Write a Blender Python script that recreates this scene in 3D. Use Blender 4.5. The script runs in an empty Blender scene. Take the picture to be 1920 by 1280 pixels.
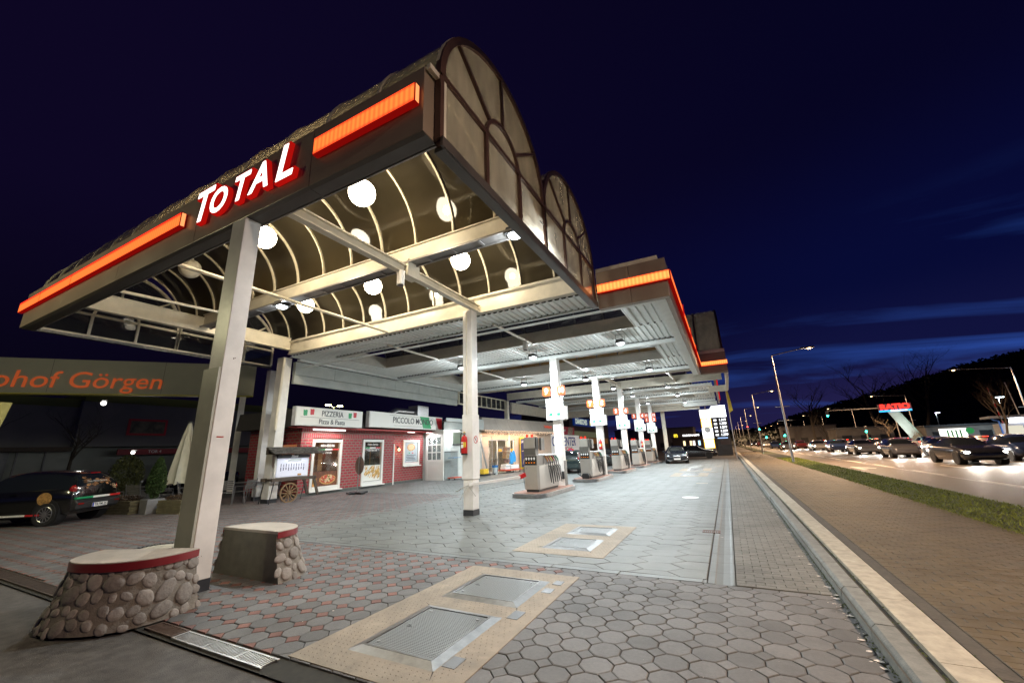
import bpy, math, random
from mathutils import Vector, Matrix
R = math.radians
random.seed(7)
D = bpy.data
scene = bpy.context.scene
COL = scene.collection

# ---------------------------------------------------------------- camera
YAW, PITCH, ROLL = -.473, .266, -.037
F_ = Vector((math.sin(YAW)*math.cos(PITCH), math.cos(YAW)*math.cos(PITCH), math.sin(PITCH)))
r0 = Vector((math.cos(YAW), -math.sin(YAW), 0)); u0 = r0.cross(F_)
R_ = math.cos(ROLL)*r0 + math.sin(ROLL)*u0
U_ = -math.sin(ROLL)*r0 + math.cos(ROLL)*u0
cam_d = D.cameras.new('camera'); cam = D.objects.new('camera', cam_d); COL.objects.link(cam)
cam_d.sensor_width = 36; cam_d.lens = 748/1920*36; cam_d.clip_start = .05; cam_d.clip_end = 3000
cam.matrix_world = Matrix(((R_.x, U_.x, -F_.x, 0), (R_.y, U_.y, -F_.y, 0), (R_.z, U_.z, -F_.z, 1.6), (0, 0, 0, 1)))
scene.camera = cam

# ---------------------------------------------------------------- sky (late dusk) and exposure
w = D.worlds.new('World'); scene.world = w; w.use_nodes = True
nt = w.node_tree; nt.nodes.clear(); N = nt.nodes.new; Lk = nt.links.new
out = N('ShaderNodeOutputWorld'); bg = N('ShaderNodeBackground')
tc = N('ShaderNodeTexCoord'); sp = N('ShaderNodeSeparateXYZ'); Lk(tc.outputs['Generated'], sp.inputs[0])
rp = N('ShaderNodeValToRGB'); rp.color_ramp.interpolation = 'EASE'
for i_, (pos, c) in enumerate(((0, (.020, .016, .075)), (.06, (.016, .0135, .068)), (.16, (.0055, .0065, .045)), (.30, (.0022, .0034, .034)), (.6, (.0020, .0016, .015)), (1, (.0022, .0014, .010)))):
    e = rp.color_ramp.elements[0] if i_ == 0 else rp.color_ramp.elements[-1] if i_ == 5 else rp.color_ramp.elements.new(pos)
    e.position = pos; e.color = (*c, 1)

Lk(sp.outputs['Z'], rp.inputs[0])
# clouds: long streaks drawn out along the horizon
dv = N('ShaderNodeVectorMath'); dv.operation = 'DIVIDE'; ad = N('ShaderNodeMath'); ad.operation = 'ADD'; ad.inputs[1].default_value = .12
Lk(sp.outputs['Z'], ad.inputs[0]); cmb = N('ShaderNodeCombineXYZ')
for i in range(3): Lk(ad.outputs[0], cmb.inputs[i])
Lk(tc.outputs['Generated'], dv.inputs[0]); Lk(cmb.outputs[0], dv.inputs[1])
mp = N('ShaderNodeMapping'); mp.inputs['Rotation'].default_value = (0, 0, R(28)); mp.inputs['Scale'].default_value = (.22, .95, 1); mp.inputs['Location'].default_value = (3.3, 1.9, 0)
Lk(dv.outputs[0], mp.inputs[0])
nz = N('ShaderNodeTexNoise'); nz.inputs['Scale'].default_value = 1.3; nz.inputs['Detail'].default_value = 7; nz.inputs['Roughness'].default_value = .55; nz.inputs['Distortion'].default_value = .5
Lk(mp.outputs[0], nz.inputs['Vector'])
cr = N('ShaderNodeValToRGB'); cr.color_ramp.elements[0].position = .50; cr.color_ramp.elements[1].position = .70
Lk(nz.outputs['Fac'], cr.inputs[0])
lowm = N('ShaderNodeMapRange'); lowm.inputs['From Min'].default_value = .42; lowm.inputs['From Max'].default_value = .08; lowm.inputs['To Min'].default_value = 0; lowm.inputs['To Max'].default_value = 1
Lk(sp.outputs['Z'], lowm.inputs[0])
# bluer towards the right-hand side of the street
side = N('ShaderNodeMapRange'); side.inputs['From Min'].default_value = -.6; side.inputs['From Max'].default_value = .55
Lk(sp.outputs['X'], side.inputs[0])
m1 = N('ShaderNodeMath'); m1.operation = 'MULTIPLY'; Lk(cr.outputs[0], m1.inputs[0]); Lk(lowm.outputs[0], m1.inputs[1])
m2 = N('ShaderNodeMath'); m2.operation = 'MULTIPLY'; Lk(m1.outputs[0], m2.inputs[0]); Lk(side.outputs[0], m2.inputs[1])
sc_ = N('ShaderNodeMix'); sc_.data_type = 'RGBA'; Lk(m2.outputs[0], sc_.inputs[0]); dk = N('ShaderNodeMix'); dk.data_type = 'RGBA'; sd2 = N('ShaderNodeMapRange'); sd2.inputs['From Min'].default_value = -.75; sd2.inputs['From Max'].default_value = .25; Lk(sp.outputs['X'], sd2.inputs[0])
Lk(sd2.outputs[0], dk.inputs[0]); hz_ = N('ShaderNodeMapRange'); hz_.inputs['From Min'].default_value = .02; hz_.inputs['From Max'].default_value = .45; hz_.inputs['To Min'].default_value = .15; Lk(sp.outputs['Z'], hz_.inputs[0]); lf2 = N('ShaderNodeMix'); lf2.data_type = 'RGBA'; Lk(hz_.outputs[0], lf2.inputs[0]); lf2.inputs[6].default_value = (.0012, .001, .002, 1); lf2.inputs[7].default_value = (.0040, .0022, .016, 1); Lk(lf2.outputs[2], dk.inputs[6]); Lk(rp.outputs[0], dk.inputs[7]); Lk(dk.outputs[2], sc_.inputs[6]); sc_.inputs[7].default_value = (.030, .095, .46, 1)
Lk(sc_.outputs[2], bg.inputs[0]); bg.inputs[1].default_value = 1.0; Lk(bg.outputs[0], out.inputs[0])
vs = scene.view_settings; vs.view_transform = 'Standard'; vs.look = 'None'; vs.exposure = 0; vs.gamma = 1
scene.render.engine = 'CYCLES'
cy = scene.cycles; cy.use_denoising = True; cy.max_bounces = 7; cy.diffuse_bounces = 3; cy.glossy_bounces = 3; cy.transmission_bounces = 4; cy.transparent_max_bounces = 12
cy.sample_clamp_indirect = 6; cy.caustics_reflective = False; cy.caustics_refractive = False; cy.use_light_tree = True; cy.sampling_pattern = 'TABULATED_SOBOL'

# ---------------------------------------------------------------- helpers
def tag(o, label=None, cat=None, group=None, kind=None):
    if label: o['label'] = label
    if cat: o['category'] = cat
    if group: o['group'] = group
    if kind: o['kind'] = kind
    return o
def thing(name, label, cat, loc=(0, 0, 0), rz=0, group=None, sx=1):
    o = D.objects.new(name, None); COL.objects.link(o); o.empty_display_size = .1
    o.location = loc; o.rotation_euler = (0, 0, rz); o.scale = (sx, 1, 1)
    return tag(o, label, cat, group)
def copy_tree(o, parent=None):
    c = o.copy(); COL.objects.link(c); c.parent = parent
    for ch in [q for q in D.objects if q.parent == o]: copy_tree(ch, c)
    return c
def dup(o, loc, rz=None, label=None):
    c = copy_tree(o); c.location = loc
    if rz is not None: c.rotation_euler[2] = rz
    if label: c['label'] = label
    return c
def perp(d):
    d = d.normalized(); a = Vector((0, 0, 1)) if abs(d.z) < .95 else Vector((1, 0, 0))
    u = d.cross(a).normalized(); return u, u.cross(d).normalized()
class MB:
    def __init__(s): s.v = []; s.f = []
    def add(s, vs_, fs):
        n = len(s.v); s.v += [tuple(p) for p in vs_]; s.f += [tuple(n+i for i in q) for q in fs]; return s
    def bb(s, x0, y0, z0, x1, y1, z1):
        x0, x1 = min(x0, x1), max(x0, x1); y0, y1 = min(y0, y1), max(y0, y1); z0, z1 = min(z0, z1), max(z0, z1)
        return s.add([(x0, y0, z0), (x1, y0, z0), (x1, y1, z0), (x0, y1, z0), (x0, y0, z1), (x1, y0, z1), (x1, y1, z1), (x0, y1, z1)],
              [(0, 3, 2, 1), (4, 5, 6, 7), (0, 1, 5, 4), (1, 2, 6, 5), (2, 3, 7, 6), (3, 0, 4, 7)])
    def box(s, c, d): return s.bb(c[0]-d[0]/2, c[1]-d[1]/2, c[2]-d[2]/2, c[0]+d[0]/2, c[1]+d[1]/2, c[2]+d[2]/2)
    def bar(s, p, q, w_, h_, up=None):
        p, q = Vector(p), Vector(q); d = q-p; u, v = perp(d)
        if up: v = Vector(up); u = d.cross(v).normalized(); v = u.cross(d).normalized()
        P_ = []
        for e in (p, q):
            for a, b in ((-1, -1), (1, -1), (1, 1), (-1, 1)): P_.append(e+u*a*w_/2+v*b*h_/2)
        return s.add(P_, [(0, 1, 2, 3), (7, 6, 5, 4), (0, 4, 5, 1), (1, 5, 6, 2), (2, 6, 7, 3), (3, 7, 4, 0)])
    def tube(s, pts, r, n=8, cap=True):
        pts = [Vector(p) for p in pts]; V_ = []; F2 = []
        pu = None
        for i, p in enumerate(pts):
            d = (pts[min(i+1, len(pts)-1)]-pts[max(i-1, 0)]).normalized()
            if pu is None: u, v = perp(d)
            else:
                u = (pu-d*pu.dot(d)).normalized(); v = u.cross(d)
            pu = u; rr = r[i] if isinstance(r, (list, tuple)) else r
            V_ += [p+(u*math.cos(2*math.pi*k/n)+v*math.sin(2*math.pi*k/n))*rr for k in range(n)]
        for i in range(len(pts)-1):
            for k in range(n): F2.append((i*n+k, i*n+(k+1) % n, (i+1)*n+(k+1) % n, (i+1)*n+k))
        if cap: F2 += [tuple(range(n)), tuple(range((len(pts)-1)*n, len(pts)*n))[::-1]]
        return s.add(V_, F2)
    def cyl(s, p, q, r0_, r1_=None, n=16): return s.tube([p, q], [r0_, r0_ if r1_ is None else r1_], n)
    def lathe(s, prof, n=24, c=(0, 0, 0)):
        V_ = []; F2 = []
        for (r, z) in prof:
            V_ += [(c[0]+r*math.cos(2*math.pi*k/n), c[1]+r*math.sin(2*math.pi*k/n), c[2]+z) for k in range(n)]
        for i in range(len(prof)-1):
            for k in range(n): F2.append((i*n+k, i*n+(k+1) % n, (i+1)*n+(k+1) % n, (i+1)*n+k))
        F2 += [tuple(range(n))[::-1], tuple(range((len(prof)-1)*n, len(prof)*n))]
        return s.add(V_, F2)
    def sphere(s, c, r, n=20, m=12, sc=(1, 1, 1)):
        return s.lathe([(max(1e-4, r*math.sin(math.pi*i/m))*1.0, -r*math.cos(math.pi*i/m)*sc[2]) for i in range(m+1)], n, c)
    def prism(s, poly, a, b, axis='z'):
        n = len(poly)
        f = {'z': lambda p, t: (p[0], p[1], t), 'y': lambda p, t: (p[0], t, p[1]), 'x': lambda p, t: (t, p[0], p[1])}[axis]
        return s.add([f(p, a) for p in poly]+[f(p, b) for p in poly], [tuple(range(n))[::-1], tuple(range(n, 2*n))]+[(i, (i+1) % n, n+(i+1) % n, n+i) for i in range(n)])
    def build(s, name, m, parent=None, smooth=False, bevel=0, world=False, ang=40):
        me = D.meshes.new(name)
        vs_ = s.v
        if world and parent is not None:
            l = parent.matrix_basis.inverted(); vs_ = [tuple(l @ Vector(p)) for p in vs_]
        me.from_pydata(vs_, [], s.f); me.validate(); me.update()
        import bmesh
        b = bmesh.new(); b.from_mesh(me); bmesh.ops.recalc_face_normals(b, faces=b.faces); b.to_mesh(me); b.free()
        o = D.objects.new(name, me); COL.objects.link(o)
        if m: me.materials.append(m)
        if parent: o.parent = parent
        if smooth:
            me.polygons.foreach_set('use_smooth', [True]*len(me.polygons))
            me.set_sharp_from_angle(angle=R(ang))
        if bevel:
            md = o.modifiers.new('bevel', 'BEVEL'); md.width = bevel; md.segments = 2; md.limit_method = 'ANGLE'; md.angle_limit = R(50)
        return o
def struct(name, mb, m, **k): return tag(mb.build(name, m, **k), kind='structure')
def text(name, s, size, m, parent, loc, rot=(math.pi/2, 0, 0), ext=.004, align='CENTER', shear=0, off=0, sx=1, space=1):
    c = D.curves.new(name, 'FONT'); c.body = s; c.size = size; c.extrude = ext; c.align_x = align; c.align_y = 'CENTER'; c.shear = shear; c.offset = off; c.space_character = space; c.resolution_u = 4
    t = D.objects.new(name, c); COL.objects.link(t)
    me = D.meshes.new_from_object(t.evaluated_get(bpy.context.evaluated_depsgraph_get())); D.objects.remove(t); D.curves.remove(c)
    me.name = name; me.materials.clear(); me.materials.append(m)
    M4 = Matrix.Translation(loc) @ (Matrix.Rotation(rot[2], 4, 'Z') @ Matrix.Rotation(rot[1], 4, 'Y') @ Matrix.Rotation(rot[0], 4, 'X')) @ Matrix.Diagonal((sx, 1, 1, 1))
    me.transform(M4)
    o = D.objects.new(name, me); COL.objects.link(o)
    if parent: o.parent = parent
    return o

# ---------------------------------------------------------------- materials
def M(name, col, rough=.55, *a, stain=0, **k):
    m = M_(name, col, rough, *a, **k)
    if stain:
        t = m.node_tree; n = t.nodes; l = t.links.new; b = n['Principled BSDF']; src = b.inputs['Base Color'].links[0].from_socket
        g = n.new('ShaderNodeNewGeometry'); q = n.new('ShaderNodeTexNoise'); q.inputs['Scale'].default_value = .9; q.inputs['Detail'].default_value = 8; q.inputs['Roughness'].default_value = .7; q.inputs['Distortion'].default_value = .6; l(g.outputs['Position'], q.inputs['Vector'])
        r = n.new('ShaderNodeValToRGB'); e = r.color_ramp.elements; e[0].position = .36; e[0].color = (1-stain, 1-stain, 1-stain, 1); e[1].position = .56; e[1].color = (1, 1, 1, 1); l(q.outputs['Fac'], r.inputs[0])
        v = n.new('ShaderNodeTexVoronoi'); v.inputs['Scale'].default_value = 1.1; v.inputs['Randomness'].default_value = 1; l(g.outputs['Position'], v.inputs['Vector'])
        r2 = n.new('ShaderNodeValToRGB'); e = r2.color_ramp.elements; e[0].position = .03; e[0].color = (.45, .45, .45, 1); e[1].position = .075; e[1].color = (1, 1, 1, 1); l(v.outputs['Distance'], r2.inputs[0])
        x1_ = n.new('ShaderNodeMix'); x1_.data_type = 'RGBA'; x1_.blend_type = 'MULTIPLY'; x1_.inputs[0].default_value = 1; l(src, x1_.inputs[6]); l(r.outputs[0], x1_.inputs[7])
        x2_ = n.new('ShaderNodeMix'); x2_.data_type = 'RGBA'; x2_.blend_type = 'MULTIPLY'; x2_.inputs[0].default_value = 1; l(x1_.outputs[2], x2_.inputs[6]); l(r2.outputs[0], x2_.inputs[7]); l(x2_.outputs[2], b.inputs['Base Color'])
    return m
def M_(name, col, rough=.55, metal=0., nscale=0, namt=.25, bump=0, bscale=None, emis=None, estr=0, spec=.5, island=0, col2=None, coat=0, detail=5, alpha=None):
    m = D.materials.new(name); m.use_nodes = True; t = m.node_tree; n = t.nodes; b = n['Principled BSDF']; l = t.links.new
    b.inputs['Roughness'].default_value = rough; b.inputs['Metallic'].default_value = metal; b.inputs['Specular IOR Level'].default_value = spec
    b.inputs['Base Color'].default_value = (*col, 1)
    if coat: b.inputs['Coat Weight'].default_value = coat; b.inputs['Coat Roughness'].default_value = .03
    m.cycles.emission_sampling = 'NONE'
    if emis: b.inputs['Emission Color'].default_value = (*emis, 1); b.inputs['Emission Strength'].default_value = estr
    src = None
    if nscale:
        g = n.new('ShaderNodeNewGeometry')
        q = n.new('ShaderNodeTexNoise'); q.inputs['Scale'].default_value = nscale; q.inputs['Detail'].default_value = detail; q.inputs['Roughness'].default_value = .62
        l(g.outputs['Position'], q.inputs['Vector'])
        mr = n.new('ShaderNodeMapRange'); mr.inputs['From Min'].default_value = .3; mr.inputs['From Max'].default_value = .7
        l(q.outputs['Fac'], mr.inputs[0])
        mx = n.new('ShaderNodeMix'); mx.data_type = 'RGBA'; l(mr.outputs[0], mx.inputs[0])
        c2 = col2 or tuple(c*(1-namt) for c in col)
        mx.inputs[6].default_value = (*c2, 1); mx.inputs[7].default_value = (*(tuple(min(1, c*(1+namt*.6)) for c in col) if not col2 else col), 1)
        src = mx.outputs[2]
        rr = n.new('ShaderNodeMapRange'); rr.inputs['To Min'].default_value = max(.02, rough-.12); rr.inputs['To Max'].default_value = min(1, rough+.1); l(q.outputs['Fac'], rr.inputs[0]); l(rr.outputs[0], b.inputs['Roughness'])
    if island:
        g2 = n.new('ShaderNodeNewGeometry'); hs = n.new('ShaderNodeHueSaturation'); mr2 = n.new('ShaderNodeMapRange'); mr2.inputs['To Min'].default_value = 1-island; mr2.inputs['To Max'].default_value = 1+island
        l(g2.outputs['Random Per Island'], mr2.inputs[0]); l(mr2.outputs[0], hs.inputs['Value'])
        if src: l(src, hs.inputs['Color'])
        else: hs.inputs['Color'].default_value = (*col, 1)
        src = hs.outputs[0]
    if src: l(src, b.inputs['Base Color'])
    if bump:
        g = n.new('ShaderNodeNewGeometry'); q = n.new('ShaderNodeTexNoise'); q.inputs['Scale'].default_value = bscale or 60; q.inputs['Detail'].default_value = 4
        l(g.outputs['Position'], q.inputs['Vector']); bn = n.new('ShaderNodeBump'); bn.inputs['Strength'].default_value = bump; bn.inputs['Distance'].default_value = .01
        l(q.outputs['Fac'], bn.inputs['Height']); l(bn.outputs[0], b.inputs['Normal'])
    return m
def E(name, col, s, samp=False):
    m = D.materials.new(name); m.cycles.emission_sampling = 'AUTO' if samp else 'NONE'; m.use_nodes = True; t = m.node_tree; t.nodes.clear(); o = t.nodes.new('ShaderNodeOutputMaterial'); e = t.nodes.new('ShaderNodeEmission')
    e.inputs[0].default_value = (*col, 1); e.inputs[1].default_value = s; t.links.new(e.outputs[0], o.inputs[0]); return m
def milk(name, col, s):
    """milk glass round a bulb: glows a little and lets the bulb's light through"""
    m = E(name, col, s); t = m.node_tree; o = [n for n in t.nodes if n.type == 'OUTPUT_MATERIAL'][0]; e = [n for n in t.nodes if n.type == 'EMISSION'][0]
    a = t.nodes.new('ShaderNodeAddShader'); tr = t.nodes.new('ShaderNodeBsdfTransparent'); t.links.new(e.outputs[0], a.inputs[0]); t.links.new(tr.outputs[0], a.inputs[1]); t.links.new(a.outputs[0], o.inputs[0]); return m
def glass(name, tint, clear, dirt, gloss=.04, transl=.5, rough=.04, streak=True, var=False):
    """sheet glass or acrylic: a share passes straight through, a share is a scattering film of dirt, the rest reflects"""
    m = D.materials.new(name); m.use_nodes = True; t = m.node_tree; n = t.nodes; n.clear(); l = t.links.new
    o = n.new('ShaderNodeOutputMaterial'); tr = n.new('ShaderNodeBsdfTransparent'); tr.inputs[0].default_value = (*tint, 1)
    df = n.new('ShaderNodeBsdfDiffuse'); df.inputs[0].default_value = (*dirt, 1); tl = n.new('ShaderNodeBsdfTranslucent'); tl.inputs[0].default_value = (*dirt, 1)
    gl = n.new('ShaderNodeBsdfGlossy'); gl.inputs[1].default_value = rough; gl.inputs[0].default_value = (.9, .9, .9, 1)
    a = n.new('ShaderNodeMixShader'); a.inputs[0].default_value = transl; l(df.outputs[0], a.inputs[1]); l(tl.outputs[0], a.inputs[2])
    b = n.new('ShaderNodeMixShader'); b.inputs[0].default_value = clear; l(a.outputs[0], b.inputs[1]); l(tr.outputs[0], b.inputs[2])
    if var:
        g = n.new('ShaderNodeNewGeometry'); q = n.new('ShaderNodeTexNoise'); q.inputs['Scale'].default_value = .8; q.inputs['Detail'].default_value = 4; l(g.outputs['Position'], q.inputs['Vector']); mv = n.new('ShaderNodeMix'); mv.data_type = 'RGBA'; l(q.outputs['Fac'], mv.inputs[0]); mv.inputs[6].default_value = (*[c*.55 for c in dirt], 1); mv.inputs[7].default_value = (*[c*1.35 for c in dirt], 1); l(mv.outputs[2], df.inputs[0]); l(mv.outputs[2], tl.inputs[0])
    if streak:
        g = n.new('ShaderNodeNewGeometry'); mp_ = n.new('ShaderNodeMapping'); mp_.inputs['Scale'].default_value = (3, 3, .8); q = n.new('ShaderNodeTexNoise'); q.inputs['Scale'].default_value = 1.2; q.inputs['Detail'].default_value = 6
        l(g.outputs['Position'], mp_.inputs[0]); l(mp_.outputs[0], q.inputs['Vector'])
        mr = n.new('ShaderNodeMapRange'); mr.inputs['To Min'].default_value = max(0, clear-.12); mr.inputs['To Max'].default_value = min(1, clear+.12); mr.inputs['From Min'].default_value = .3; mr.inputs['From Max'].default_value = .7; l(q.outputs['Fac'], mr.inputs[0]); l(mr.outputs[0], b.inputs[0])
        bn = n.new('ShaderNodeBump'); bn.inputs['Strength'].default_value = .04; bn.inputs['Distance'].default_value = .05; q2 = n.new('ShaderNodeTexNoise'); q2.inputs['Scale'].default_value = 1.3; q2.inputs['Detail'].default_value = 1
        l(g.outputs['Position'], q2.inputs['Vector']); l(q2.outputs['Fac'], bn.inputs['Height']); l(bn.outputs[0], gl.inputs['Normal'])
    fr = n.new('ShaderNodeFresnel'); gb_ = n.new('ShaderNodeNewGeometry'); im = n.new('ShaderNodeMath'); im.operation = 'MULTIPLY_ADD'; im.inputs[1].default_value = -.78; im.inputs[2].default_value = 1.45; l(gb_.outputs['Backfacing'], im.inputs[0]); l(im.outputs[0], fr.inputs[0]); ad_ = n.new('ShaderNodeMath'); ad_.operation = 'ADD'; ad_.inputs[1].default_value = gloss; l(fr.outputs[0], ad_.inputs[0])
    c = n.new('ShaderNodeMixShader'); l(ad_.outputs[0], c.inputs[0]); l(b.outputs[0], c.inputs[1]); l(gl.outputs[0], c.inputs[2]); l(c.outputs[0], o.inputs[0])
    return m
def area(name, loc, size, power, col, parent=None, rot=(0, 0, 0), spread=160, size_y=None):
    d = D.lights.new(name, 'AREA'); d.size = size; d.energy = power; d.color = col; d.spread = R(spread)
    if size_y: d.shape = 'RECTANGLE'; d.size_y = size_y
    o = D.objects.new(name, d); COL.objects.link(o); o.location = loc; o.rotation_euler = rot; o.parent = parent; return o
def point(name, loc, r, power, col, parent=None):
    d = D.lights.new(name, 'POINT'); d.shadow_soft_size = r; d.energy = power; d.color = col
    o = D.objects.new(name, d); COL.objects.link(o); o.location = loc; o.parent = parent; return o

WARM = (1, .80, .50); COOL = (.86, .96, 1.0); SODIUM = (1, .64, .36)
white_paint = M('white_paint', (.80, .765, .72), .38, nscale=2.5, namt=.13, bump=.05, bscale=8)
cream_paint = M('cream_paint', (.74, .68, .56), .4, nscale=3, namt=.14, bump=.04, bscale=9)
rib_paint = M('rib_paint', (.76, .68, .52), .35, nscale=6, namt=.15)
bronze = M('bronze_panel', (.31, .245, .19), .36, .1, nscale=1.2, namt=.12)
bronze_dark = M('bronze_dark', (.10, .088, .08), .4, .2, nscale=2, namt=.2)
brown_frame = M('brown_frame', (.11, .058, .042), .42, .2, nscale=5, namt=.25)
lip_grey = M('lip_grey', (.30, .28, .27), .4, .3, nscale=3, namt=.15)
steel = M('steel', (.30, .30, .30), .40, .8, nscale=7, namt=.25, bump=.04, bscale=30)
steel_dark = M('steel_dark', (.10, .10, .105), .42, .6, nscale=9, namt=.3)
black_rubber = M('black_rubber', (.012, .012, .013), .45)
black_plastic = M('black_plastic', (.02, .02, .022), .35)
soffit_white = M('soffit_white', (.82, .84, .81), .42, nscale=4, namt=.08)
kicker = M('kicker_grey', (.035, .038, .045), .5, nscale=8, namt=.25)
# ================================================================ GROUND
ground_m = M('ground_soil', (.03, .03, .028), .9, nscale=.6, namt=.4)
asphalt = M('asphalt', (.088, .080, .076), .78, nscale=9, namt=.45, bump=.6, bscale=140)
asphalt_road = M('asphalt_road', (.085, .064, .047), .62, nscale=1.3, namt=.25, bump=.3, bscale=120)
joint = M('joint_dirt', (.030, .028, .022), .95, nscale=14, namt=.5)
oct_m = M('paver_octagon', (.118, .117, .118), .68, stain=.30, nscale=34, namt=.22, bump=.35, bscale=170, island=.22)
red_m = M('paver_red', (.19, .085, .068), .75, stain=.3, nscale=40, namt=.25, bump=.3, bscale=170, island=.2)
hex_m = M('paver_hexagon', (.138, .147, .142), .58, stain=.25, nscale=3.5, namt=.22, bump=.18, bscale=150, island=.08)
strip_m = M('paver_strip', (.14, .137, .124), .72, stain=.3, nscale=30, namt=.25, bump=.35, bscale=170, island=.14)
walk_m = M('paver_walk', (.078, .057, .030), .66, stain=.35, nscale=2.2, namt=.3, bump=.25, bscale=130, island=.07)
kerb_m = M('kerb_stone', (.16, .165, .155), .8, nscale=11, namt=.3, bump=.5, bscale=70, island=.1)
pale_m = M('pale_concrete', (.34, .31, .25), .8, nscale=9, namt=.3, bump=.4, bscale=60, island=.08)
slab_m = M('slab_concrete', (.27, .225, .17), .7, stain=.3, nscale=7, namt=.2, bump=.25, bscale=120)
gutter_m = M('gutter_concrete', (.125, .137, .137), .55, stain=.25, nscale=6, namt=.2, island=.1)
moss_m = M('moss', (.07, .085, .02), .95, nscale=25, namt=.5)
grass_m = M('grass_blade', (.16, .19, .022), .75, nscale=2.5, namt=.45, island=.35)
mark_m = M('road_paint', (.62, .58, .50), .6, nscale=18, namt=.25)
litter_m = M('litter', (.55, .50, .46), .8, nscale=30, namt=.3)

struct('ground', MB().add([(-900, -300, -.06), (900, -300, -.06), (900, 1500, -.06), (-900, 1500, -.06)], [(0, 1, 2, 3)]), ground_m)
struct('asphalt_yard', MB().add([(-60, -40, -.03), (.8, -40, -.03), (.8, 2.33, -.03), (-60, 2.33, -.03)], [(0, 1, 2, 3)]).add([(-80, 2.33, -.034), (-20, 2.33, -.034), (-20, 60, -.034), (-80, 60, -.034)], [(0, 1, 2, 3)]).add([(-60, 48, -.034), (3.8, 48, -.034), (3.8, 150, -.034), (-60, 150, -.034)], [(0, 1, 2, 3)]), asphalt)
struct('joint_bed', MB().add([(-20.5, 2.33, -.014), (.8, 2.33, -.014), (.8, 48, -.014), (-20.5, 48, -.014)], [(0, 1, 2, 3)]).add([(1.39, -20, .106), (3.72, -20, .106), (3.72, 70, .106), (1.39, 70, .106)], [(0, 1, 2, 3)]), joint)

HOLES = []      # slabs, manholes and grates the paving leaves free: (x0, y0, x1, y1)
def free(x, y, e=.17):
    return not any(a+e < x < c-e and b+e < y < d-e for a, b, c, d in HOLES)
def clip(poly, x0, y0, x1, y1):
    for ax, lim, sg in ((0, x0, 1), (0, x1, -1), (1, y0, 1), (1, y1, -1)):
        out_ = []
        for k in range(len(poly)):
            a, b = poly[k-1], poly[k]; da, db = sg*(a[ax]-lim), sg*(b[ax]-lim)
            if (da >= 0) != (db >= 0):
                t = da/(da-db); out_.append((a[0]+(b[0]-a[0])*t, a[1]+(b[1]-a[1])*t))
            if db >= 0: out_.append(b)
        poly = out_
        if len(poly) < 3: return []
    return poly
def paver(mb, poly, gap=.004, bev=.007, z0=0., lim=None):
    if lim: poly = clip(poly, *lim)
    if len(poly) < 3 or abs(sum(poly[k-1][0]*poly[k][1]-poly[k][0]*poly[k-1][1] for k in range(len(poly))))/2 < .0009: return
    """one paving stone: flat top, rounded shoulder, sides down into the joint"""
    cx = sum(p[0] for p in poly)/len(poly); cy_ = sum(p[1] for p in poly)/len(poly); n = len(poly)
    rad = sum(math.hypot(p[0]-cx, p[1]-cy_) for p in poly)/n
    dz = z0+random.uniform(-.0016, .0012); tx, ty = random.uniform(-.006, .006), random.uniform(-.006, .006)
    def ring(ins, z):
        k = 1-ins/rad*1.25
        return [(cx+(x-cx)*k, cy_+(y-cy_)*k, z+dz+(x-cx)*tx+(y-cy_)*ty) for x, y in poly]
    V_ = ring(gap+bev, 0)+ring(gap, -.005)+ring(gap, -.02)
    mb.add(V_, [tuple(range(n))]+[(i+a*n, (i+1) % n+a*n, (i+1) % n+(a+1)*n, i+(a+1)*n) for a in (0, 1) for i in range(n)])
HOLES += [(-3.58, 2.55, -1.90, 5.50), (-3.46, 6.38, -1.88, 9.02), (-2.98, 23.0, -1.12, 25.9), (-2.98, 27.6, -1.12, 30.4),
          (-10.72, 3.8, -9.72, 5.0), (-6.0, 2.33, -3.4, 2.58), (-12, 2.33, -5.4, 2.62), (-1.55, 13.9, -1.0, 14.45), (-.68, 8.78, -.36, 9.08)]
# octagons with small square stones between them
oc, rd, og = MB(), MB(), MB()
p = .255; c_ = .078
def octs(x0, x1, y0, y1, edge=lambda x, y: True):
    LM = (x0, y0, x1, y1)
    nx, ny = int((x1-x0)/p), int((y1-y0)/p)
    for i in range(-1, nx+2):
        for j in range(-1, ny+2):
            x, y = x0+(i+.5)*p, y0+(j+.5)*p
            if not edge(x, y): continue
            h = p/2
            if free(x, y): paver(oc, [(x+a, y+b) for a, b in ((-h+c_, -h), (h-c_, -h), (h, -h+c_), (h, h-c_), (h-c_, h), (-h+c_, h), (-h, h-c_), (-h, -h+c_))], lim=LM)
            X, Y = x+h, y+h
            if free(X, Y):
                tgt = rd if (X < -3.2 and (X < -3.6 or Y > 4.9) or (Y > 5.0 and X < -2.2)) else og
                paver(tgt, [(X-c_, Y), (X, Y-c_), (X+c_, Y), (X, Y+c_)], gap=.003, bev=.004, lim=LM)
octs(-9.18, 1.02, 2.56, 5.76); octs(-20.4, -9.18, 2.62, 14.0)
struct('octagon_paving', oc, oct_m); struct('red_square_paving', rd, red_m); struct('square_paving', og, oct_m)
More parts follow.
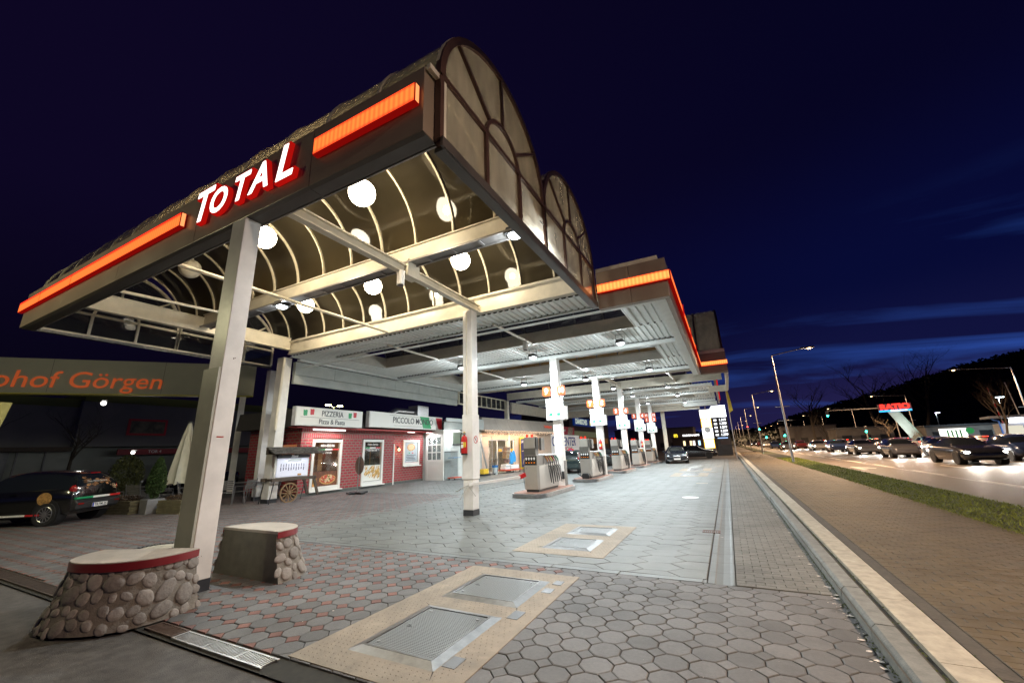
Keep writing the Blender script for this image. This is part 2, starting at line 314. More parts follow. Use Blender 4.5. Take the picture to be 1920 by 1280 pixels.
# edging band and the large hexagons under the canopy
eb = MB()
x = -9.18
while x < -.5:
    L = random.uniform(.9, 1.02)
    paver(eb, [(x, 5.77), (min(x+L, -.47), 5.77), (min(x+L, -.47), 5.90), (x, 5.90)], gap=.002, bev=.004); x += L
hx = MB(); pw, ph, fl = .49, .385, .30
i = -1
while -9.3+i*pw < -.3:
    x = -.62-i*pw
    j = -2
    while True:
        y = 6.1+j*ph+(ph/2 if i % 2 else 0); j += 1
        if y > 47: break
        if not free(x, y, .37): continue
        a, b = fl/2, pw-fl/2
        poly = [(x-a, y-ph/2), (x+a, y-ph/2), (x+b, y), (x+a, y+ph/2), (x-a, y+ph/2), (x-b, y)]
        paver(hx, poly, gap=.004, bev=.005, lim=(-9.6, 5.91, -.475, 47))
    i += 1
for k in range(24):   # hexagons go on to the left of the pumps, clear of the octagon field
    for j in range(96):
        x = -.62-(k+18)*pw; y = 6.1+j*ph+(ph/2 if k % 2 else 0)
        if x > -20 and y > 13.9+0*x or (x > -9.6 and y > 6) : 
            if i <= k+18 and free(x, y, .37): paver(hx, [(x-fl/2, y-ph/2), (x+fl/2, y-ph/2), (x+pw-fl/2, y), (x+fl/2, y+ph/2), (x-fl/2, y+ph/2), (x-pw+fl/2, y)], gap=.004, bev=.005)
struct('hexagon_paving', hx, hex_m); struct('edging_stones', eb, gutter_m)
# drainage channel of dished stones
gt = MB(); y = 5.77
while y < 47:
    L = .5
    gt.add([(x, yy, z) for yy in (y+.002, y+L-.003) for x, z in ((-.46, 0), (-.385, 0), (-.375, -.005), (-.30, -.010), (-.22, -.005), (-.19, .002), (-.17, .002))],
           [(k, k+1, k+8, k+7) for k in range(6)])
    y += L
struct('drainage_channel', gt, gutter_m)
sb = MB(); i = 0; y = 5.8
while y < 48:
    for k in range(-1, 6):
        x = -.16+k*.2+(.1 if i % 2 else 0); a, b = max(x, -.16), min(x+.2, .79)
        if b-a > .04: paver(sb, [(a, y), (b, y), (b+(.0), y+.1), (a, y+.1)], gap=.002, bev=.004)
    y += .1; i += 1
struct('block_paving', sb, strip_m)
# kerb stones, pale strip, sidewalk
kb = MB(); y = -8.3
while y < 75:
    x = .81+random.uniform(-.008, .008); L = 1.0
    kb.add([(x+dx, yy, z) for yy in (y+.008, y+L-.008) for dx, z in ((-.01, -.05), (0, .075+0), (.012, .10), (.035, .122), (.16, .122), (.165, -.05))],
           [(k, k+1, k+7, k+6) for k in range(5)]+[(0, 1, 2, 3, 4, 5), (11, 10, 9, 8, 7, 6)])
    y += L
struct('kerb', kb, kerb_m)
ps = MB(); y = -8
while y < 75:
    L = random.choice((.9, 1.0, 1.3)); ps.bb(1.035, y+.003, .04, 1.27, y+L-.003, .127+random.uniform(-.002, .002)); y += L
struct('pale_strip', ps, pale_m)
eg = MB(); y = -8
while y < 75: eg.bb(1.29, y+.003, .04, 1.40, y+.997, .117); y += 1
eg.add([(.8, -30, .085), (1.42, -30, .085), (1.42, 75, .085), (.8, 75, .085)], [(0, 1, 2, 3)])
struct('sidewalk_edging', eg, M('edging_dark', (.06, .052, .042), .85, nscale=12, namt=.4, bump=.4))
wk = MB(); y = -1.; i = 0
while y < 70:
    s_ = .2 if y < 26 else .4
    for k in range(0, int(2.32/s_)+1):
        a = 1.41+k*s_+(s_/2 if i % 2 else 0)-s_/2; b = a+s_; a = max(a, 1.41); b = min(b, 3.72)
        if b-a > .03: paver(wk, [(a, y), (b, y), (b, y+s_/2), (a, y+s_/2)], gap=.0022, bev=.004, z0=.118)
    y += s_/2; i += 1
struct('sidewalk', wk, walk_m)
# moss and grit in the kerb line
mo = MB()
for k in range(2600):
    y = 2+28*random.random()**1.6; side_ = random.random()
    if side_ < .6: x = .80-abs(random.gauss(0, .025)); z = -.004
    elif side_ < .85: x = 1.0+random.gauss(0, .016); z = .112
    else: x = 1.28+random.gauss(0, .01); z = .112
    r = random.uniform(.003, .012); a = random.random()*6.3
    mo.add([(x+r*math.cos(a+t), y+r*1.6*math.sin(a+t), z+(.006 if t == 2.1 else 0)) for t in (0, 2.1, 4.2)]+[(x, y, z+r*.9)], [(0, 1, 3), (1, 2, 3), (2, 0, 3)])
tag(mo.build('moss', moss_m), kind='stuff')
lt = MB()
for k in range(420):
    q = random.random()
    if q < .45: y = 2.5+14*random.random()**1.5; x = .77-abs(random.gauss(0, .05))
    else: x = random.uniform(-14, .7); y = random.uniform(2.8, 16)
    r = random.choice((.004, .006, .008, .014)); a = random.random()*6.3; n = 6
    if q > .97 or (q < .1): r = .03
    lt.add([(x+r*random.uniform(.5, 1.3)*math.cos(a+t*6.283/n), y+r*random.uniform(.4, 1)*math.sin(a+t*6.283/n), .0045+random.uniform(0, .003)) for t in range(n)], [tuple(range(n))])
tag(lt.build('litter', litter_m), kind='stuff')
# road, verge
rd_ = MB().add([(5.3, -60, -.02), (26, -60, -.02), (26, 900, -.02), (5.3, 900, -.02)], [(0, 1, 2, 3)])
struct('road', rd_, asphalt_road)
struct('road_kerb', MB().bb(5.18, -30, -.05, 5.3, 300, .10), kerb_m)
vg = MB(); Nn = 60
vg.add([(3.72, -30, .10), (5.18, -30, .10), (5.18, 300, .10), (3.72, 300, .10)], [(0, 1, 2, 3)])
struct('verge', vg, M('verge_soil', (.035, .042, .014), .95, nscale=6, namt=.5))
gr = MB()
for k in range(38000):
    y = 4.5+40*random.random()**1.7; x = random.uniform(3.66, 5.22); x = x if random.random() < .9 else 3.68+random.gauss(0, .06)
    h = random.uniform(.015, .045)*(1 if random.random() < .94 else 1.7); a = random.random()*6.283; wd = random.uniform(.004, .009)*(1+y*.03); lx, ly = random.gauss(0, .025), random.gauss(0, .025)
    gr.add([(x-wd*math.cos(a), y-wd*math.sin(a), .1), (x+wd*math.cos(a), y+wd*math.sin(a), .1), (x+lx, y+ly, .1+h)], [(0, 1, 2)])
tag(gr.build('grass', grass_m), kind='stuff')
mk = MB()
def dash(x, y0, y1, w_=.13, z=-.016): mk.add([(x-w_/2, y0, z), (x+w_/2, y0, z), (x+w_/2, y1, z), (x-w_/2, y1, z)], [(0, 1, 2, 3)])
for k in range(16): dash(7.75, 5.6+k*6.0, 5.6+k*6.0+3.4, .16)
mk.add([(7.55, 18, -.0165), (7.6, 18, -.0165), (7.6, 120, -.0165), (7.55, 120, -.0165)], [(0, 1, 2, 3)])
for k in range(14): dash(10.1, 9+k*9, 9+k*9+4, .13)
for k in range(14): dash(16.8, 9+k*9, 9+k*9+4, .13)
dash(13.4, 0, 300, .13); dash(13.75, 0, 300, .13); dash(25.6, 0, 300, .15)
mk.add([(5.25, 13.6, -.0155), (5.7, 13.6, -.0155), (5.7, 14.2, -.0155), (5.25, 14.2, -.0155)], [(0, 1, 2, 3)])
# turn arrow in the near lane
mk.add([(6.05, 27.6, -.0155), (6.25, 27.6, -.0155), (6.25, 30.6, -.0155), (6.05, 30.6, -.0155)], [(0, 1, 2, 3)]).add([(6.25, 29.4, -.0155), (6.75, 28.6, -.0155), (6.9, 29.0, -.0155), (6.25, 30.2, -.0155)], [(0, 1, 2, 3)])
struct('road_markings', mk, mark_m)
struct('far_sidewalk', MB().bb(26, -60, -.05, 30, 600, .08), walk_m)
struct('far_verge', MB().add([(30, -60, -.02), (120, -60, -.02), (120, 600, -.02), (30, 600, -.02)], [(0, 1, 2, 3)]), M('far_ground', (.04, .04, .035), .9, nscale=.5, namt=.3))
# dark wooded hill on the right
hl = MB(); prof = [(-900, 4), (-260, 5), (-60, 7), (15, 8.5), (35, 16), (58, 22.5), (80, 29.5), (99, 36), (122, 41), (180, 52), (300, 74), (600, 95)]
def ridge(x):
    for (a, za), (b, zb) in zip(prof, prof[1:]):
        if a <= x <= b: return za+(zb-za)*(x-a)/(b-a)
    return prof[-1][1]
NX = 130; rows = 7
V_ = []
for j in range(rows):
    for i in range(NX):
        x = -500+i*8.2; t = j/(rows-1); V_.append((x, 225+60*t, -1+(ridge(x*250/(225+60*t))*.97)*math.sin(t*math.pi/2)+random.uniform(-.6, .6)*(j > 0)))
hl.add(V_, [(j*NX+i, j*NX+i+1, (j+1)*NX+i+1, (j+1)*NX+i) for j in range(rows-1) for i in range(NX-1)])
struct('hill', hl, M('hill_soil', (.012, .014, .010), 1., nscale=.2, namt=.4))
wd = MB()
for k in range(26000):
    x = random.uniform(-60, 230)*1.0; t = random.random()**.6; y = 225+60*t
    z = -1+ridge(x*250/y)*.97*math.sin(t*math.pi/2)+random.uniform(0, 2.3)*(.6+.4*math.sin(x*.35+y))
    s_ = random.uniform(.25, .8); a = random.random()*6.3; b = random.uniform(-.9, .9)
    u, v = Vector((math.cos(a), math.sin(a), 0))*s_, Vector((-math.sin(a)*math.sin(b), math.cos(a)*math.sin(b), math.cos(b)))*s_
    c = Vector((x, y, z)); wd.add([c-u-v*.6, c+u-v*.3, c+v+u*.2, c-u*.7+v*.5], [(0, 1, 2, 3)])
tag(wd.build('wood', M('wood_foliage', (.012, .014, .010), .95, island=.3)), kind='stuff')
# ================================================================ CANOPIES
acrylic = glass('smoked_acrylic', (.50, .44, .34), .0, (.15, .122, .074), .0, .8, streak=False, var=True)
acrylic_dark = glass('dark_acrylic', (.35, .34, .33), .5, (.08, .085, .08), .0, .4)
acrylic_pale = glass('pale_acrylic', (.62, .58, .5), .42, (.44, .38, .30), .0, .62)
def ell(yc, r, zs, h, a): return (yc+r*math.cos(a), zs+h*math.sin(a))
def arch_curve(y0, y1, zs, h, n=20, da=0, a0=0, a1=math.pi):
    yc, r = (y0+y1)/2, (y1-y0)/2
    return [ell(yc, r+da, zs, h+da, a1+(a0-a1)*i/n) for i in range(n+1)]
def vault(par, x0, x1, y0, y1, zs, h, nb, mg=acrylic, mr=rib_paint, purlin=(60, 90, 120), rw=.05):
    g = MB(); n = 24
    for k in range(nb):
        a, b = x0+(x1-x0)*k/nb, x0+(x1-x0)*(k+1)/nb; cv = arch_curve(y0, y1, zs, h, n)
        V_ = [(x, y, z) for x in (a+.02, b-.02) for y, z in cv]
        g.add(V_, [(i, i+1, i+n+2, i+n+1) for i in range(n)])
    g.build('vault_glazing', mg, par, smooth=True, world=True)
    for k in range(nb+1):
        x = x0+(x1-x0)*k/nb; r = MB(); wd = rw
        ci, co = arch_curve(y0, y1, zs, h, n, -.05), arch_curve(y0, y1, zs, h, n, .022)
        V_ = []
        for (yi, zi), (yo, zo) in zip(ci, co): V_ += [(x-wd/2, yi, zi), (x+wd/2, yi, zi), (x+wd/2, yo, zo), (x-wd/2, yo, zo)]
        r.add(V_, [(4*i+j, 4*i+(j+1) % 4, 4*i+4+(j+1) % 4, 4*i+4+j) for i in range(n) for j in range(4)]+[(0, 1, 2, 3), (4*n, 4*n+1, 4*n+2, 4*n+3)])
        r.build('rib', mr, par, smooth=True, world=True)
def gable(par, x, y0, y1, zb, zt, h, npan, m, mg, depth=.09, w_=.075, half=True, spokes=(38, 90, 142), rail=True, wm=None):
    """glazed end wall: band of panes below, fan light above"""
    fr = MB(); xa, xb = x-depth/2, x+depth/2
    def seg(p, q, wd=w_):
        fr.bar((x, p[0], p[1]), (x, q[0], q[1]), depth, wd, up=(0, q[1]-p[1], -(q[0]-p[0])) if True else None)
    if rail:
        seg((y0, zb+w_/2), (y1, zb+w_/2)); 
        for i in range(npan+1): seg((y0+(y1-y0)*i/npan, zb+w_), (y0+(y1-y0)*i/npan, zt))
    seg((y0, zt+w_/2), (y1, zt+w_/2), w_)
    def ring(yc, r, hh, t0, t1, n=22):
        V_ = []
        for i in range(n+1):
            a = math.pi*i/n
            for rr, xx in ((t0, xa), (t1, xa), (t1, xb), (t0, xb)): V_.append((xx, yc+(r+rr)*math.cos(a), zt+.04+(hh+rr)*math.sin(a)))
        fr.add(V_, [(4*i+j, 4*i+(j+1) % 4, 4*i+4+(j+1) % 4, 4*i+4+j) for i in range(n) for j in range(4)])
    yc, r = (y0+y1)/2, (y1-y0)/2
    ring(yc, r, h, -.06, .045); ring(yc, .55, .50, -.035, .035)
    for s in spokes:
        a = R(s); seg((yc+.57*math.cos(a), zt+.04+.53*math.sin(a)), (yc+(r-.03)*math.cos(a), zt+.04+(h-.03)*math.sin(a)), .055)
    fr.build('gable_frame', m, par, world=True)
    g = MB(); n = 24
    g.add([(x, yc+r*math.cos(math.pi*i/n)*.98, zt+.04+h*math.sin(math.pi*i/n)*.98) for i in range(n+1)], [tuple(range(n+1))])
    g.build('fan_light', mg, par, world=True)
    if rail:
        for i in range(npan):
            MB().add([(x, y0+(y1-y0)*(i+(0 if k in (0, 3) else 1))/npan+(.03 if k in (0, 3) else -.03), zb+.06 if k < 2 else zt) for k in range(4)], [(0, 1, 2, 3)]).build('pane', mg, par, world=True)

XL, XR, Y0, YM, Y1 = -16.95, -2.62, 3.30, 6.73, 10.18
A = thing('vaulted_canopy', 'front filling station canopy with two glazed vaults and white lit letters on its fascia', 'canopy', (-6.3, 6.5, 0))
# fascia: metal panels with fine joints, dark underside and grey lip
xs = [XL, -14.1, -11.0, -7.9, -4.78, -2.68]
for a, b in zip(xs, xs[1:]):
    MB().add([(a+.004, 3.09, 5.37), (b-.004, 3.09, 5.37), (b-.004, 3.09, 6.36), (a+.004, 3.09, 6.36),
              (a+.004, 3.34, 5.37), (b-.004, 3.34, 5.37), (b-.004, 3.34, 6.36), (a+.004, 3.34, 6.36)],
             [(0, 1, 2, 3), (7, 6, 5, 4), (0, 3, 7, 4), (1, 5, 6, 2), (3, 2, 6, 7), (0, 4, 5, 1)]).build('fascia_panel', bronze, A, world=True, bevel=.006)
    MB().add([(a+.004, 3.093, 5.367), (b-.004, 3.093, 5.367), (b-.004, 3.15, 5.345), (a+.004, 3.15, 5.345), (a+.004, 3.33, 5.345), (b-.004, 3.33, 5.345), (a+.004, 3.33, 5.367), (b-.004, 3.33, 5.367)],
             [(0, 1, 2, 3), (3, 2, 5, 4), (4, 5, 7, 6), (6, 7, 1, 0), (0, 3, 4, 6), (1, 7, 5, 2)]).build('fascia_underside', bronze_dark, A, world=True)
MB().bb(XL, 3.345, 5.34, -2.68, 3.375, 5.46).build('soffit_lip', lip_grey, A, world=True, bevel=.004)
MB().bb(XL, 3.345, 6.15, -2.68, 3.42, 6.42).build('gutter', cream_paint, A, world=True, bevel=.004)
MB().bb(-2.675, 3.36, 5.34, -2.60, 3.44, 6.44).bb(-2.66, 3.10, 6.30, -2.60, 3.34, 6.38).build('corner_post', cream_paint, A, world=True)
# light strips: ribbed acrylic boxes
def strip_mat(name, axis, cell, core, edge, s, zc, zh):
    m = D.materials.new(name); m.use_nodes = True; t = m.node_tree; n = t.nodes; n.clear(); l = t.links.new
    o = n.new('ShaderNodeOutputMaterial'); e = n.new('ShaderNodeEmission'); g = n.new('ShaderNodeNewGeometry'); s3 = n.new('ShaderNodeSeparateXYZ'); l(g.outputs['Position'], s3.inputs[0])
    a = n.new('ShaderNodeMath'); a.operation = 'MULTIPLY'; a.inputs[1].default_value = 2*math.pi/cell; l(s3.outputs[axis], a.inputs[0])
    b = n.new('ShaderNodeMath'); b.operation = 'SINE'; l(a.outputs[0], b.inputs[0])
    zz = n.new('ShaderNodeMath'); zz.operation = 'SUBTRACT'; zz.inputs[1].default_value = zc; l(s3.outputs['Z'], zz.inputs[0])
    ab = n.new('ShaderNodeMath'); ab.operation = 'ABSOLUTE'; l(zz.outputs[0], ab.inputs[0])
    mr = n.new('ShaderNodeMapRange'); mr.inputs['From Min'].default_value = zh; mr.inputs['From Max'].default_value = zh*.5; l(ab.outputs[0], mr.inputs[0])
    m3 = n.new('ShaderNodeMath'); m3.operation = 'MULTIPLY_ADD'; m3.inputs[1].default_value = .20; m3.inputs[2].default_value = .80; l(b.outputs[0], m3.inputs[0])
    m4 = n.new('ShaderNodeMath'); m4.operation = 'MULTIPLY'; l(m3.outputs[0], m4.inputs[0]); l(mr.outputs[0], m4.inputs[1])
    mx = n.new('ShaderNodeMix'); mx.data_type = 'RGBA'; l(m4.outputs[0], mx.inputs[0]); mx.inputs[6].default_value = (*edge, 1); mx.inputs[7].default_value = (*core, 1)
    l(mx.outputs[2], e.inputs[0]); e.inputs[1].default_value = s; l(e.outputs[0], o.inputs[0]); return m
strip_front = strip_mat('strip_front', 'X', .085, (1, .20, .035), (1, .02, .010), 1.6, 5.90, .15)
strip_hot = strip_mat('strip_hot', 'X', .10, (1, .36, .08), (1, .04, .01), 1.9, 5.85, .135)
strip_side = strip_mat('strip_side', 'Y', .10, (1, .22, .05), (1, .03, .012), 1.6, 5.85, .135)
strip_red = E('strip_red', (1, .018, .010), .55, True)
strip_dim = E('strip_dim', (1, .012, .008), .20, True)
def strip(par, x0, x1, y, zc, zh, m, d=.10, thick=.02):
    s_ = MB().bb(x0, y-d, zc-zh, x1, y-.012, zc+zh).build('light_strip', strip_dim, par, world=True, bevel=.008)
    f = MB().add([(x0+.012, y-d-.003, zc-zh+.012), (x1-.012, y-d-.003, zc-zh+.012), (x1-.012, y-d-.003, zc+zh-.012), (x0+.012, y-d-.003, zc+zh-.012)], [(0, 1, 2, 3)]).build('diffuser', m, s_); f.location = (-par.location[0], -par.location[1], -par.location[2])
    e_ = MB().bb(x1, y-d+.01, zc-zh+.015, x1+.004, y-.03, zc+zh-.015).build('end_cap', E('strip_end', (1, .30, .10), 1.6), s_); e_.location = f.location
strip(A, -4.62, -2.74, 3.09, 5.90, .145, strip_hot if 0 else strip_front)
xx = [-17.0, -15.4, -13.35, -8.28]
for a, b in zip(xx, xx[1:]): strip(A, a, b-.012, 3.09, 5.93, .145, strip_front)
# raised channel letters with a red halo can
halo = E('letter_can', (1, .012, .008), .42, True); face_w = E('letter_face', (1, .93, .86), 2.6, True)
for ch, x, z, s, sh in (('T', -7.62, 5.93, .86, .18), ('O', -7.09, 5.88, .64, .12), ('T', -6.47, 5.89, .67, .18), ('A', -5.92, 5.89, .69, .18), ('L', -5.30, 5.91, .86, .18)):
    l_ = text('letter', ch, s, halo, A, (x+6.3, 3.045-6.5, z), ext=.036, shear=sh, off=.040, sx=1.02)
    text('letter_face', ch, s, face_w, l_, (x+6.3, 3.004-6.5, z), ext=.004, shear=sh, off=.012, sx=1.02)
# vaults, ribs, gables
NB = 13
vault(A, XL+.02, XR-.02, Y0, YM, 6.42, 1.62, NB); vault(A, XL+.02, XR-.02, YM, Y1, 6.42, 1.62, NB)
for y0, y1 in ((Y0+.02, YM-.01), (YM+.01, Y1)):
    gable(A, XR, y0, y1, 5.30, 6.36, 1.60, 3, brown_frame, acrylic_pale)
    gable(A, XL, y0, y1, 5.42, 6.10, 1.60, 3, cream_paint, acrylic_dark)
MB().bb(XR-.10, 3.36, 5.25, XR+.055, Y1+.03, 5.315).bb(XR+.035, 3.3, 5.26, XR+.075, Y1+.03, 5.40).build('bottom_rail', bronze_dark, A, world=True)
MB().bb(XL-.06, 3.36, 5.36, XL+.08, Y1, 5.43).build('bottom_rail', steel_dark, A, world=True)
# beams (flanged), gutter beam, tie rods
def ibeam(par, p, q, w_, h_, m=cream_paint, name='beam', fl=.03, wb=.05):
    """p and q lie on the middle of the underside"""
    p, q = Vector(p), Vector(q); up = Vector((0, 0, 1)); b = MB()
    for z0, z1, ww in ((0, fl, w_), (fl, h_-fl, wb), (h_-fl, h_, w_)):
        b.bar(p+up*(z0+z1)/2, q+up*(z0+z1)/2, ww, z1-z0, up=(0, 0, 1))
    return b.build(name, m, par, world=True)
ibeam(A, (-15.2, 9.86, 5.66), (XR-.12, 9.86, 5.66), .20, .46, wb=.14)
MB().cyl((-15.2, 9.74, 6.16), (XR-.12, 9.74, 6.16), .05).build('rail', cream_paint, A, world=True, smooth=True)
ibeam(A, (-15.15, 3.4, 5.82), (-15.15, 9.76, 5.82), .18, .5, wb=.12)
gb = MB(); gb.bb(-15.0, 6.58, 6.04, XR-.06, 6.90, 6.09).bb(-15.0, 6.58, 6.09, XR-.06, 6.62, 6.36).bb(-15.0, 6.86, 6.09, XR-.06, 6.90, 6.36)
gb.bb(-15.0, 6.54, 6.36, XR-.06, 6.94, 6.39); gb.build('valley_gutter', cream_paint, A, world=True)
ld = MB()
for y in (6.50, 6.80): ld.bb(-15.0, y-.02, 5.93, XR-.2, y+.02, 5.97)
for k in range(18): ld.bb(-14.9+k*.72, 6.52, 5.94, -14.84+k*.72, 6.78, 5.96)
ld.bb(-15, 6.5, 5.975, XR-.2, 6.8, 5.98)
ld.build('cable_ladder', lip_grey, A, world=True)
ibeam(A, (-6.1, 3.42, 5.66), (-6.1, 9.74, 5.66), .16, .22, wb=.03)
for x in (-9.75,): MB().cyl((x, 3.42, 5.66), (x, 9.7, 5.66), .045, n=10).build('tie_rod', cream_paint, A, world=True, smooth=True)
MB().cyl((-12.8, 3.42, 5.75), (-12.8, 6.6, 5.9), .04, n=10).build('tie_rod', cream_paint, A, world=True, smooth=True)
MB().bb(-6.22, 6.5, 5.62, -5.98, 6.9, 6.04).build('bracket', cream_paint, A, world=True)
def column(par, x, y, sx, sy, z1, m=white_paint, kick=.14):
    c = MB().bb(x-sx/2, y-sy/2, kick, x+sx/2, y+sy/2, z1).build('column', m, par, world=True, bevel=.008)
    k = MB().bb(x-sx/2-.004, y-sy/2-.004, 0, x+sx/2+.004, y+sy/2+.004, kick).build('base_shoe', kicker, c); k.location = -Vector(par.location)
    return c
c1 = column(A, -6.43, 3.19, .36, .25, 5.34)
k = MB().bb(-6.66, 3.03, .6, -6.26, 3.07, 2.9).bb(-6.66, 3.03, .14, -6.26, 3.064, .6).build('cover_plate', M('cover_plate', (.47, .46, .38), .42, nscale=3, namt=.12), c1); k.location = -Vector(A.location)
k = MB().add([(-6.2465, 3.13, 1.92), (-6.2465, 3.22, 1.92), (-6.2465, 3.22, 1.936), (-6.2465, 3.13, 1.936)], [(0, 1, 2, 3)]).build('red_sticker', M('red_sticker', (.4, .03, .02), .5), c1); k.location = -Vector(A.location)
sc = MB()
for (y, z, r) in ((3.14, .42, .006), (3.17, .425, .005), (3.2, 3.05, .012), (3.22, 3.06, .008)): sc.bb(-6.2475, y-r/2, z-r, -6.2468, y+r/2, z+r)
k = sc.build('rust_spots', M('rust', (.09, .035, .02), .9), c1); k.location = -Vector(A.location)
c2 = column(A, -6.26, 9.52, .30, .30, 5.66)
k = MB().bb(-6.43, 9.35, .9, -6.09, 9.69, 2.6).build('cover_plate', white_paint, c2, bevel=.01); k.location = -Vector(A.location)
k = MB().cyl((-6.26, 9.34, 2.6), (-6.26, 9.34, 5.6), .02, n=8).build('downpipe', cream_paint, c2); k.location = -Vector(A.location)
c3 = column(A, -15.9, 10.12, .42, .36, 5.66)
k = MB().tube([(-15.55, 9.9, 5.6), (-15.6, 9.9, 5.3), (-15.62, 9.88, 3.0), (-15.62, 9.88, 2.7)], .055).build('downpipe', cream_paint, c3, smooth=True); k.location = -Vector(A.location)
column(A, -17.5, 10.6, .26, .26, 5.4)

# ---- flat canopy behind it, over the pumps
B = thing('flat_canopy', 'flat filling station canopy with corrugated white ceiling, skylights and a red lit edge strip', 'canopy', (-6.3, 16, 0))
def wp(mb, name, m, par=B, **k): return mb.build(name, m, par, world=True, **k)
wp(MB().bb(-2.60, 10.45, 5.29, -1.70, 10.62, 6.38), 'fascia_panel', bronze, bevel=.005)
wp(MB().bb(-1.69, 10.45, 5.29, -.74, 10.62, 6.38), 'fascia_panel', bronze, bevel=.005)
y = 10.65
while y < 24.2: wp(MB().bb(-.86, y+.004, 5.29, -.74, min(y+3.1, 24.2)-.004, 6.36), 'fascia_panel', bronze, bevel=.005); y += 3.1
wp(MB().bb(-2.6, 10.47, 6.381, -.92, 10.75, 6.50), 'parapet_cap', cream_paint)
strip(B, -2.58, -.66, 10.45, 5.85, .135, strip_hot)
s_ = wp(MB().bb(-.728, 10.36, 5.715, -.64, 24.2, 5.985), 'light_strip', strip_dim, bevel=.008)
f = MB().add([(-.636, 10.37, 5.73), (-.636, 24.18, 5.73), (-.636, 24.18, 5.97), (-.636, 10.37, 5.97)], [(0, 1, 2, 3)]).build('diffuser', strip_side, s_); f.location = -Vector(B.location)
for k in range(1, 4): f = MB().bb(-.64, 10.45+3.1*k, 5.6, -.60, 10.47+3.1*k, 6.0).build('strip_joint', strip_red, s_); f.location = -Vector(B.location)
wp(MB().bb(-15.5, 10.625, 5.285, -.87, 10.78, 5.31).bb(-1.12, 10.78, 5.285, -.865, 24.2, 5.31), 'soffit_trim', soffit_white, bevel=.004)
def corr(x0, x1, y0, y1, z, pitch=.2, par=B, name='corrugated_ceiling'):
    mb = MB(); n = int((x1-x0)/pitch); t = (x1-x0)/n; P_ = []
    for i in range(n): P_ += [(x0+t*i, z), (x0+t*i+t*.62, z), (x0+t*i+t*.72, z+.045), (x0+t*i+t*.90, z+.045)]
    P_.append((x1, z)); k = len(P_)
    mb.add([(x, yy, zz) for yy in (y0, y1) for x, zz in P_], [(i, i+1, i+1+k, i+k) for i in range(k-1)])
    # open flutes at the sheet ends: their shade is made of black boxes
    return mb.build(name, soffit_white, par, world=True)
CZ = 5.62
def skylight(x0, x1, y0, y1, par=B, nb=10, mg=acrylic_dark, h=.7, mcurb=None):
    k = MB(); t = .05; z0, z1 = CZ-.03, 6.05
    k.bb(x0, y0, z0, x1, y0+t, z1).bb(x0, y1-t, z0, x1, y1, z1).bb(x0, y0+t, z0, x0+t, y1-t, z1).bb(x1-t, y0+t, z0, x1, y1-t, z1)
    s_ = k.build('skylight_curb', mcurb or lip_cream, par, world=True)
    vault(par, x0+t, x1-t, y0+t, y1-t, z1, h, nb, mg, steel_dark, rw=.04)
lip_cream = M('curb_paint', (.50, .47, .41), .45, nscale=3, namt=.12)
def bay(y0, y1, s0, s1, xl, xr, xs0, xs1, par=B, mg=acrylic_dark):
    """one bay of sheet ceiling between two beams with a skylight hole in it"""
    corr(xl, xr, y0, s0, CZ, par=par) if s0-y0 > .05 else None
    corr(xl, xr, s1, y1, CZ, par=par)
    corr(xl, xs0, s0, s1, CZ, par=par); corr(xs1, xr, s0, s1, CZ, par=par)
    MB().bb(xs0-.02, s0-.02, CZ-.02, xs1+.12, s0, CZ+.0).bb(xs1+.001, s0, CZ-.022, xs1+.13, s1, CZ-.002).build('skylight_trim', soffit_white, par, world=True)
    skylight(xs0, xs1, s0, s1, par, 11, mg)
acrylic_amber_reflection = glass('amber_reflection_acrylic', (.8, .6, .3), .3, (.42, .25, .09), .03, .45)  # amber reflection in the second skylight, put into the acrylic colour
corr(-15.4, -2.7, 9.98, 10.64, CZ)
bay(10.64, 16.15, 11.05, 13.85, -15.4, -1.08, -13.9, -2.2)
bay(16.4, 22.6, 17.05, 20.0, -15.4, -1.08, -13.9, -2.05, mg=acrylic_amber_reflection)
for y in (16.27, 22.72): ibeam(B, (-15.4, y, 5.44), (-1.1, y, 5.44), .22, .15, soffit_white, fl=.02, wb=.1)
slots = MB()
for y in (16.11, 22.56):
    for i in range(71): slots.bb(-15.3+i*.2+.02, y-.012, 5.612, -15.3+i*.2+.145, y+.012, 5.66)
for y in (11.03, 17.03):
    for i in range(59): slots.bb(-13.9+i*.2+.02-.0, y-.012, 5.612, -13.9+i*.2+.145, y+.012, 5.66)
tag(wp(slots, 'flute_opening_shade', black_plastic), kind='stuff')  # black boxes stand in for the darkness inside the open flutes
wp(MB().bb(-13.9, 11.05, 5.56, -2.1, 11.10, 5.63).bb(-13.9, 17.05, 5.56, -2.0, 17.10, 5.63), 'skylight_angle', soffit_white)
for x in (-6.2, -10.8):
    for y in (11.3, 17.6): wp(MB().cyl((x, y-.5, 5.6), (x, y+2.6, 5.6), .045, n=8), 'tie_rod', cream_paint)
parapet_m = M('parapet_paint', (.42, .44, .41), .5, nscale=2, namt=.15)
# left edge parapet, seen from inside
for k in range(6):
    y = 10.4+k*1.95
    wp(MB().bb(-15.75, y+.005, 4.98, -15.55, y+1.945, 5.52), 'parapet_panel', parapet_m, bevel=.006)
wp(MB().bb(-15.72, 10.4, 4.60, -15.58, 22.1, 4.97), 'parapet_skirt', parapet_m, bevel=.006)
wp(MB().bb(-15.5, 10.4, 5.53, -15.3, 22.1, 5.60), 'roof_edge', soffit_white)
for y in (16.3, 22.72): column(B, -6.27, y, .34, .34, 5.44)

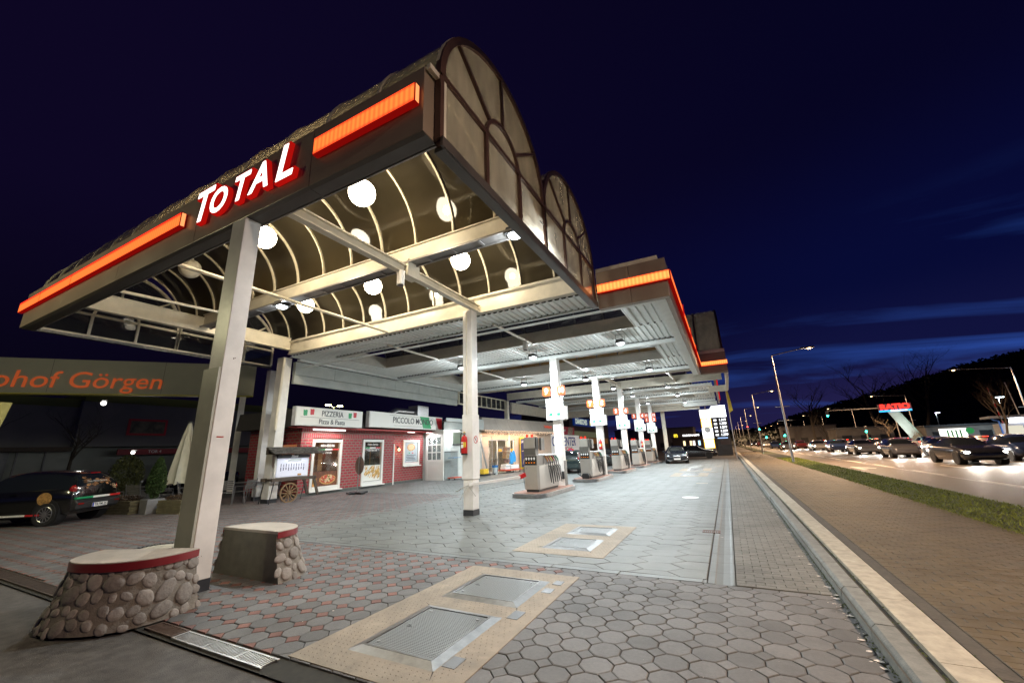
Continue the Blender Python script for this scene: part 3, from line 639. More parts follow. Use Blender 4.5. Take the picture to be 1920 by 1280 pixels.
# ---- second vaulted part, stepping out towards the road
Cc = thing('high_vault_canopy', 'tall single-vault section of the canopy stepping out towards the road beyond the flat part', 'canopy', (-6.3, 27, 0))
def wc(mb, name, m, par=Cc, **k): return mb.build(name, m, par, world=True, **k)
wc(MB().bb(-.73, 24.3, 5.27, .62, 24.45, 6.42), 'fascia_panel', bronze, bevel=.005)
wc(MB().bb(.5, 24.46, 5.27, .62, 30.6, 6.42), 'fascia_panel', bronze, bevel=.005)
wc(MB().bb(-.73, 24.3, 6.425, .62, 24.6, 6.60), 'parapet_cap', cream_paint)
strip(Cc, -.70, .66, 24.3, 5.83, .125, strip_hot)
wc(MB().bb(.45, 24.4, 5.0, .6, 30.6, 5.26).bb(-.6, 30.0, 4.9, .55, 30.15, 5.3), 'soffit_trim', cream_paint)
V0, V1 = 24.45, 30.5
vault(Cc, -16.5, .5, V0, V1, 6.5, 3.15, 14, acrylic_pale, brown_frame, rw=.09)
gable(Cc, .52, V0, V1, 5.5, 6.45, 3.1, 4, brown_frame, acrylic_pale, rail=False)
ibeam(Cc, (-15.4, 28.9, 5.55), (.3, 28.9, 5.55), .22, .55, wb=.16)
ibeam(Cc, (-6.2, 22.9, 5.66), (-6.2, 28.8, 5.66), .14, .2, wb=.03); ibeam(Cc, (-2.5, 22.9, 5.66), (-2.5, 28.8, 5.66), .10, .14, wb=.03)
wb_ = MB()
for k in range(19): wb_.bar((-15.2+k*.86, 24.4, 5.7), (-15.2+k*.86, 24.4, 6.5), .06, .06)
wb_.bb(-15.4, 24.36, 5.60, .3, 24.46, 5.70); wc(wb_, 'window_band', rib_paint)
for k in range(18): wc(MB().add([(-15.15+k*.86, 24.43, 5.7), (-14.4+k*.86, 24.43, 5.7), (-14.4+k*.86, 24.43, 6.5), (-15.15+k*.86, 24.43, 6.5)], [(0, 1, 2, 3)]), 'pane', acrylic_dark)
fr = MB(); fr.bb(-15.75, 22.3, 5.5, -15.6, 29, 5.58).bb(-15.75, 22.3, 4.72, -15.6, 29, 4.80)
for k in range(10): fr.bb(-15.73, 22.35+k*.72, 4.8, -15.62, 22.42+k*.72, 5.5)
wc(fr, 'side_window_frame', rib_paint)
wc(MB().add([(-15.68, 22.35, 4.8), (-15.68, 28.9, 4.8), (-15.68, 28.9, 5.5), (-15.68, 22.35, 5.5)], [(0, 1, 2, 3)]), 'side_window', acrylic_dark)
column(Cc, -6.27, 28.9, .34, .34, 5.55); column(Cc, -15.5, 28.9, .3, .3, 5.5, cream_paint)

# ---- far flat part
Dd = thing('far_flat_canopy', 'far flat section of the canopy over the last pumps with a cream end beam', 'canopy', (-6.3, 36, 0))
def wd_(mb, name, m, par=Dd, **k): return mb.build(name, m, par, world=True, **k)
bay(30.6, 35.1, 30.9, 33.4, -15.4, -.35, -13.9, -1.9, Dd); bay(35.4, 42.0, 36.3, 39.0, -15.4, -.35, -13.9, -1.9, Dd)
for y in (30.5, 35.25, 42.1): ibeam(Dd, (-15.4, y, 5.44), (-.4, y, 5.44), .22, .15, soffit_white, fl=.02, wb=.1)
sl = MB()
for y in (30.38, 35.09, 41.95):
    for i in range(74): sl.bb(-15.3+i*.2+.02, y-.012, 5.612, -15.3+i*.2+.145, y+.012, 5.66)
tag(wd_(sl, 'flute_opening_shade', black_plastic), kind='stuff')  # same black boxes for the shade in the far flutes
wd_(MB().bb(-.20, 30.65, 5.2, -.06, 43.2, 6.3), 'fascia_panel', bronze)
s_ = wd_(MB().bb(-.055, 30.65, 5.55, .03, 43.2, 5.8), 'light_strip', strip_red)
f = MB().add([(.034, 30.66, 5.57), (.034, 43.2, 5.57), (.034, 43.2, 5.78), (.034, 30.66, 5.78)], [(0, 1, 2, 3)]).build('diffuser', strip_side, s_); f.location = -Vector(Dd.location)
wd_(MB().bb(-15.4, 42.7, 5.30, -2.4, 43.0, 5.85).bb(-15.4, 43.3, 4.85, -1.9, 43.45, 5.45), 'end_beam', cream_paint)
wd_(MB().bb(-3.2, 42.3, 5.05, -.3, 42.45, 5.42), 'end_panel', soffit_white)
wd_(MB().bb(-15.75, 30, 4.6, -15.6, 43.4, 5.5), 'parapet_panel', cream_paint)
for y in (35.2, 41.4): column(Dd, -6.27, y, .34, .34, 5.44)
column(Dd, -5.55, 44.6, .34, .34, 5.4, cream_paint)

# ================================================================ LAMPS
globe_e = milk('globe_lit', (1, .88, .66), 16); globe_off = M('globe_unlit', (.55, .50, .40), .35, nscale=4, namt=.1)
def pendant(lit):
    t = thing('globe_lamp', '', 'globe lamp', (0, 0, 0))
    g = MB(); g.sphere((0, 0, 0), .265, 32, 20); g.build('globe', globe_e if lit else globe_off, t, smooth=True)
    if lit: point('lamp_light', (0, 0, 0), .09, 120, (1, .82, .54), t)
    MB().cyl((0, 0, .26), (0, 0, 1.2), .012, n=8).cyl((0, 0, .25), (0, 0, .30), .05, n=12).build('rod', cream_paint, t)
    return t
gl_ = [(-5.9, 4.98, 6.83, 'glowing globe lamp hanging in the front vault nearest the road end'), (-9.2, 4.98, 6.80, 'glowing globe lamp half hidden behind the top of the front white column'),
       (-5.85, 8.45, 6.78, 'glowing globe lamp hanging in the second vault nearest the road end'), (-9.2, 8.45, 6.78, 'glowing globe lamp in the second vault, middle of its row of three'), (-12.45, 8.45, 6.80, 'glowing globe lamp in the second vault, farthest from the road beside a flood lamp')]
g0 = pendant(True)
for i, (x, y, z, lb) in enumerate(gl_):
    o = g0 if i == 0 else dup(g0, (0, 0, 0)); o.location = (x, y, z); o['label'] = lb; o['group'] = 'globe lamps under the glass vaults'
o = pendant(False); o.location = (-12.6, 4.98, 6.83); tag(o, 'unlit grey globe lamp hanging behind the fascia at the left end of the front vault', group='globe lamps under the glass vaults')

lens_e = E('flood_lens', (.90, .97, 1.0), 6); LF = .9
def flood(name, label, loc, power, rz=0, tilt=0, hang=.3, cat='flood lamp', group=None):
    t = thing(name, label, cat, loc, rz, group)
    b = MB(); b.prism([(-.17, 0), (.17, 0), (.12, .13), (-.12, .13)], -.17, .17, 'y').build('housing', steel_dark, t, bevel=.01)
    MB().lathe([(.02, -.075), (.09, -.06), (.135, -.03), (.15, -.002)], 20).build('lens', lens_e, t, smooth=True)
    if hang: MB().tube([(-.16, 0, .05), (-.16, 0, hang)], .008, 6).tube([(.16, 0, .05), (.16, 0, hang)], .008, 6).tube([(-.16, 0, hang), (.16, 0, hang)], .008, 6).build('hanger', steel_dark, t)
    area('lamp_light', (0, 0, -.085), .22, power*LF, COOL, t, spread=175); point('glow', (0, 0, -.10), .045, power*.28, COOL, t)
    return t
flood('flood_lamp', 'white flood lamp at the road end of the valley beam, glaring beside the end glass', (-3.25, 6.66, 5.90), 340, hang=0)
flood('flood_lamp', 'white flood lamp on the valley beam far from the road, beside a globe lamp', (-10.9, 6.66, 5.88), 200, hang=0)
cl = [(-2.95, 14.6, 'ceiling lamp hanging in the first skylight bay nearest the road edge'), (-6.6, 14.75, 'ceiling lamp above the pump numbered 9 and 10, in the first bay'), (-10.15, 14.75, 'ceiling lamp in the first bay nearest the restaurant, left of the middle column'),
      (-2.95, 20.9, 'ceiling lamp in the second bay nearest the road edge'), (-6.5, 21.6, 'ceiling lamp in the second bay over the pump numbered 7 and 8'), (-10.0, 20.9, 'ceiling lamp in the second bay nearest the restaurant'),
      (-2.95, 28.2, 'ceiling lamp under the tan beam nearest the road edge'), (-6.1, 26.3, 'ceiling lamp under the tall vault over the row of pumps'), (-10.2, 27.5, 'ceiling lamp under the tall vault nearest the shop'),
      (-2.9, 33.8, 'ceiling lamp in the far flat part nearest the road edge, nearer one'), (-5.9, 31.5, 'ceiling lamp in the far flat part over the pumps, nearer one'), (-2.9, 40.2, 'ceiling lamp in the far flat part nearest the road edge, farthest one'), (-5.9, 38.2, 'ceiling lamp in the far flat part over the last pumps')]
c0 = None
for x, y, lb in cl:
    if c0 is None: c0 = flood('ceiling_lamp', lb, (x, y, 5.28), 330, hang=.34, cat='ceiling lamp', group='ceiling lamps hanging over the pumps')
    else: dup(c0, (x, y, 5.28), label=lb)
# cameras on the beams
def cctv(lb, loc, rz, dome=False):
    t = thing('security_camera', lb, 'security camera', loc, rz, 'security cameras under the canopies')
    if dome:
        MB().cyl((0, 0, -.34), (0, 0, 0), .085, n=24).build('housing', white_paint, t, smooth=True); MB().cyl((0, 0, -.36), (0, 0, -.341), .07, n=24).build('lens', black_plastic, t)
    else:
        MB().bar((0, 0, -.22), (.24, 0, -.30), .10, .09).build('housing', white_paint, t, bevel=.01); MB().cyl((0, 0, 0), (0, 0, -.2), .018).build('arm', steel, t); MB().cyl((.24, 0, -.30), (.26, 0, -.307), .035).build('lens', black_plastic, t)
cctv('white tubular camera hanging under the crossing of the beams beside the front globe lamps', (-6.05, 6.35, 5.66), 0, True)
cctv('white camera hanging under the first skylight tie above the pump numbered 9 and 10', (-6.2, 13.2, 5.56), -1.2, True)
cctv('small camera hanging under the tan beam near the road edge', (-3.0, 27.6, 5.6), -1.2)
cctv('dark camera hanging under the cream end beam behind the parked saloon', (-3.3, 42.2, 5.4), -1.2)
# ================================================================ FORECOURT OBJECTS
beige = M('pump_beige', (.40, .37, .33), .32, nscale=3, namt=.06); pgrey = M('pump_grey', (.115, .108, .098), .38, nscale=5, namt=.12)
board_w = M('board_white', (.82, .82, .80), .45); orange_s = M('sign_orange', (.62, .085, .012), .45); num_w = M('number_white', (.85, .85, .85), .5)
green_s = M('sign_green', (.03, .42, .20), .5); greyp = M('print_grey', (.42, .44, .43), .6); disp = M('display_glass', (.035, .035, .033), .12, coat=.5)
led_o = E('display_orange', (1, .28, .02), 1.0); bulb_r = E('pump_beacon', (1, .02, .01), 3.5); red_p = M('red_paint', (.55, .02, .02), .3, coat=.4)
isl_top = M('island_top', (.26, .13, .09), .7, nscale=15, namt=.3, bump=.3)
NOZ = [M('nozzle_orange', (.5, .22, .08), .4), M('nozzle_orange2', (.42, .2, .1), .4), M('nozzle_yellow', (.5, .42, .1), .4), M('nozzle_red', (.3, .02, .02), .4), M('nozzle_green', (.01, .12, .07), .4), M('nozzle_green2', (.01, .16, .09), .4)]
def stadium(x0, x1, y0, y1, r=.45, n=8):
    P_ = []
    for cx, cy_, a0 in ((x1-r, y0+r, -90), (x1-r, y1-r, 0), (x0+r, y1-r, 90), (x0+r, y0+r, 180)):
        for k in range(n+1): a = R(a0+90*k/n); P_.append((cx+r*math.cos(a), cy_+r*math.sin(a)))
    return P_
def make_island():
    t = thing('pump_island', '', 'pump island', (0, 0, 0))
    MB().prism(stadium(-.72, .62, -.55, 3.1), .0, .135).build('kerb_ring', steel, t, bevel=.008)
    MB().prism(stadium(-.66, .56, -.49, 3.04, .40), .136, .15).build('paving', isl_top, t)
    return t
def make_pump():
    """origin: middle of the front face, on the island top; the front looks to -y, hoses to +x"""
    t = thing('fuel_pump', '', 'fuel pump', (0, 0, 0))
    MB().bb(-.24, .05, 0, .24, 1.9, .08).build('plinth', kicker, t)
    MB().prism([(-.28, 0), (.22, 0), (.28, .08), (.28, 1.93), (-.28, 1.93)], .08, .90).build('cabinet', beige, t, bevel=.012)
    MB().bb(-.27, .005, .905, .23, .62, 1.25).build('display_housing', pgrey, t, bevel=.01)
    d_ = MB().bb(-.235, -.004, .93, .195, .002, 1.20).build('display', disp, t)
    l1 = MB(); l2 = MB()
    for k in range(4):
        x = -.185+k*.105; l1.lathe([(.036, -.002), (.038, 0), (.036, .002)], 14)
        n0 = len(l1.v)-14*3
        for q in range(n0, len(l1.v)): vx, vy, vz = l1.v[q]; l1.v[q] = (x+vx, -.006+vz, 1.145+vy)
        l1.bb(x-.02, -.008, 1.085, x+.02, -.005, 1.11)
        l2.bb(x-.03, -.008, .985, x+.02+.01*(k % 2), -.005, 1.01)
    l1.build('dial', num_w, d_); l2.build('digits', led_o, d_)
    MB().bb(-.285, .02, 1.255, -.265+.45, .30, 1.50).bb(-.25, .03, 1.255, .17, .25, 1.90).build('neck', pgrey, t, bevel=.008)
    MB().bb(-.28, .01, 1.50, .17, .30, 1.88).build('head_panel', beige, t, bevel=.012)
    s_ = MB().bb(.18, .08, 1.47, .205, .30, 1.86).bb(.21, .30, 1.42, .30, .62, 1.86).build('side_screen', pgrey, t, bevel=.008)
    for x in (-.17, .03): MB().sphere((x, .12, 1.945), .05, 14, 10).build('beacon', bulb_r, t, smooth=True); 
    # nozzle rack along the road side
    MB().bb(-.26, .66, .90, .20, 1.90, 1.22).build('rack_body', pgrey, t); MB().bb(-.30, .64, 1.225, .31, 1.93, 1.27).build('rack_top', board_w, t, bevel=.006)
    MB().bb(.20, .66, .905, .215, 1.9, 1.2).build('rack_face', steel, t)
    for k in range(6):
        y = .74+k*.21
        nz_ = MB().tube([(.23, y, 1.19), (.27, y+.02, 1.14), (.31, y+.05, 1.06), (.32, y+.06, 1.00)], [.028, .03, .026, .02], 8).build('nozzle', NOZ[k], t, smooth=True)
        MB().tube([(.24, y-.02, 1.10), (.30, y+.02, .98), (.27, y+.02, .93)], .012, 6).build('trigger', steel, nz_)
        sw = random.Random(k*3+1); a, b = sw.uniform(.06, .16), sw.uniform(.03, .10); zb = sw.uniform(.10, .25)
        P_ = [(.32, y+.06, 1.0)]
        for i in range(1, 13):
            u = i/13; P_.append((.33+.07*math.sin(math.pi*u), y+.06+(a+b)*u+.02*math.sin(6.28*u), 1.0-(1.0-zb)*math.sin(math.pi*min(1, u*1.02))**.75*(1-.12*u)))
        P_.append((.27, y+.06+a+b, .86))
        MB().tube(P_, .0145, 7).build('hose', black_rubber, t, smooth=True)
    P_ = [(-.29, .55, 1.15), (-.37, .45, 1.05)]+[(-.42-.05*math.sin(math.pi*u), .38-.1*u, 1.0-.86*u) for u in [i/8 for i in range(1, 8)]]+[(-.33, .12, .10), (-.24, .06, .08)]
    MB().tube(P_, .013, 7).build('hose', black_rubber, t, smooth=True)
    MB().cyl((-.19, -.004, .80), (-.19, .004, .80), .012).build('lock', black_plastic, t)
    return t
def make_bin():
    t = thing('service_cabinet', '', 'service bin', (0, 0, 0))
    MB().bb(-.17, -.16, 0, .17, .16, .93).build('body', pgrey, t, bevel=.01); MB().bb(-.175, -.165, .935, .175, .165, .965).build('lid', steel_dark, t)
    b_ = MB().prism([(.10, .26), (.20, .26), (.20, .50), (.17, .56), (.10, .56)], -.33, -.17, 'y').build('watering_can', black_plastic, t, bevel=.012); return t
YS = [13.62, 20.0, 26.3, 32.5, 38.7]
nums = [('9', '10'), ('7', '8'), ('5', '6'), ('3', '4'), ('1', '2')]
isl, pmp, bn = make_island(), make_pump(), make_bin()
ISX = -6.36
for i, (y, (na, nb)) in enumerate(zip(YS, nums)):
    ex = ['first', 'second', 'third', 'fourth', 'farthest'][i]
    q = isl if i == 0 else dup(isl, (0, 0, 0)); q.location = (ISX, y, 0); tag(q, 'raised pump island with steel edge, %s from the camera, at the numbers %s and %s' % (ex, na, nb), group='pump islands in a row')
    q = pmp if i == 0 else dup(pmp, (0, 0, 0)); q.location = (ISX-.02, y, .15); tag(q, 'beige fuel pump with black hoses at the numbers %s and %s, %s from the camera' % (na, nb, ex), group='fuel pumps in a row')
    q = bn if i == 0 else dup(bn, (0, 0, 0)); q.location = (ISX+.10, y+2.42 if i else y+2.75, .15); tag(q, 'grey brown service box with black watering can behind the pump numbered %s and %s' % (na, nb), group='service boxes on the islands')
    cy_ = [16.3, 22.72, 28.9, 35.2, 41.4][i]; yb = cy_-.22
    # number plates and notice board fixed to the column
    t = thing('number_sign', 'pair of orange plates reading %s and %s either side of a white column' % (na, nb) if i < 4 else 'four orange plates reading 11, 12, 1 and 2 on the farthest white pump column', 'number sign', (-6.29, yb, 4.0), 0, 'orange pump number signs')
    rows = [(0, na, nb)] if i < 4 else [(.0, na, nb), (.42, '11', '12')]
    for dz, a_, b_ in rows:
        for x, s in ((-.35, a_), (.33, b_)):
            pl = MB().prism([(x-.18, dz-.15), (x-.13, dz-.2), (x+.18, dz-.2), (x+.18, dz+.15), (x+.13, dz+.2), (x-.18, dz+.2)], -.02, .0, 'y').build('plate', orange_s, t)
            text('numeral', s, .36 if len(s) == 1 else .29, num_w, pl, (x, -.026, dz-.005), off=.014, ext=.003, sx=.95)
    t = thing('notice_board', 'white notice board with green symbols on the column numbered %s and %s' % (na, nb), 'notice board', (-6.28, yb, 3.23), 0, 'white boards on the pump columns')
    bd = MB().bb(-.40, -.05, -.46, .38, .02, .46).build('panel', board_w, t, bevel=.006); MB().bb(.385, -.02, -.44, .46, .25, .10).build('side_box', white_paint, t)
    MB().bb(-.33, -.054, -.40, .31, -.051, -.28).build('footer', greyp, bd)
    gs = MB()
    for x in (-.19, .16): gs.bb(x-.07, -.056, -.27, x+.07, -.052, -.17)
    gs.prism([(-.05, -.27), (.02, -.27), (-.015, -.21)], -.056, -.052, 'y'); gs.build('symbol', green_s, bd)
    pk = MB()
    for k in range(9): pk.bb(-.26+k*.055, -.054, .19, -.22+k*.055, -.051, .215)
    pk.build('heading', M('print_orange', (.75, .45, .3), .6), bd)
# watering can lying on the second island
t = thing('watering_can', 'black plastic watering can in front of the pump numbered 7 and 8', 'watering can', (ISX-.02, 19.78, .15))
MB().prism([(-.14, 0), (.20, 0), (.22, .16), (.14, .25), (-.10, .25), (-.15, .16)], -.09, .09, 'y').build('body', black_plastic, t, bevel=.02)
MB().tube([(-.13, 0, .06), (-.26, 0, .16), (-.40, 0, .25)], [.03, .022, .018], 8).build('spout', black_plastic, t); MB().tube([(.18, 0, .2), (.26, 0, .2), (.26, 0, .06), (.19, 0, .04)], .014, 6).build('handle', black_plastic, t)
# fire extinguishers
def extinguisher(lb, loc, s=1.):
    t = thing('fire_extinguisher', lb, 'fire extinguisher', loc, 0, 'fire extinguishers on the columns')
    MB().lathe([(.01, 0), (.075, .01), (.085, .04), (.085, .40), (.07, .47), (.03, .50), (.025, .53)], 20).build('cylinder', red_p, t, smooth=True)
    MB().lathe([(.0875, .03), (.088, .05), (.0875, .07)], 20, (0, 0, -.03)).build('foot_ring', black_rubber, t); MB().bb(-.03, -.05, .53, .03, .03, .57).build('valve', steel, t)
    MB().cyl((0, 0, .565), (0, 0, .60), .025).build('cap', M('cap_yellow', (.6, .42, .03), .4), t)
    MB().tube([(-.02, -.02, .55), (-.08, -.02, .58), (-.12, 0, .50), (-.12, 0, .25), (-.10, -.02, .05)], .014, 7).build('hose', black_rubber, t, smooth=True)
    MB().add([(.02, -.086, .20), (.08, -.05, .20), (.08, -.05, .33), (.02, -.086, .33)], [(0, 1, 2, 3)]).build('yellow_label', M('label_yellow', (.7, .6, .04), .5), t)
    MB().bb(-.05, -.0885, .30, .02, -.086, .33).bb(-.05, -.0885, .18, .02, -.086, .27).build('white_label', num_w, t)
    return t
e1 = extinguisher('red fire extinguisher on the middle white column, beside a no smoking sticker', (-6.30, 9.26, 1.53))
e1.scale = (1.0, 1.0, 1.0)
extinguisher('small red fire extinguisher on the column numbered 7 and 8', (-6.22, 22.45, 1.45)); extinguisher('small red fire extinguisher on the column numbered 3 and 4', (-6.22, 34.9, 1.45))
t = thing('no_smoking_sticker', 'round red ringed sticker on the middle white column', 'sticker', (-6.088, 9.50, 1.92))
rg = MB()
for k in range(24):
    a, b = 2*math.pi*k/24, 2*math.pi*(k+1)/24
    rg.add([(.003, r*math.cos(q), r*math.sin(q)) for r, q in ((.10, a), (.10, b), (.075, b), (.075, a))], [(0, 1, 2, 3)])
rg.bar((.003, -.06, .06), (.003, .06, -.06), .003, .022); rg.build('ring', red_p, t)
MB().add([(.001, .098*math.cos(k*math.pi/12), .098*math.sin(k*math.pi/12)) for k in range(24)], [tuple(range(24))]).build('disc', board_w, t)
MB().bar((.004, -.02, -.03), (.004, .03, .04), .002, .015).bar((.004, -.04, .03), (.004, .0, -.01), .002, .012).build('pictogram', black_plastic, t)
# barrier arm tied to the middle column
t = thing('barrier_arm', 'white barrier arm with a red end tied with rope to the middle column', 'barrier arm', (-6.06, 9.4, .9))
MB().bar((-.12, -.12, -.13), (.80, 1.2, -.02), .06, .06).build('arm', white_paint, t); MB().bar((.76, 1.14, -.03), (.86, 1.28, .03), .07, .11).build('end_piece', red_p, t)
MB().tube([(-.13, -.13, -.14), (-.25, -.22, -.2), (-.42, -.18, -.28), (-.55, -.1, -.3)], .012, 6).tube([(-.13, -.14, -.14), (-.33, -.21, -.5)], .006, 5).tube([(-.13, -.14, -.14), (.04, -.03, -.42)], .006, 5).build('rope', M('rope', (.4, .38, .33), .8), t)

# ---- tank hatches in their concrete slabs
checker = D.materials.new('checker_plate'); checker.use_nodes = True
t_ = checker.node_tree; b_ = t_.nodes['Principled BSDF']; b_.inputs['Metallic'].default_value = .7; b_.inputs['Roughness'].default_value = .42; b_.inputs['Base Color'].default_value = (.13, .135, .135, 1)
g_ = t_.nodes.new('ShaderNodeNewGeometry'); sp_ = t_.nodes.new('ShaderNodeSeparateXYZ'); t_.links.new(g_.outputs['Position'], sp_.inputs[0])
def mth(op, a, b=None):
    n_ = t_.nodes.new('ShaderNodeMath'); n_.operation = op
    for i_, v_ in enumerate((a, b)):
        if v_ is None: continue
        if isinstance(v_, (int, float)): n_.inputs[i_].default_value = v_
        else: t_.links.new(v_, n_.inputs[i_])
    return n_.outputs[0]
kx = mth('MULTIPLY', sp_.outputs['X'], 2*math.pi/.046); ky = mth('MULTIPLY', sp_.outputs['Y'], 2*math.pi/.046)
hgt = mth('POWER', mth('ABSOLUTE', mth('MULTIPLY', mth('SINE', kx), mth('SINE', ky))), 1.6)
bp_ = t_.nodes.new('ShaderNodeBump'); bp_.inputs['Distance'].default_value = .006; bp_.inputs['Strength'].default_value = .9; t_.links.new(hgt, bp_.inputs['Height']); t_.links.new(bp_.outputs[0], b_.inputs['Normal'])
hatch_frame = M('hatch_frame', (.16, .16, .16), .42, .75, nscale=9, namt=.35, bump=.15, bscale=25)
def slab(x0, x1, y0, y1, lb, hatches, z=.006):
    t = thing('tank_cover_slab', lb, 'concrete slab', ((x0+x1)/2, (y0+y1)/2, 0), 0, 'pale slabs around the tank hatches')
    MB().bb(x0, y0, -.05, x1, y1, z).build('slab', slab_m, t, world=True, bevel=.004)
    d = MB(); rnd = random.Random(3)
    step = .055 if y0 < 10 else .2
    ny = int((y1-y0-.1)/step); nx = int((x1-x0-.1)/step)
    for i in range(nx):
        for j in range(ny):
            x, y = x0+.07+i*step+(step/2 if j % 2 else 0), y0+.07+j*step
            if any(a-.02 < x < c+.02 and b-.02 < y < e_+.02 for a, b, c, e_, _ in hatches) or rnd.random() < .15 or x > x1-.04: continue
            r = .0065; d.add([(x-r, y, z), (x, y-r, z), (x+r, y, z), (x, y+r, z), (x, y, z+.0045)], [(0, 1, 4), (1, 2, 4), (2, 3, 4), (3, 0, 4)])
    d.build('raised_dots', slab_m, t, world=True)
    ck = MB()
    for a, b, c, e_, _ in hatches:
        for px_, py_, dx, dy in ((a, b, -.16, -.05), (c, b, .06, -.12), (a, e_, -.10, .06), (c, e_, .14, .03)):
            ck.add([(px_-.006, py_, z+.0008), (px_+.006, py_+.004, z+.0008), (px_+dx, py_+dy, z+.0008)], [(0, 1, 2)])
    ck.build('cracks', M('crack', (.03, .025, .02), .95), t, world=True)
    for a, b, c, e_, hl_ in hatches:
        h = thing('tank_hatch', hl_, 'metal hatch', ((a+c)/2, (b+e_)/2, z), 0, 'steel tank hatches')
        f = MB(); w_ = .085; hh = z+.022
        for P_ in ([(a, b), (c, b), (c-w_, b+w_), (a+w_, b+w_)], [(c, b), (c, e_), (c-w_, e_-w_), (c-w_, b+w_)], [(c, e_), (a, e_), (a+w_, e_-w_), (c-w_, e_-w_)], [(a, e_), (a, b), (a+w_, b+w_), (a+w_, e_-w_)]):
            f.add([(P_[0][0], P_[0][1], z), (P_[1][0], P_[1][1], z), (P_[2][0], P_[2][1], hh), (P_[3][0], P_[3][1], hh)], [(0, 1, 2, 3)])
        g = w_; f.bb(a+g, b+g, z-.01, c-g, b+g+.02, hh+.002).bb(a+g, e_-g-.02, z-.01, c-g, e_-g, hh+.002).bb(a+g, b+g+.02, z-.01, a+g+.02, e_-g-.02, hh+.002).bb(c-g-.02, b+g+.02, z-.01, c-g, e_-g-.02, hh+.002)
        f.build('frame', hatch_frame, h, world=True)
        MB().bb(a+g+.026, b+g+.026, z-.01, c-g-.026, e_-g-.026, hh-.003).build('lid', checker, h, world=True)
        bl = MB()
        for px_, py_ in ((a+g+.09, b+g+.10), (a+g+.09, e_-g-.10), (c-g-.09, e_-g-.10)): bl.cyl((px_, py_, hh-.003), (px_, py_, hh+.001), .016, n=12)
        bl.build('bolt', steel, h, world=True)
        MB().bb(a+g+.10, (b+e_)/2-.02, hh-.0029, a+g+.16, (b+e_)/2-.008, hh-.001).bb(a+g+.10, (b+e_)/2+.01, hh-.0029, a+g+.13, (b+e_)/2+.022, hh-.001).build('key_slot', black_plastic, h, world=True)
    return t
slab(-3.55, -1.94, 2.58, 5.45, 'nearest pale concrete slab with two checker plate hatches set in octagon paving', [(-3.16, 2.86, -2.24, 3.95, 'nearest square checker plate hatch with a sloping steel frame'), (-3.20, 4.22, -2.22, 5.14, 'second checker plate hatch of the nearest slab, towards the pumps')])
slab(-3.43, -1.90, 6.42, 8.98, 'pale concrete slab with two bright hatches in the hexagon paving beyond the edging', [(-3.05, 6.75, -2.2, 7.6, 'shiny hatch in the second slab, nearer of its pair'), (-3.05, 7.95, -2.2, 8.7, 'shiny hatch in the second slab, farther of its pair')])
slab(-2.95, -1.15, 23.05, 25.85, 'pale slab far along the forecourt in front of the parked saloon, nearer one', [(-2.5, 23.5, -1.6, 24.3, 'far hatch in front of the parked saloon, nearest of four'), (-2.5, 24.6, -1.6, 25.4, 'far hatch in front of the parked saloon, second of four')])
slab(-2.95, -1.15, 27.65, 30.35, 'pale slab far along the forecourt in front of the parked saloon, farther one', [(-2.5, 28.0, -1.6, 28.8, 'far hatch in front of the parked saloon, third of four'), (-2.5, 29.1, -1.6, 30.0, 'far hatch in front of the parked saloon, last of four')])
for k, (a, b, c, d) in enumerate(((-2.23, 2.95, -2.11, 3.12), (-2.2, 3.95, -2.08, 4.15), (-2.18, 4.75, -2.06, 4.9), (-2.16, 5.05, -2.05, 5.2))):
    tag(MB().bb(a, b, .0065, c, d, .009).build('metal_patch', steel_dark), ['small patterned metal patch nearest the camera in the nearest pale slab', 'small patterned metal patch between the two hatches of the nearest slab', 'small metal patch beside the second hatch, nearer of two', 'small metal patch beside the second hatch, at the far slab corner'][k], 'metal plate', 'metal patches in the nearest slab')
# manholes
t = thing('manhole_cover', 'round manhole cover with pale centre and cast iron ring behind the stone planter', 'manhole cover', (-10.25, 4.42, 0))
MB().lathe([(.30, -.02), (.30, .008)], 40).build('centre', pale_m, t)
mh = MB().lathe([(.31, -.02), (.47, -.02), (.47, .004), (.31, .004)], 40)
for k in range(30):
    for r in (.35, .40, .445): a = 2*math.pi*(k+(.5 if r == .40 else 0))/30; mh.box((r*math.cos(a), r*math.sin(a), .006), (.02, .02, .012))
mh.build('iron_ring', steel_dark, t)
t = thing('round_cover', 'pale round cover in the hexagon paving near the gutter', 'manhole cover', (-1.27, 14.2, 0)); MB().lathe([(.24, -.02), (.24, .006)], 36).build('plate', M('pale_plate', (.62, .62, .58), .5, nscale=12, namt=.1), t)
for x, y, lb in ((-1.2, 15.9+3.3, 'small pale cover between the round cover and the far slab'), (-.95, 26.5, 'small pale cover right of the far slabs, nearer'), (-.85, 33.5, 'small pale cover right of the far slabs, farther')):
    tag(MB().bb(x-.22, y-.14, 0, x+.22, y+.14, .006).build('small_cover', pale_m), lb, 'manhole cover')
t = thing('gully_grate', 'small rusty rectangular grate beside the drainage channel', 'drain grate', (-.52, 8.93, 0))
g1 = MB().bb(-.14, -.12, -.02, .14, -.10, .006).bb(-.14, .10, -.02, .14, .12, .006).bb(-.15, -.12, -.02, -.135, .12, .006).bb(.135, -.12, -.02, .15, .12, .006)
for k in range(8): g1.bb(-.125+k*.034, -.1, -.01, -.108+k*.034, .1, .004)
g1.build('bars', M('rusty_iron', (.11, .05, .035), .7, nscale=20, namt=.4), t); MB().bb(-.15, -.12, -.03, .15, .12, -.012).build('pit', black_plastic, t)
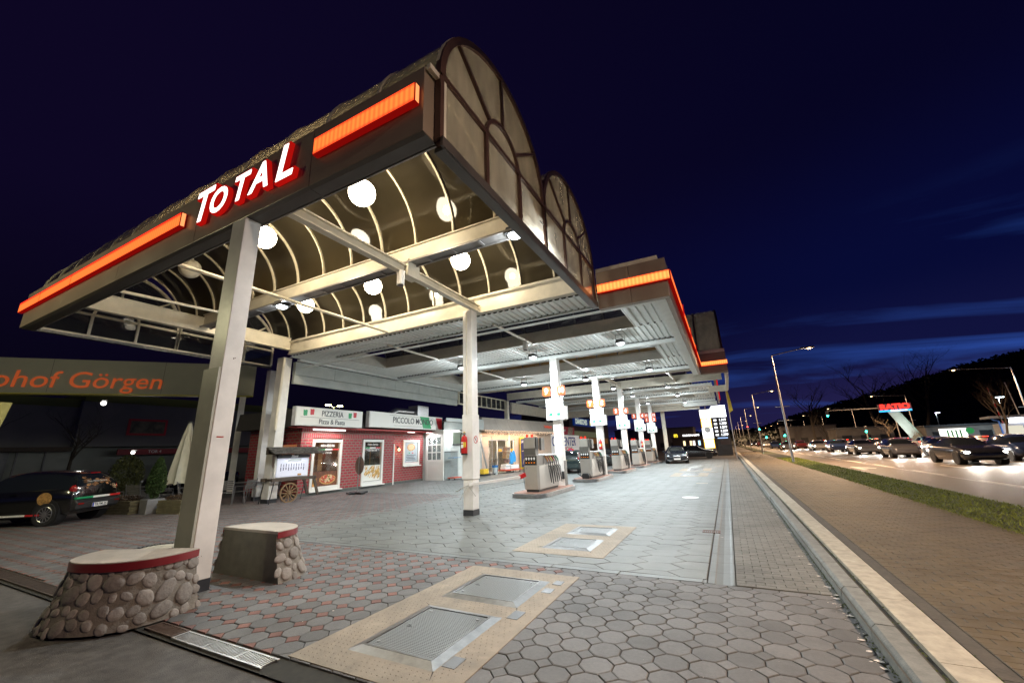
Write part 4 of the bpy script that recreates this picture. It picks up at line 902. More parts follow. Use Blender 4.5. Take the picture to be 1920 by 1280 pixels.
# long slot drain at the edge of the paving
def slot_drain(x0, x1, y, lb, m, w_=.16):
    t = thing('slot_drain', lb, 'drain grate', (x0, y, 0)); x = x0
    b = MB(); b.bb(x0, y, -.03, x1, y+.018, .004).bb(x0, y+w_-.018, -.03, x1, y+w_, .004)
    while x < x1-.02:
        b.bb(x, y+.018, -.02, x+.014, y+w_-.018, .001); x += .03
    x = x0
    while x < x1: b.bb(x-.012, y, -.02, x+.012, y+w_, .0045); x += .5
    b.build('grating', m, t, world=True); MB().bb(x0, y, -.06, x1, y+w_, -.035).build('channel', black_plastic, t, world=True)
galv = M('galvanised', (.50, .50, .50), .33, .85, nscale=12, namt=.2)
slot_drain(-4.95, -3.56, 2.36, 'clean galvanised slot drain running out in front of the near stone planter', galv)
slot_drain(-5.5, -4.96, 2.37, 'rusty end of the slot drain beside the near stone planter', M('rusty_grate', (.10, .065, .05), .7, .3, nscale=20, namt=.4))
slot_drain(-12.0, -6.75, 2.38, 'dark rusty slot drain left of the near stone planter', M('rusty_grate2', (.075, .055, .045), .7, .3, nscale=20, namt=.4), .2)

# ---- stone faced planters either side of the front column
cobble = M('cobble', (.30, .27, .24), .85, nscale=9, namt=.45, bump=.8, bscale=30, island=.22, col2=(.20, .175, .155)); mortar = M('mortar', (.20, .175, .145), .9, nscale=20, namt=.3, bump=.6, bscale=60)
cap_m = M('planter_top', (.42, .37, .32), .6, nscale=4, namt=.25, bump=.2); trim_red = M('trim_red', (.20, .008, .014), .35, coat=.3); conc_dark = M('planter_concrete', (.14, .13, .105), .8, nscale=5, namt=.25, bump=.3)
def planter(lb, c0, ang, wt, dt, wb_, db, h, seed, flatface):
    """half-round block: flat side along local x at y=0, bulging to -y; flares towards the ground"""
    t = thing('stone_planter', lb, 'stone planter', c0, ang, 'stone faced half-round planters')
    n = 36
    def pt(u, v, off=0):           # u 0..1 round the curve, v 0..1 upwards
        a = math.pi+math.pi*u; k = (1-v)**1.25; rx, ry = wt+(wb_-wt)*k+off, dt+(db-dt)*k+off
        return Vector((rx*math.copysign(abs(math.cos(a))**.85, math.cos(a)), ry*math.copysign(abs(math.sin(a))**.8, math.sin(a)), v*h))
    V_ = [pt(i/n, j/8) for j in range(9) for i in range(n+1)]
    core = MB().add(V_, [(j*(n+1)+i, j*(n+1)+i+1, (j+1)*(n+1)+i+1, (j+1)*(n+1)+i) for j in range(8) for i in range(n)]); core.build('mortar_core', mortar, t, smooth=True)
    V_ = [(pt(e_, j/8)) for j in range(9) for e_ in (0, 1)]
    MB().add(V_, [(2*j, 2*j+1, 2*j+3, 2*j+2) for j in range(8)]).build('flat_side', flatface, t)
    top = [pt(i/n, 1, .03) for i in range(n+1)]
    MB().prism([(p_.x, p_.y-.0) for p_ in top], h-.005, h+.035).build('top_slab', cap_m, t, bevel=.006)
    V_ = [(p_.x*1.006, p_.y*1.006-.002, z) for z in (h-.055, h+.024) for p_ in top]
    MB().add(V_, [(i, i+1, i+n+2, i+n+1) for i in range(n)]).build('red_trim', trim_red, t, smooth=True)
    rnd = random.Random(seed); st = MB(); pts = []
    L = math.pi*(wb_+db)/2
    for _ in range(9000):
        u, v = rnd.uniform(.0, 1.0), rnd.uniform(.03, .95); r = rnd.uniform(.045, .10)*(1.1-.2*v)
        if v*h+r > h-.03 or v*h-r < -.03: r = min(h-.04-v*h, v*h+.02); 
        if r < .03: continue
        P3 = pt(u, v)
        if all((P3-q).length > (r+rq)*.92 for q, rq in pts):
            pts.append((P3, r))
            e1_ = (pt(min(1, u+.01), v)-pt(max(0, u-.01), v)).normalized(); e2 = (pt(u, min(1, v+.02))-pt(u, max(0, v-.02))).normalized(); nn = e1_.cross(e2).normalized()
            if nn.y > .3: nn = -nn
            a = rnd.uniform(0, 3.14); s1, s2 = r*rnd.uniform(1.0, 1.3), r*rnd.uniform(.78, 1.0); u1, u2 = e1_*math.cos(a)+e2*math.sin(a), -e1_*math.sin(a)+e2*math.cos(a)
            N1, N2 = 16, 5; base = len(st.v); ph_ = [rnd.uniform(.86, 1.1) for _ in range(N1)]; ph_ = [(ph_[i-1]+2*ph_[i]+ph_[(i+1) % N1])/4 for i in range(N1)]
            dep = r*rnd.uniform(.26, .40)
            for j in range(N2):
                q = j/N2; rr = math.cos(q*math.pi/2)**.55; zz = math.sin(q*math.pi/2)*dep
                for i in range(N1):
                    th = 2*math.pi*i/N1; jt_ = rnd.uniform(-.05, .05)*r; st.v.append(tuple(P3-nn*.03+u1*(s1*rr*ph_[i]*math.cos(th)+jt_)+u2*s2*rr*ph_[i]*math.sin(th)+nn*(zz+.03+jt_*.7)))
            st.v.append(tuple(P3+nn*dep)); tp = len(st.v)-1
            for j in range(N2-1):
                for i in range(N1): st.f.append((base+j*N1+i, base+j*N1+(i+1) % N1, base+(j+1)*N1+(i+1) % N1, base+(j+1)*N1+i))
            for i in range(N1): st.f.append((base+(N2-1)*N1+i, base+(N2-1)*N1+(i+1) % N1, tp))
    st.build('stones', cobble, t, smooth=True, ang=70)
    return t
planter('cobble faced half-round planter with red trim, nearest the camera at the left', (-6.34, 2.66, 0), math.atan2(.38, .925), .59, .62, .71, .80, .58, 5, conc_dark)
planter('cobble faced half-round planter with dark flat side, behind the front column', (-6.34, 3.80, 0), math.pi, .63, .52, .78, .72, .60, 11, conc_dark)

# ================================================================ CARS
tyre_m = M('tyre', (.014, .014, .015), .8, bump=.3, bscale=90); rim_m = M('rim', (.45, .45, .46), .28, .9); glass_car = M('car_glass', (.012, .015, .016), .04, coat=1, spec=.8)
chrome = M('chrome', (.7, .7, .72), .12, 1.); plate_m = M('plate_white', (.75, .75, .72), .4); plate_ink = M('plate_ink', (.01, .01, .01), .5); eu_blue = M('eu_blue', (.01, .05, .45), .4)
lamp_red = M('tail_lamp', (.25, .008, .006), .15, coat=1); lamp_clear = M('head_lamp', (.6, .62, .65), .08, .3, coat=1); dark_trim = M('dark_trim', (.018, .018, .02), .5)
tail_on = E('tail_lit', (1, .03, .012), 9); head_on = E('head_lit', (1, .93, .80), 12); orange_l = M('indicator', (.6, .2, .02), .2, coat=1)
def paint(n_, c): return M(n_, c, .22, .2, coat=1)
def crm(p0, p1, p2, p3, t): return tuple(.5*((2*b)+(-a+c)*t+(2*a-5*b+4*c-d)*t*t+(-a+3*b-3*c+d)*t**3) for a, b, c, d in zip(p0, p1, p2, p3))
SED = [(-2.35, .42, .70, .74, .62, .62), (-2.30, .30, .86, .98, .80, .66), (-1.95, .22, .95, 1.04, .88, .66), (-1.35, .20, .96, 1.14, .92, .60), (-.75, .18, .95, 1.38, .93, .56), (-.05, .18, .94, 1.44, .93, .57), (.45, .18, .92, 1.36, .93, .58), (1.05, .18, .90, 1.02, .92, .66), (1.6, .20, .84, .94, .91, .64), (2.1, .24, .72, .82, .86, .60), (2.38, .32, .60, .66, .70, .50), (2.44, .42, .55, .58, .58, .4)]
HAT = [(-1.70, .45, .72, .76, .66, .60), (-1.66, .32, .88, 1.02, .76, .62), (-1.50, .26, .94, 1.30, .80, .58), (-1.15, .22, .95, 1.42, .82, .57), (-.5, .20, .94, 1.47, .83, .58), (.1, .20, .92, 1.45, .83, .58), (.50, .20, .91, 1.34, .83, .59), (1.0, .20, .90, 1.03, .83, .60), (1.35, .24, .82, .93, .80, .58), (1.62, .30, .68, .76, .70, .52), (1.70, .42, .58, .62, .60, .44)]
def car(name, label, cat, loc, rz, m, S=HAT, lights=None, plate=None, scale=1., roofband=None, group=None, simple=False, extra=None):
    t = thing(name, label, cat, loc, rz, group)
    sub = 3; st = []
    for i in range(len(S)-1):
        p0, p1, p2, p3 = S[max(i-1, 0)], S[i], S[i+1], S[min(i+2, len(S)-1)]
        for k in range(sub): st.append(crm(p0, p1, p2, p3, k/sub))
    st.append(S[-1]); nS = len(st)
    def ring(s):
        x, zl, zb, zr, w_, wr = s; h = zr-zb
        P_ = [(0, zl), (w_*.80, zl), (w_*.95, zl+.05), (w_, zl+(zb-zl)*.35), (w_*1.01, zl+(zb-zl)*.7), (w_*.985, zb-.02), (w_*.95, zb+.005)]
        wq = min(wr+(w_*.92-wr)*max(0, 1-h/.30), w_*.92)
        P_ += [(w_*.93+(wq-w_*.93)*.5, zb+h*.45), (wq+.03, zb+h*.84), (wq-.05, zb+h*.96), (wq*.55, zb+h), (0, zb+h+.008)]
        return [(x, y, z) for y, z in P_]+[(x, -y, z) for y, z in P_[-2:0:-1]]
    rings = [ring(s) for s in st]; n = len(rings[0]); V_ = [v for r_ in rings for v in r_]
    body, gls = [], []
    half = 11
    for i in range(nS-1):
        h0, h1 = st[i][3]-st[i][2], st[i+1][3]-st[i+1][2]; hm = (h0+h1)/2; slope = abs(h1-h0)/max(.01, abs(st[i+1][0]-st[i][0]))
        for j in range(n):
            f = (i*n+j, i*n+(j+1) % n, (i+1)*n+(j+1) % n, (i+1)*n+j)
            jj = j if j < half else n-1-j
            side_g = jj in (6, 7) and hm > .25
            wind = jj in (8, 9, 10) and slope > .42 and hm > .12 and hm < .47
            (gls if (side_g or wind) else body).append(f)
    bo = MB(); bo.v = V_; bo.f = body+[tuple(range(n))[::-1], tuple(range((nS-1)*n, nS*n))]
    b = bo.build('body', m, t, smooth=True, ang=50)
    g = MB(); g.v = [(x, y*.996, z-.004) for x, y, z in V_]; g.f = gls; g.build('windows', glass_car, t, smooth=True, ang=50)
    xf, xr = S[-1][0], S[0][0]; wbx = (xf-.78, xr+.62) if S is HAT else (xf-.92, xr+1.0)
    wid = max(s[4] for s in S); rw = .31 if S is HAT else .335
    for wx in wbx:
        for sg in (-1, 1):
            y0 = sg*(wid-.16)
            MB().cyl((wx, sg*(wid-.3), rw+.03), (wx, sg*(wid+.004), rw+.03), rw+.055, n=24).build('wheel_arch', black_rubber, t)
            wh = MB().lathe([(rw*.62, -.10), (rw*.95, -.105), (rw, -.07), (rw, .07), (rw*.95, .105), (rw*.62, .10)], 28)
            wh.v = [(wx+vx, y0+vz+sg*.075, rw+vy) for vx, vy, vz in wh.v]; wl = wh.build('wheel', tyre_m, t, smooth=True)
            if not simple:
                rm = MB(); yo = sg*(wid+.012)
                for k in range(12):
                    a = 2*math.pi*k/12; rm.bar((wx, yo, rw), (wx+rw*.62*math.cos(a), yo, rw+rw*.62*math.sin(a)), .012, .028)
                P_ = [(wx+rw*.64*math.cos(2*math.pi*k/20), yo, rw+rw*.64*math.sin(2*math.pi*k/20)) for k in range(21)]; rm.tube(P_, .014, 6, cap=False); rm.cyl((wx, yo-sg*.01, rw), (wx, yo+sg*.012, rw), .05)
                rm.build('rim', rim_m, wl)
    hf = st[-1]; fz = .66 if S is HAT else .64
    for sg in (-1, 1):
        hl_ = MB().sphere((0, 0, 0), 1, 14, 8); hl_.v = [(xf-.20+x*.16, sg*(wid-.25)+y*.14, fz+z*.075) for x, y, z in hl_.v]; hl_.build('headlight', head_on if lights in ('head', 'both') else lamp_clear, t, smooth=True)
        tz = .93 if S is HAT else .86
        tl_ = MB().sphere((0, 0, 0), 1, 14, 8); tl_.v = [(xr+.12+x*.10, sg*(wid-.14)+y*.09, tz+z*(.13 if S is HAT else .08)) for x, y, z in tl_.v]; tl_.build('taillight', tail_on if lights in ('tail', 'both') else lamp_red, t, smooth=True)
        if not simple:
            mi = MB().box((xf-(.95 if S is HAT else 1.35), sg*(wid+.10), .98), (.10, .18, .13)); mi.build('mirror', m, t, bevel=.03)
            MB().bb(xf-1.9, sg*(wid+.004)-.004, .84, xf-1.72, sg*(wid+.004)+.016*sg, .87).build('door_handle', m, t)
    if lights == 'tail': MB().bb(xr-.0+(.18 if S is HAT else .9), -.18, 1.33, xr+(.20 if S is HAT else .93), .18, 1.36).build('brake_light', tail_on, t)
    return t
# pizza delivery hatchback: seen from behind, nose to the far left
pz_black = paint('car_black', (.006, .006, .007))
pc = car('parked_car', 'black hatchback with pizza advert and green white red stripe parked at the left edge', 'car', (-18.75, 4.75, 0), R(214), pz_black, HAT); pc.scale = (.94, 1, 1.02)
def onrear(mb, name, m, par=pc, **k): return mb.build(name, m, par, **k)
bmp = MB().prism([(-1.70, .36), (-1.80, .40), (-1.82, .56), (-1.74, .66), (-1.60, .66), (-1.60, .36)], -.74, .74, 'y'); bmp.build('bumper', dark_trim, pc, bevel=.03)
onrear(MB().bb(-1.79, .22, .665, -1.72, .76, .72), 'green_stripe', M('stripe_green', (.01, .25, .10), .3), bevel=.004); onrear(MB().bb(-1.79, -.36, .665, -1.72, .22, .72), 'white_stripe', plate_m, bevel=.004); onrear(MB().bb(-1.79, -.76, .665, -1.72, -.36, .72), 'red_stripe', red_p, bevel=.004)
pl = onrear(MB().bb(-1.842, -.27, .415, -1.822, .25, .525), 'number_plate', plate_m, bevel=.004); MB().bb(-1.8445, .205, .417, -1.8425, .248, .523).build('country_band', eu_blue, pl)
text('characters', 'TR:PM 25', .105, plate_ink, pl, (-1.845, -.025, .47), rot=(math.pi/2, 0, -math.pi/2), ext=.001, off=.001)
for sg in (-1, 1): onrear(MB().sphere((0, 0, 0), .07, 14, 8), 'round_lamp', orange_l, smooth=True).location = (-1.575, sg*.66, .86)
for sg in (-1, 1): onrear(MB().bb(-1.83, sg*.62-.09, .52, -1.815, sg*.62+.09, .56), 'reflector', lamp_red)
onrear(MB().bb(-1.53, -.16, 1.36, -1.50, .16, 1.385), 'brake_light', M('brake_lamp', (.4, .01, .01), .2, coat=1))
# advert on the rear window: pale slices on dark brown
ad = MB(); rn = random.Random(4)
for k in range(60):
    y, z = rn.uniform(-.45, .45), rn.gauss(1.12, .055)
    if abs(y) > .45: continue
    xb = -1.66+(z-.98)*.46-.022; r = rn.uniform(.015, .04); a = rn.random()*3
    ad.add([(xb+(dz)*.46-.004, y+dy, z+dz) for dy, dz in [(r*2*math.cos(a+q), r*.8*math.sin(a+q)) for q in (0, 1.3, 2.6, 3.9, 5.2)]], [(0, 1, 2, 3, 4)])
onrear(ad, 'window_advert', M('advert_food', (.32, .15, .06), .4, nscale=30, namt=.7, island=.6))
text('window_lettering', 'Pizza Home-Service', .085, plate_m, pc, (-1.66+(1.14-.98)*.46-.035, 0, 1.14), rot=(R(65), 0, -math.pi/2), ext=.001)
vy = .845
pzp = MB()
for k in range(20): pzp.v.append((-.98+.20*math.cos(k*math.pi/10), vy, .72+.17*math.sin(k*math.pi/10)))
pzp.f.append(tuple(range(20))); onrear(pzp, 'door_advert', M('advert_pizza', (.42, .24, .08), .35, nscale=18, namt=.6))
text('emblem', '^', .22, chrome, pc, (-1.72, -.06, .83), rot=(math.pi/2, 0, -math.pi/2), ext=.004, off=.006); text('emblem', '^', .22, chrome, pc, (-1.72, -.06, .79), rot=(math.pi/2, 0, -math.pi/2), ext=.004, off=.006)
st_ = MB().bb(-.55, .838, .28, .75, .848, .33); onrear(st_, 'sill_stripe', plate_m); onrear(MB().bb(-.95, .838, .28, -.56, .848, .33), 'sill_stripe', red_p)
# dark saloon at the last pump, nose to the camera
jg = car('parked_car', 'dark glossy saloon with a mesh grille standing by the last pump, facing the camera', 'car', (-4.35, 40.4, 0), R(-82), paint('car_navy', (.010, .014, .020)), SED)
MB().prism([(-.28, .40), (.28, .40), (.33, .66), (-.33, .66)], 2.40, 2.47, 'x').build('grille', chrome, jg, bevel=.02)
MB().prism([(-.24, .45), (.24, .45), (.28, .62), (-.28, .62)], 2.471, 2.478, 'x').build('grille_mesh', steel_dark, jg)
MB().bb(2.48, -.26, .33, 2.50, .26, .44).build('number_plate', plate_m, jg); MB().bb(2.36, -.80, .26, 2.42, -.40, .30).bb(2.36, .40, .26, 2.42, .80, .30).build('bumper_trim', chrome, jg)
# cars half hidden behind the pumps, and one behind the planters
car('parked_car', 'dark green hatchback half hidden behind the second pump', 'car', (-9.6, 27.5, 0), R(95), paint('car_green', (.02, .035, .035)), HAT, simple=True)
car('parked_car', 'dark grey saloon half hidden behind the third pump', 'car', (-10.0, 37.5, 0), R(95), paint('car_grey', (.03, .035, .035)), SED, simple=True)
car('parked_car', 'black car standing behind the closed parasol in front of the dark hall', 'car', (-27.5, 12.8, 0), R(200), pz_black, SED, simple=True)
# ================================================================ RESTAURANT
def brick_mat(name, c1_, c2_, mo_, sx, sz):
    m = D.materials.new(name); m.use_nodes = True; t = m.node_tree; n = t.nodes; b = n['Principled BSDF']; l = t.links.new
    tc_ = n.new('ShaderNodeTexCoord'); s3 = n.new('ShaderNodeSeparateXYZ'); l(tc_.outputs['Object'], s3.inputs[0]); cb = n.new('ShaderNodeCombineXYZ')
    ad_ = n.new('ShaderNodeMath'); ad_.operation = 'ADD'; l(s3.outputs['X'], ad_.inputs[0]); l(s3.outputs['Y'], ad_.inputs[1]); l(ad_.outputs[0], cb.inputs[0]); l(s3.outputs['Z'], cb.inputs[1])
    q = n.new('ShaderNodeTexBrick'); q.inputs['Scale'].default_value = 1; q.inputs['Brick Width'].default_value = sx; q.inputs['Row Height'].default_value = sz; q.inputs['Mortar Size'].default_value = .021; q.inputs['Mortar Smooth'].default_value = .25
    q.inputs['Color1'].default_value = (*c1_, 1); q.inputs['Color2'].default_value = (*c2_, 1); q.inputs['Mortar'].default_value = (*mo_, 1); l(cb.outputs[0], q.inputs['Vector']); l(q.outputs['Color'], b.inputs['Base Color'])
    bn = n.new('ShaderNodeBump'); bn.invert = True; bn.inputs['Distance'].default_value = .012; bn.inputs['Strength'].default_value = .7; l(q.outputs['Fac'], bn.inputs['Height']); l(bn.outputs[0], b.inputs['Normal']); b.inputs['Roughness'].default_value = .55
    return m
brick = brick_mat('red_brick', (.36, .018, .032), (.27, .013, .024), (.21, .165, .13), .30, .128)
soldier = brick_mat('soldier_brick', (.36, .018, .032), (.27, .013, .024), (.21, .165, .13), .13, .27)
plinth_m = M('plinth_grey', (.10, .11, .10), .8, nscale=7, namt=.3); win_w = M('window_white', (.74, .73, .68), .4); shingle = M('shingle', (.05, .046, .042), .85, nscale=18, namt=.4, bump=.5)
sign_w = M('sign_white', (.74, .72, .68), .3, nscale=2, namt=.05); ink = M('ink_dark', (.05, .05, .055), .5); s_green = M('flag_green', (.02, .34, .12), .45); s_red = M('flag_red', (.60, .03, .04), .45)
warm_dark = M('room_brown', (.16, .065, .03), .7, nscale=2, namt=.4); curtain = M('curtain', (.62, .36, .17), .7, nscale=5, namt=.2); glass_w = glass('window_glass', (.9, .9, .88), .86, (.1, .08, .06), .02, .3, streak=False)
wood_table = M('print_wood', (.15, .05, .02), .5, nscale=9, namt=.5); crust = M('print_crust', (.55, .28, .08), .5, nscale=14, namt=.35); cheese = M('print_cheese', (.72, .52, .30), .5, nscale=30, namt=.5); tomato = M('print_tomato', (.50, .06, .03), .5); basil = M('print_basil', (.06, .20, .03), .5); pasta_m = M('print_pasta', (.70, .40, .10), .5, nscale=26, namt=.6, island=.3); print_white = M('print_white', (.8, .78, .72), .5)
tube_e = E('tube_lit', (1, .92, .88), 4); sconce_e = E('sconce_lit', (1, .62, .30), 6)
ANG = math.atan2(.99936, -.03569); SX = .872
PZ = thing('pizzeria', 'red brick pizzeria with a dark shingle fascia and two white shop signs', 'restaurant', (-16.6, 12.2, 0), ANG, sx=SX)
def lp(mb, name, m, par=PZ, **k): return mb.build(name, m, par, **k)
for a, b in ((-.56, .12), (2.0, 3.52), (5.28, 6.2)): lp(MB().bb(a, 0, .12, b, .25, 2.46), 'wall', brick)   # front wall with openings left for the two windows
lp(MB().bb(-.56, 0, 2.46, 6.2, .25, 2.92), 'wall_lintel', soldier)
lp(MB().bb(6.28, .22, .12, 9.6, .4, 2.7), 'wall', brick); lp(MB().bb(6.28, .22, 2.7, 9.6, .4, 2.95), 'wall_lintel', soldier)
lp(MB().bb(-.56, .25, .12, -.38, 3.6, 1.1).bb(-.56, .25, 2.2, -.38, 3.6, 2.9).bb(-.56, 2.0, 1.1, -.38, 3.6, 2.2), 'side_wall', brick)
lp(MB().bb(-.55, -.012, 0, 6.2, .3, .12).bb(6.2, .2, 0, 9.6, .4, .12), 'plinth', plinth_m)
lp(MB().bb(-.5, 3.6, 0, 12, 3.7, 3), 'rear_wall', plinth_m); lp(MB().bb(-.5, .26, .05, 6.2, 3.6, .1), 'inside_floor', warm_dark)
lp(MB().bb(6.195, -.03, 0, 6.285, .24, 2.2), 'white_reveal', win_w)
# shingled mansard and red trim
rf = MB()
rf.add([(-1.3, -.50, 2.92), (11.3, -.50, 2.92), (11.3, -.18, 3.68), (-1.2, -.18, 3.68), (-1.3, 3.7, 2.92), (-1.2, 3.7, 3.68), (11.3, 3.7, 2.92), (11.3, 3.7, 3.68)], [(0, 1, 2, 3), (4, 0, 3, 5), (1, 6, 7, 2), (3, 2, 7, 5), (4, 6, 1, 0)])
roof = lp(rf, 'roof', shingle)
sh = MB()
for r_ in range(5):
    z0 = 2.97+r_*.15; y0 = -.505+(z0-2.95)*.415
    k = 0; x = -1.3+(.1 if r_ % 2 else 0)
    while x < 11.1: sh.bar((x+.095, y0-.012, z0+.07), (x+.105, y0-.012, z0+.07), .19, .012, up=(0, .38, 1)) if 0 else sh.add([(x, y0-.022, z0), (x+.19, y0-.022, z0), (x+.19, y0+.05, z0+.155), (x, y0+.05, z0+.155)], [(0, 1, 2, 3)]); x += .2
lp(sh, 'shingles', M('shingle_tab', (.055, .05, .046), .85, island=.35), roof)
lp(MB().bb(-1.34, -.54, 2.85, 11.34, -.44, 2.92).bb(-1.34, -.44, 2.88, 11.3, -.02, 2.91), 'red_trim', M('trim_paint', (.42, .03, .03), .5, nscale=9, namt=.3))
# signs
S1 = thing('shop_sign', 'white sign reading PIZZERIA and Pizza & Pasta between small Italian flags', 'shop sign', (-16.6, 12.2, 0), ANG, sx=SX)
MB().bb(-1.0, -.80, 2.93, 3.2, -.56, 3.72).build('box', sign_w, S1, bevel=.01); MB().bb(-.96, -.815, 2.97, 3.16, -.80, 3.68).build('face', print_white, S1)
text('lettering', 'PIZZERIA', .34, ink, S1, (1.12, -.822, 3.47), off=.001, sx=1.0); text('lettering', 'Pizza & Pasta', .30, ink, S1, (1.12, -.822, 3.12), off=.001, sx=1.05); MB().bb(-.75, -.82, 3.285, 2.95, -.816, 3.297).build('line', ink, S1)
def flag(par, x, z, s, m):
    P_ = [(-.11, -.13), (-.04, -.15), (.04, -.13), (.10, -.14), (.12, .10), (.05, .13), (-.03, .10), (-.12, .13)]
    MB().prism([(x+a*s, z+b*s) for a, b in P_], -.824, -.817, 'y').build('flag', m, par)
for x, m_ in ((-.50, s_green), (-.12, s_red), (2.28, s_green), (2.62, s_red)): flag(S1, x, 3.48+(.05 if m_ is s_red else 0), .95, m_)
S1.location[0] += 0.022; S1.location[1] -= 0.600
S2 = thing('shop_sign', 'long white restaurant name sign with a green and a red band', 'shop sign', (-16.6, 12.2, 0), ANG, sx=SX)
MB().bb(3.95, -.80, 3.0, 11.2, -.56, 3.80).build('box', sign_w, S2, bevel=.01); MB().bb(4.0, -.815, 3.04, 11.15, -.80, 3.76).build('face', print_white, S2)
text('lettering', 'PICCOLO MONDO', .46, ink, S2, (7.95, -.826, 3.42), off=.001, sx=1.05); MB().bb(6.0, -.82, 3.13, 9.0, -.817, 3.14).bb(5.6, -.82, 3.68, 10.1, -.817, 3.69).build('line', ink, S2)
MB().prism([(8.55, 3.74), (9.55, 3.74), (9.85, 3.06), (8.95, 3.06)], -.820, -.8165, 'y').build('green_band', s_green, S2); MB().prism([(10.35, 3.74), (11.12, 3.74), (11.12, 3.06), (10.7, 3.06)], -.820, -.8165, 'y').build('red_band', s_red, S2)
S2.location[0] += 0.029; S2.location[1] -= 0.800
# windows with printed film
def shopwin(x0, x1, z0, z1, name='window', y=.0, sill=True):
    f = MB(); t = .13
    f.bb(x0-.02, y-.05, z0, x0+t, y+.1, z1).bb(x1-t, y-.05, z0, x1+.02, y+.1, z1).bb(x0+t, y-.05, z1-t, x1-t, y+.1, z1).bb(x0+t, y-.05, z0, x1-t, y+.1, z0+t*1.3)
    w = lp(f, name, win_w, bevel=.008)
    if sill: MB().bb(x0-.05, y-.14, z0-.05, x1+.12, y+.02, z0).build('sill', win_w, w, bevel=.006)
    MB().bb(x0+t, y+.03, z0+t*1.3, x1-t, y+.036, z1-t).build('glass', glass_w, w)
    return w
rn = random.Random(9)
def disc(par, x, z, r, m, y, name, asp=.45, seed=0, n=22):
    rr = random.Random(seed)
    MB().add([(x+r*math.cos(2*math.pi*k/n)*rr.uniform(.94, 1.05), y, z+asp*r*math.sin(2*math.pi*k/n)) for k in range(n)], [tuple(range(n))]).build(name, m, par)
w1 = shopwin(.12, 2.0, .17, 2.40)
MB().bb(.25, .025, .34, 1.87, .028, .98).build('print_background', wood_table, w1)
disc(w1, 1.25, .62, .52, crust, .022, 'printed_pizza', .42, 1); disc(w1, 1.25, .64, .45, tomato, .019, 'printed_sauce', .40, 2)
tp = MB(); tb = MB()
for k in range(46):
    a, q = rn.random()*6.28, rn.random()**.5*.40; x, z = 1.25+q*math.cos(a), .64+q*.4*math.sin(a); r = rn.uniform(.03, .07)
    (tp if k % 7 else tb).add([(x+r*math.cos(t), .017-k*.0001, z+r*.55*math.sin(t)) for t in (0, 1.05, 2.1, 3.1, 4.2, 5.2)], [(0, 1, 2, 3, 4, 5)])
tp.build('printed_cheese', cheese, w1); tb.build('printed_basil', basil, w1)
disc(w1, .45, .62, .13, M('print_oil', (.30, .17, .02), .4), .020, 'printed_bottle', 1.1, 4); MB().bb(.42, .018, .72, .48, .021, .92).build('bottle_neck', M('print_oil2', (.12, .07, .02), .4), w1); disc(w1, .42, .42, .10, crust, .018, 'printed_tomato', .8, 5)
text('lettering', '0651-4362106', .15, print_white, w1, (1.1, .02, 2.12), off=.003, ext=.001, sx=1.0); text('lettering', 'ab 17.00 Uhr', .11, print_white, w1, (1.1, .02, 1.80), off=.002, ext=.001)
def tricol(par, x0, x1, z, y=.02, h=.05):
    t = (x1-x0)/3
    for k, m_ in enumerate((s_green, print_white, s_red)): MB().bb(x0+t*k, y-.002, z-h/2, x0+t*(k+1), y, z+h/2).build('stripe', m_, par)
tricol(w1, .5, 1.87, 1.95)
w2 = shopwin(3.56, 5.24, .15, 2.42)
tricol(w2, 3.70, 5.1, 2.0); text('lettering', 'Home-Service', .15, print_white, w2, (4.4, .02, 2.17), off=.003, ext=.001); text('lettering', 'ab 11 bis 22 Uhr', .10, print_white, w2, (4.4, .02, 1.86), off=.002, ext=.001)
MB().bb(3.70, .025, .34, 5.10, .028, 1.12).build('print_background', print_white, w2)
pa = MB()
for k in range(90):
    x, z = rn.uniform(3.85, 5.05), rn.uniform(.48, 1.05); a = rn.uniform(.5, 1.1); 
    if z < .48+(4.6-x)*.25: continue
    L_, ww = rn.uniform(.07, .12), .022; dx, dz = math.cos(a), math.sin(a)
    pa.add([(x-dx*L_-dz*ww, .022-k*.0001, z-dz*L_+dx*ww), (x-dx*L_+dz*ww, .022-k*.0001, z-dz*L_-dx*ww), (x+dx*L_+dz*ww, .022-k*.0001, z+dz*L_-dx*ww), (x+dx*L_-dz*ww, .022-k*.0001, z+dz*L_+dx*ww)], [(0, 1, 2, 3)])
pa.build('printed_pasta', pasta_m, w2)
# inside: warm back room, curtains, plants, a dim lamp
lp(MB().bb(-.3, 2.6, .1, 6.1, 2.62, 2.9), 'room_wall', warm_dark)
cu = MB()
for x0, x1 in ((.62, .82), (1.0, 1.28), (4.75, 4.82)):
    n = 10
    for k in range(n): a, b = x0+(x1-x0)*k/n, x0+(x1-x0)*(k+1)/n; cu.add([(a, .5+.02*(k % 2), 1.0), (b, .5+.02*((k+1) % 2), 1.0), (b, .5+.02*((k+1) % 2), 2.3), (a, .5+.02*(k % 2), 2.3)], [(0, 1, 2, 3)])
lp(cu, 'curtain', curtain)
pl_ = MB()
for k in range(160):
    x = rn.uniform(3.9, 5.1); h = rn.uniform(.2, .55); d = rn.uniform(-.15, .15); pl_.add([(x-.01, .4, 1.05), (x+.01, .4, 1.05), (x+d, .4, 1.05+h)], [(0, 1, 2)])
lp(pl_, 'window_plants', M('plant_dark', (.03, .05, .015), .8)); lp(MB().bb(3.8, .34, .95, 5.15, .5, 1.08), 'plant_box', greyp)
point('room_light', (1.2, 1.6, 2.3), .12, 60, (1, .66, .36), PZ); point('room_light', (4.4, 1.6, 2.4), .12, 34, (1, .66, .36), PZ)
w3 = shopwin(7.42, 9.08, .95, 2.42, y=.20)
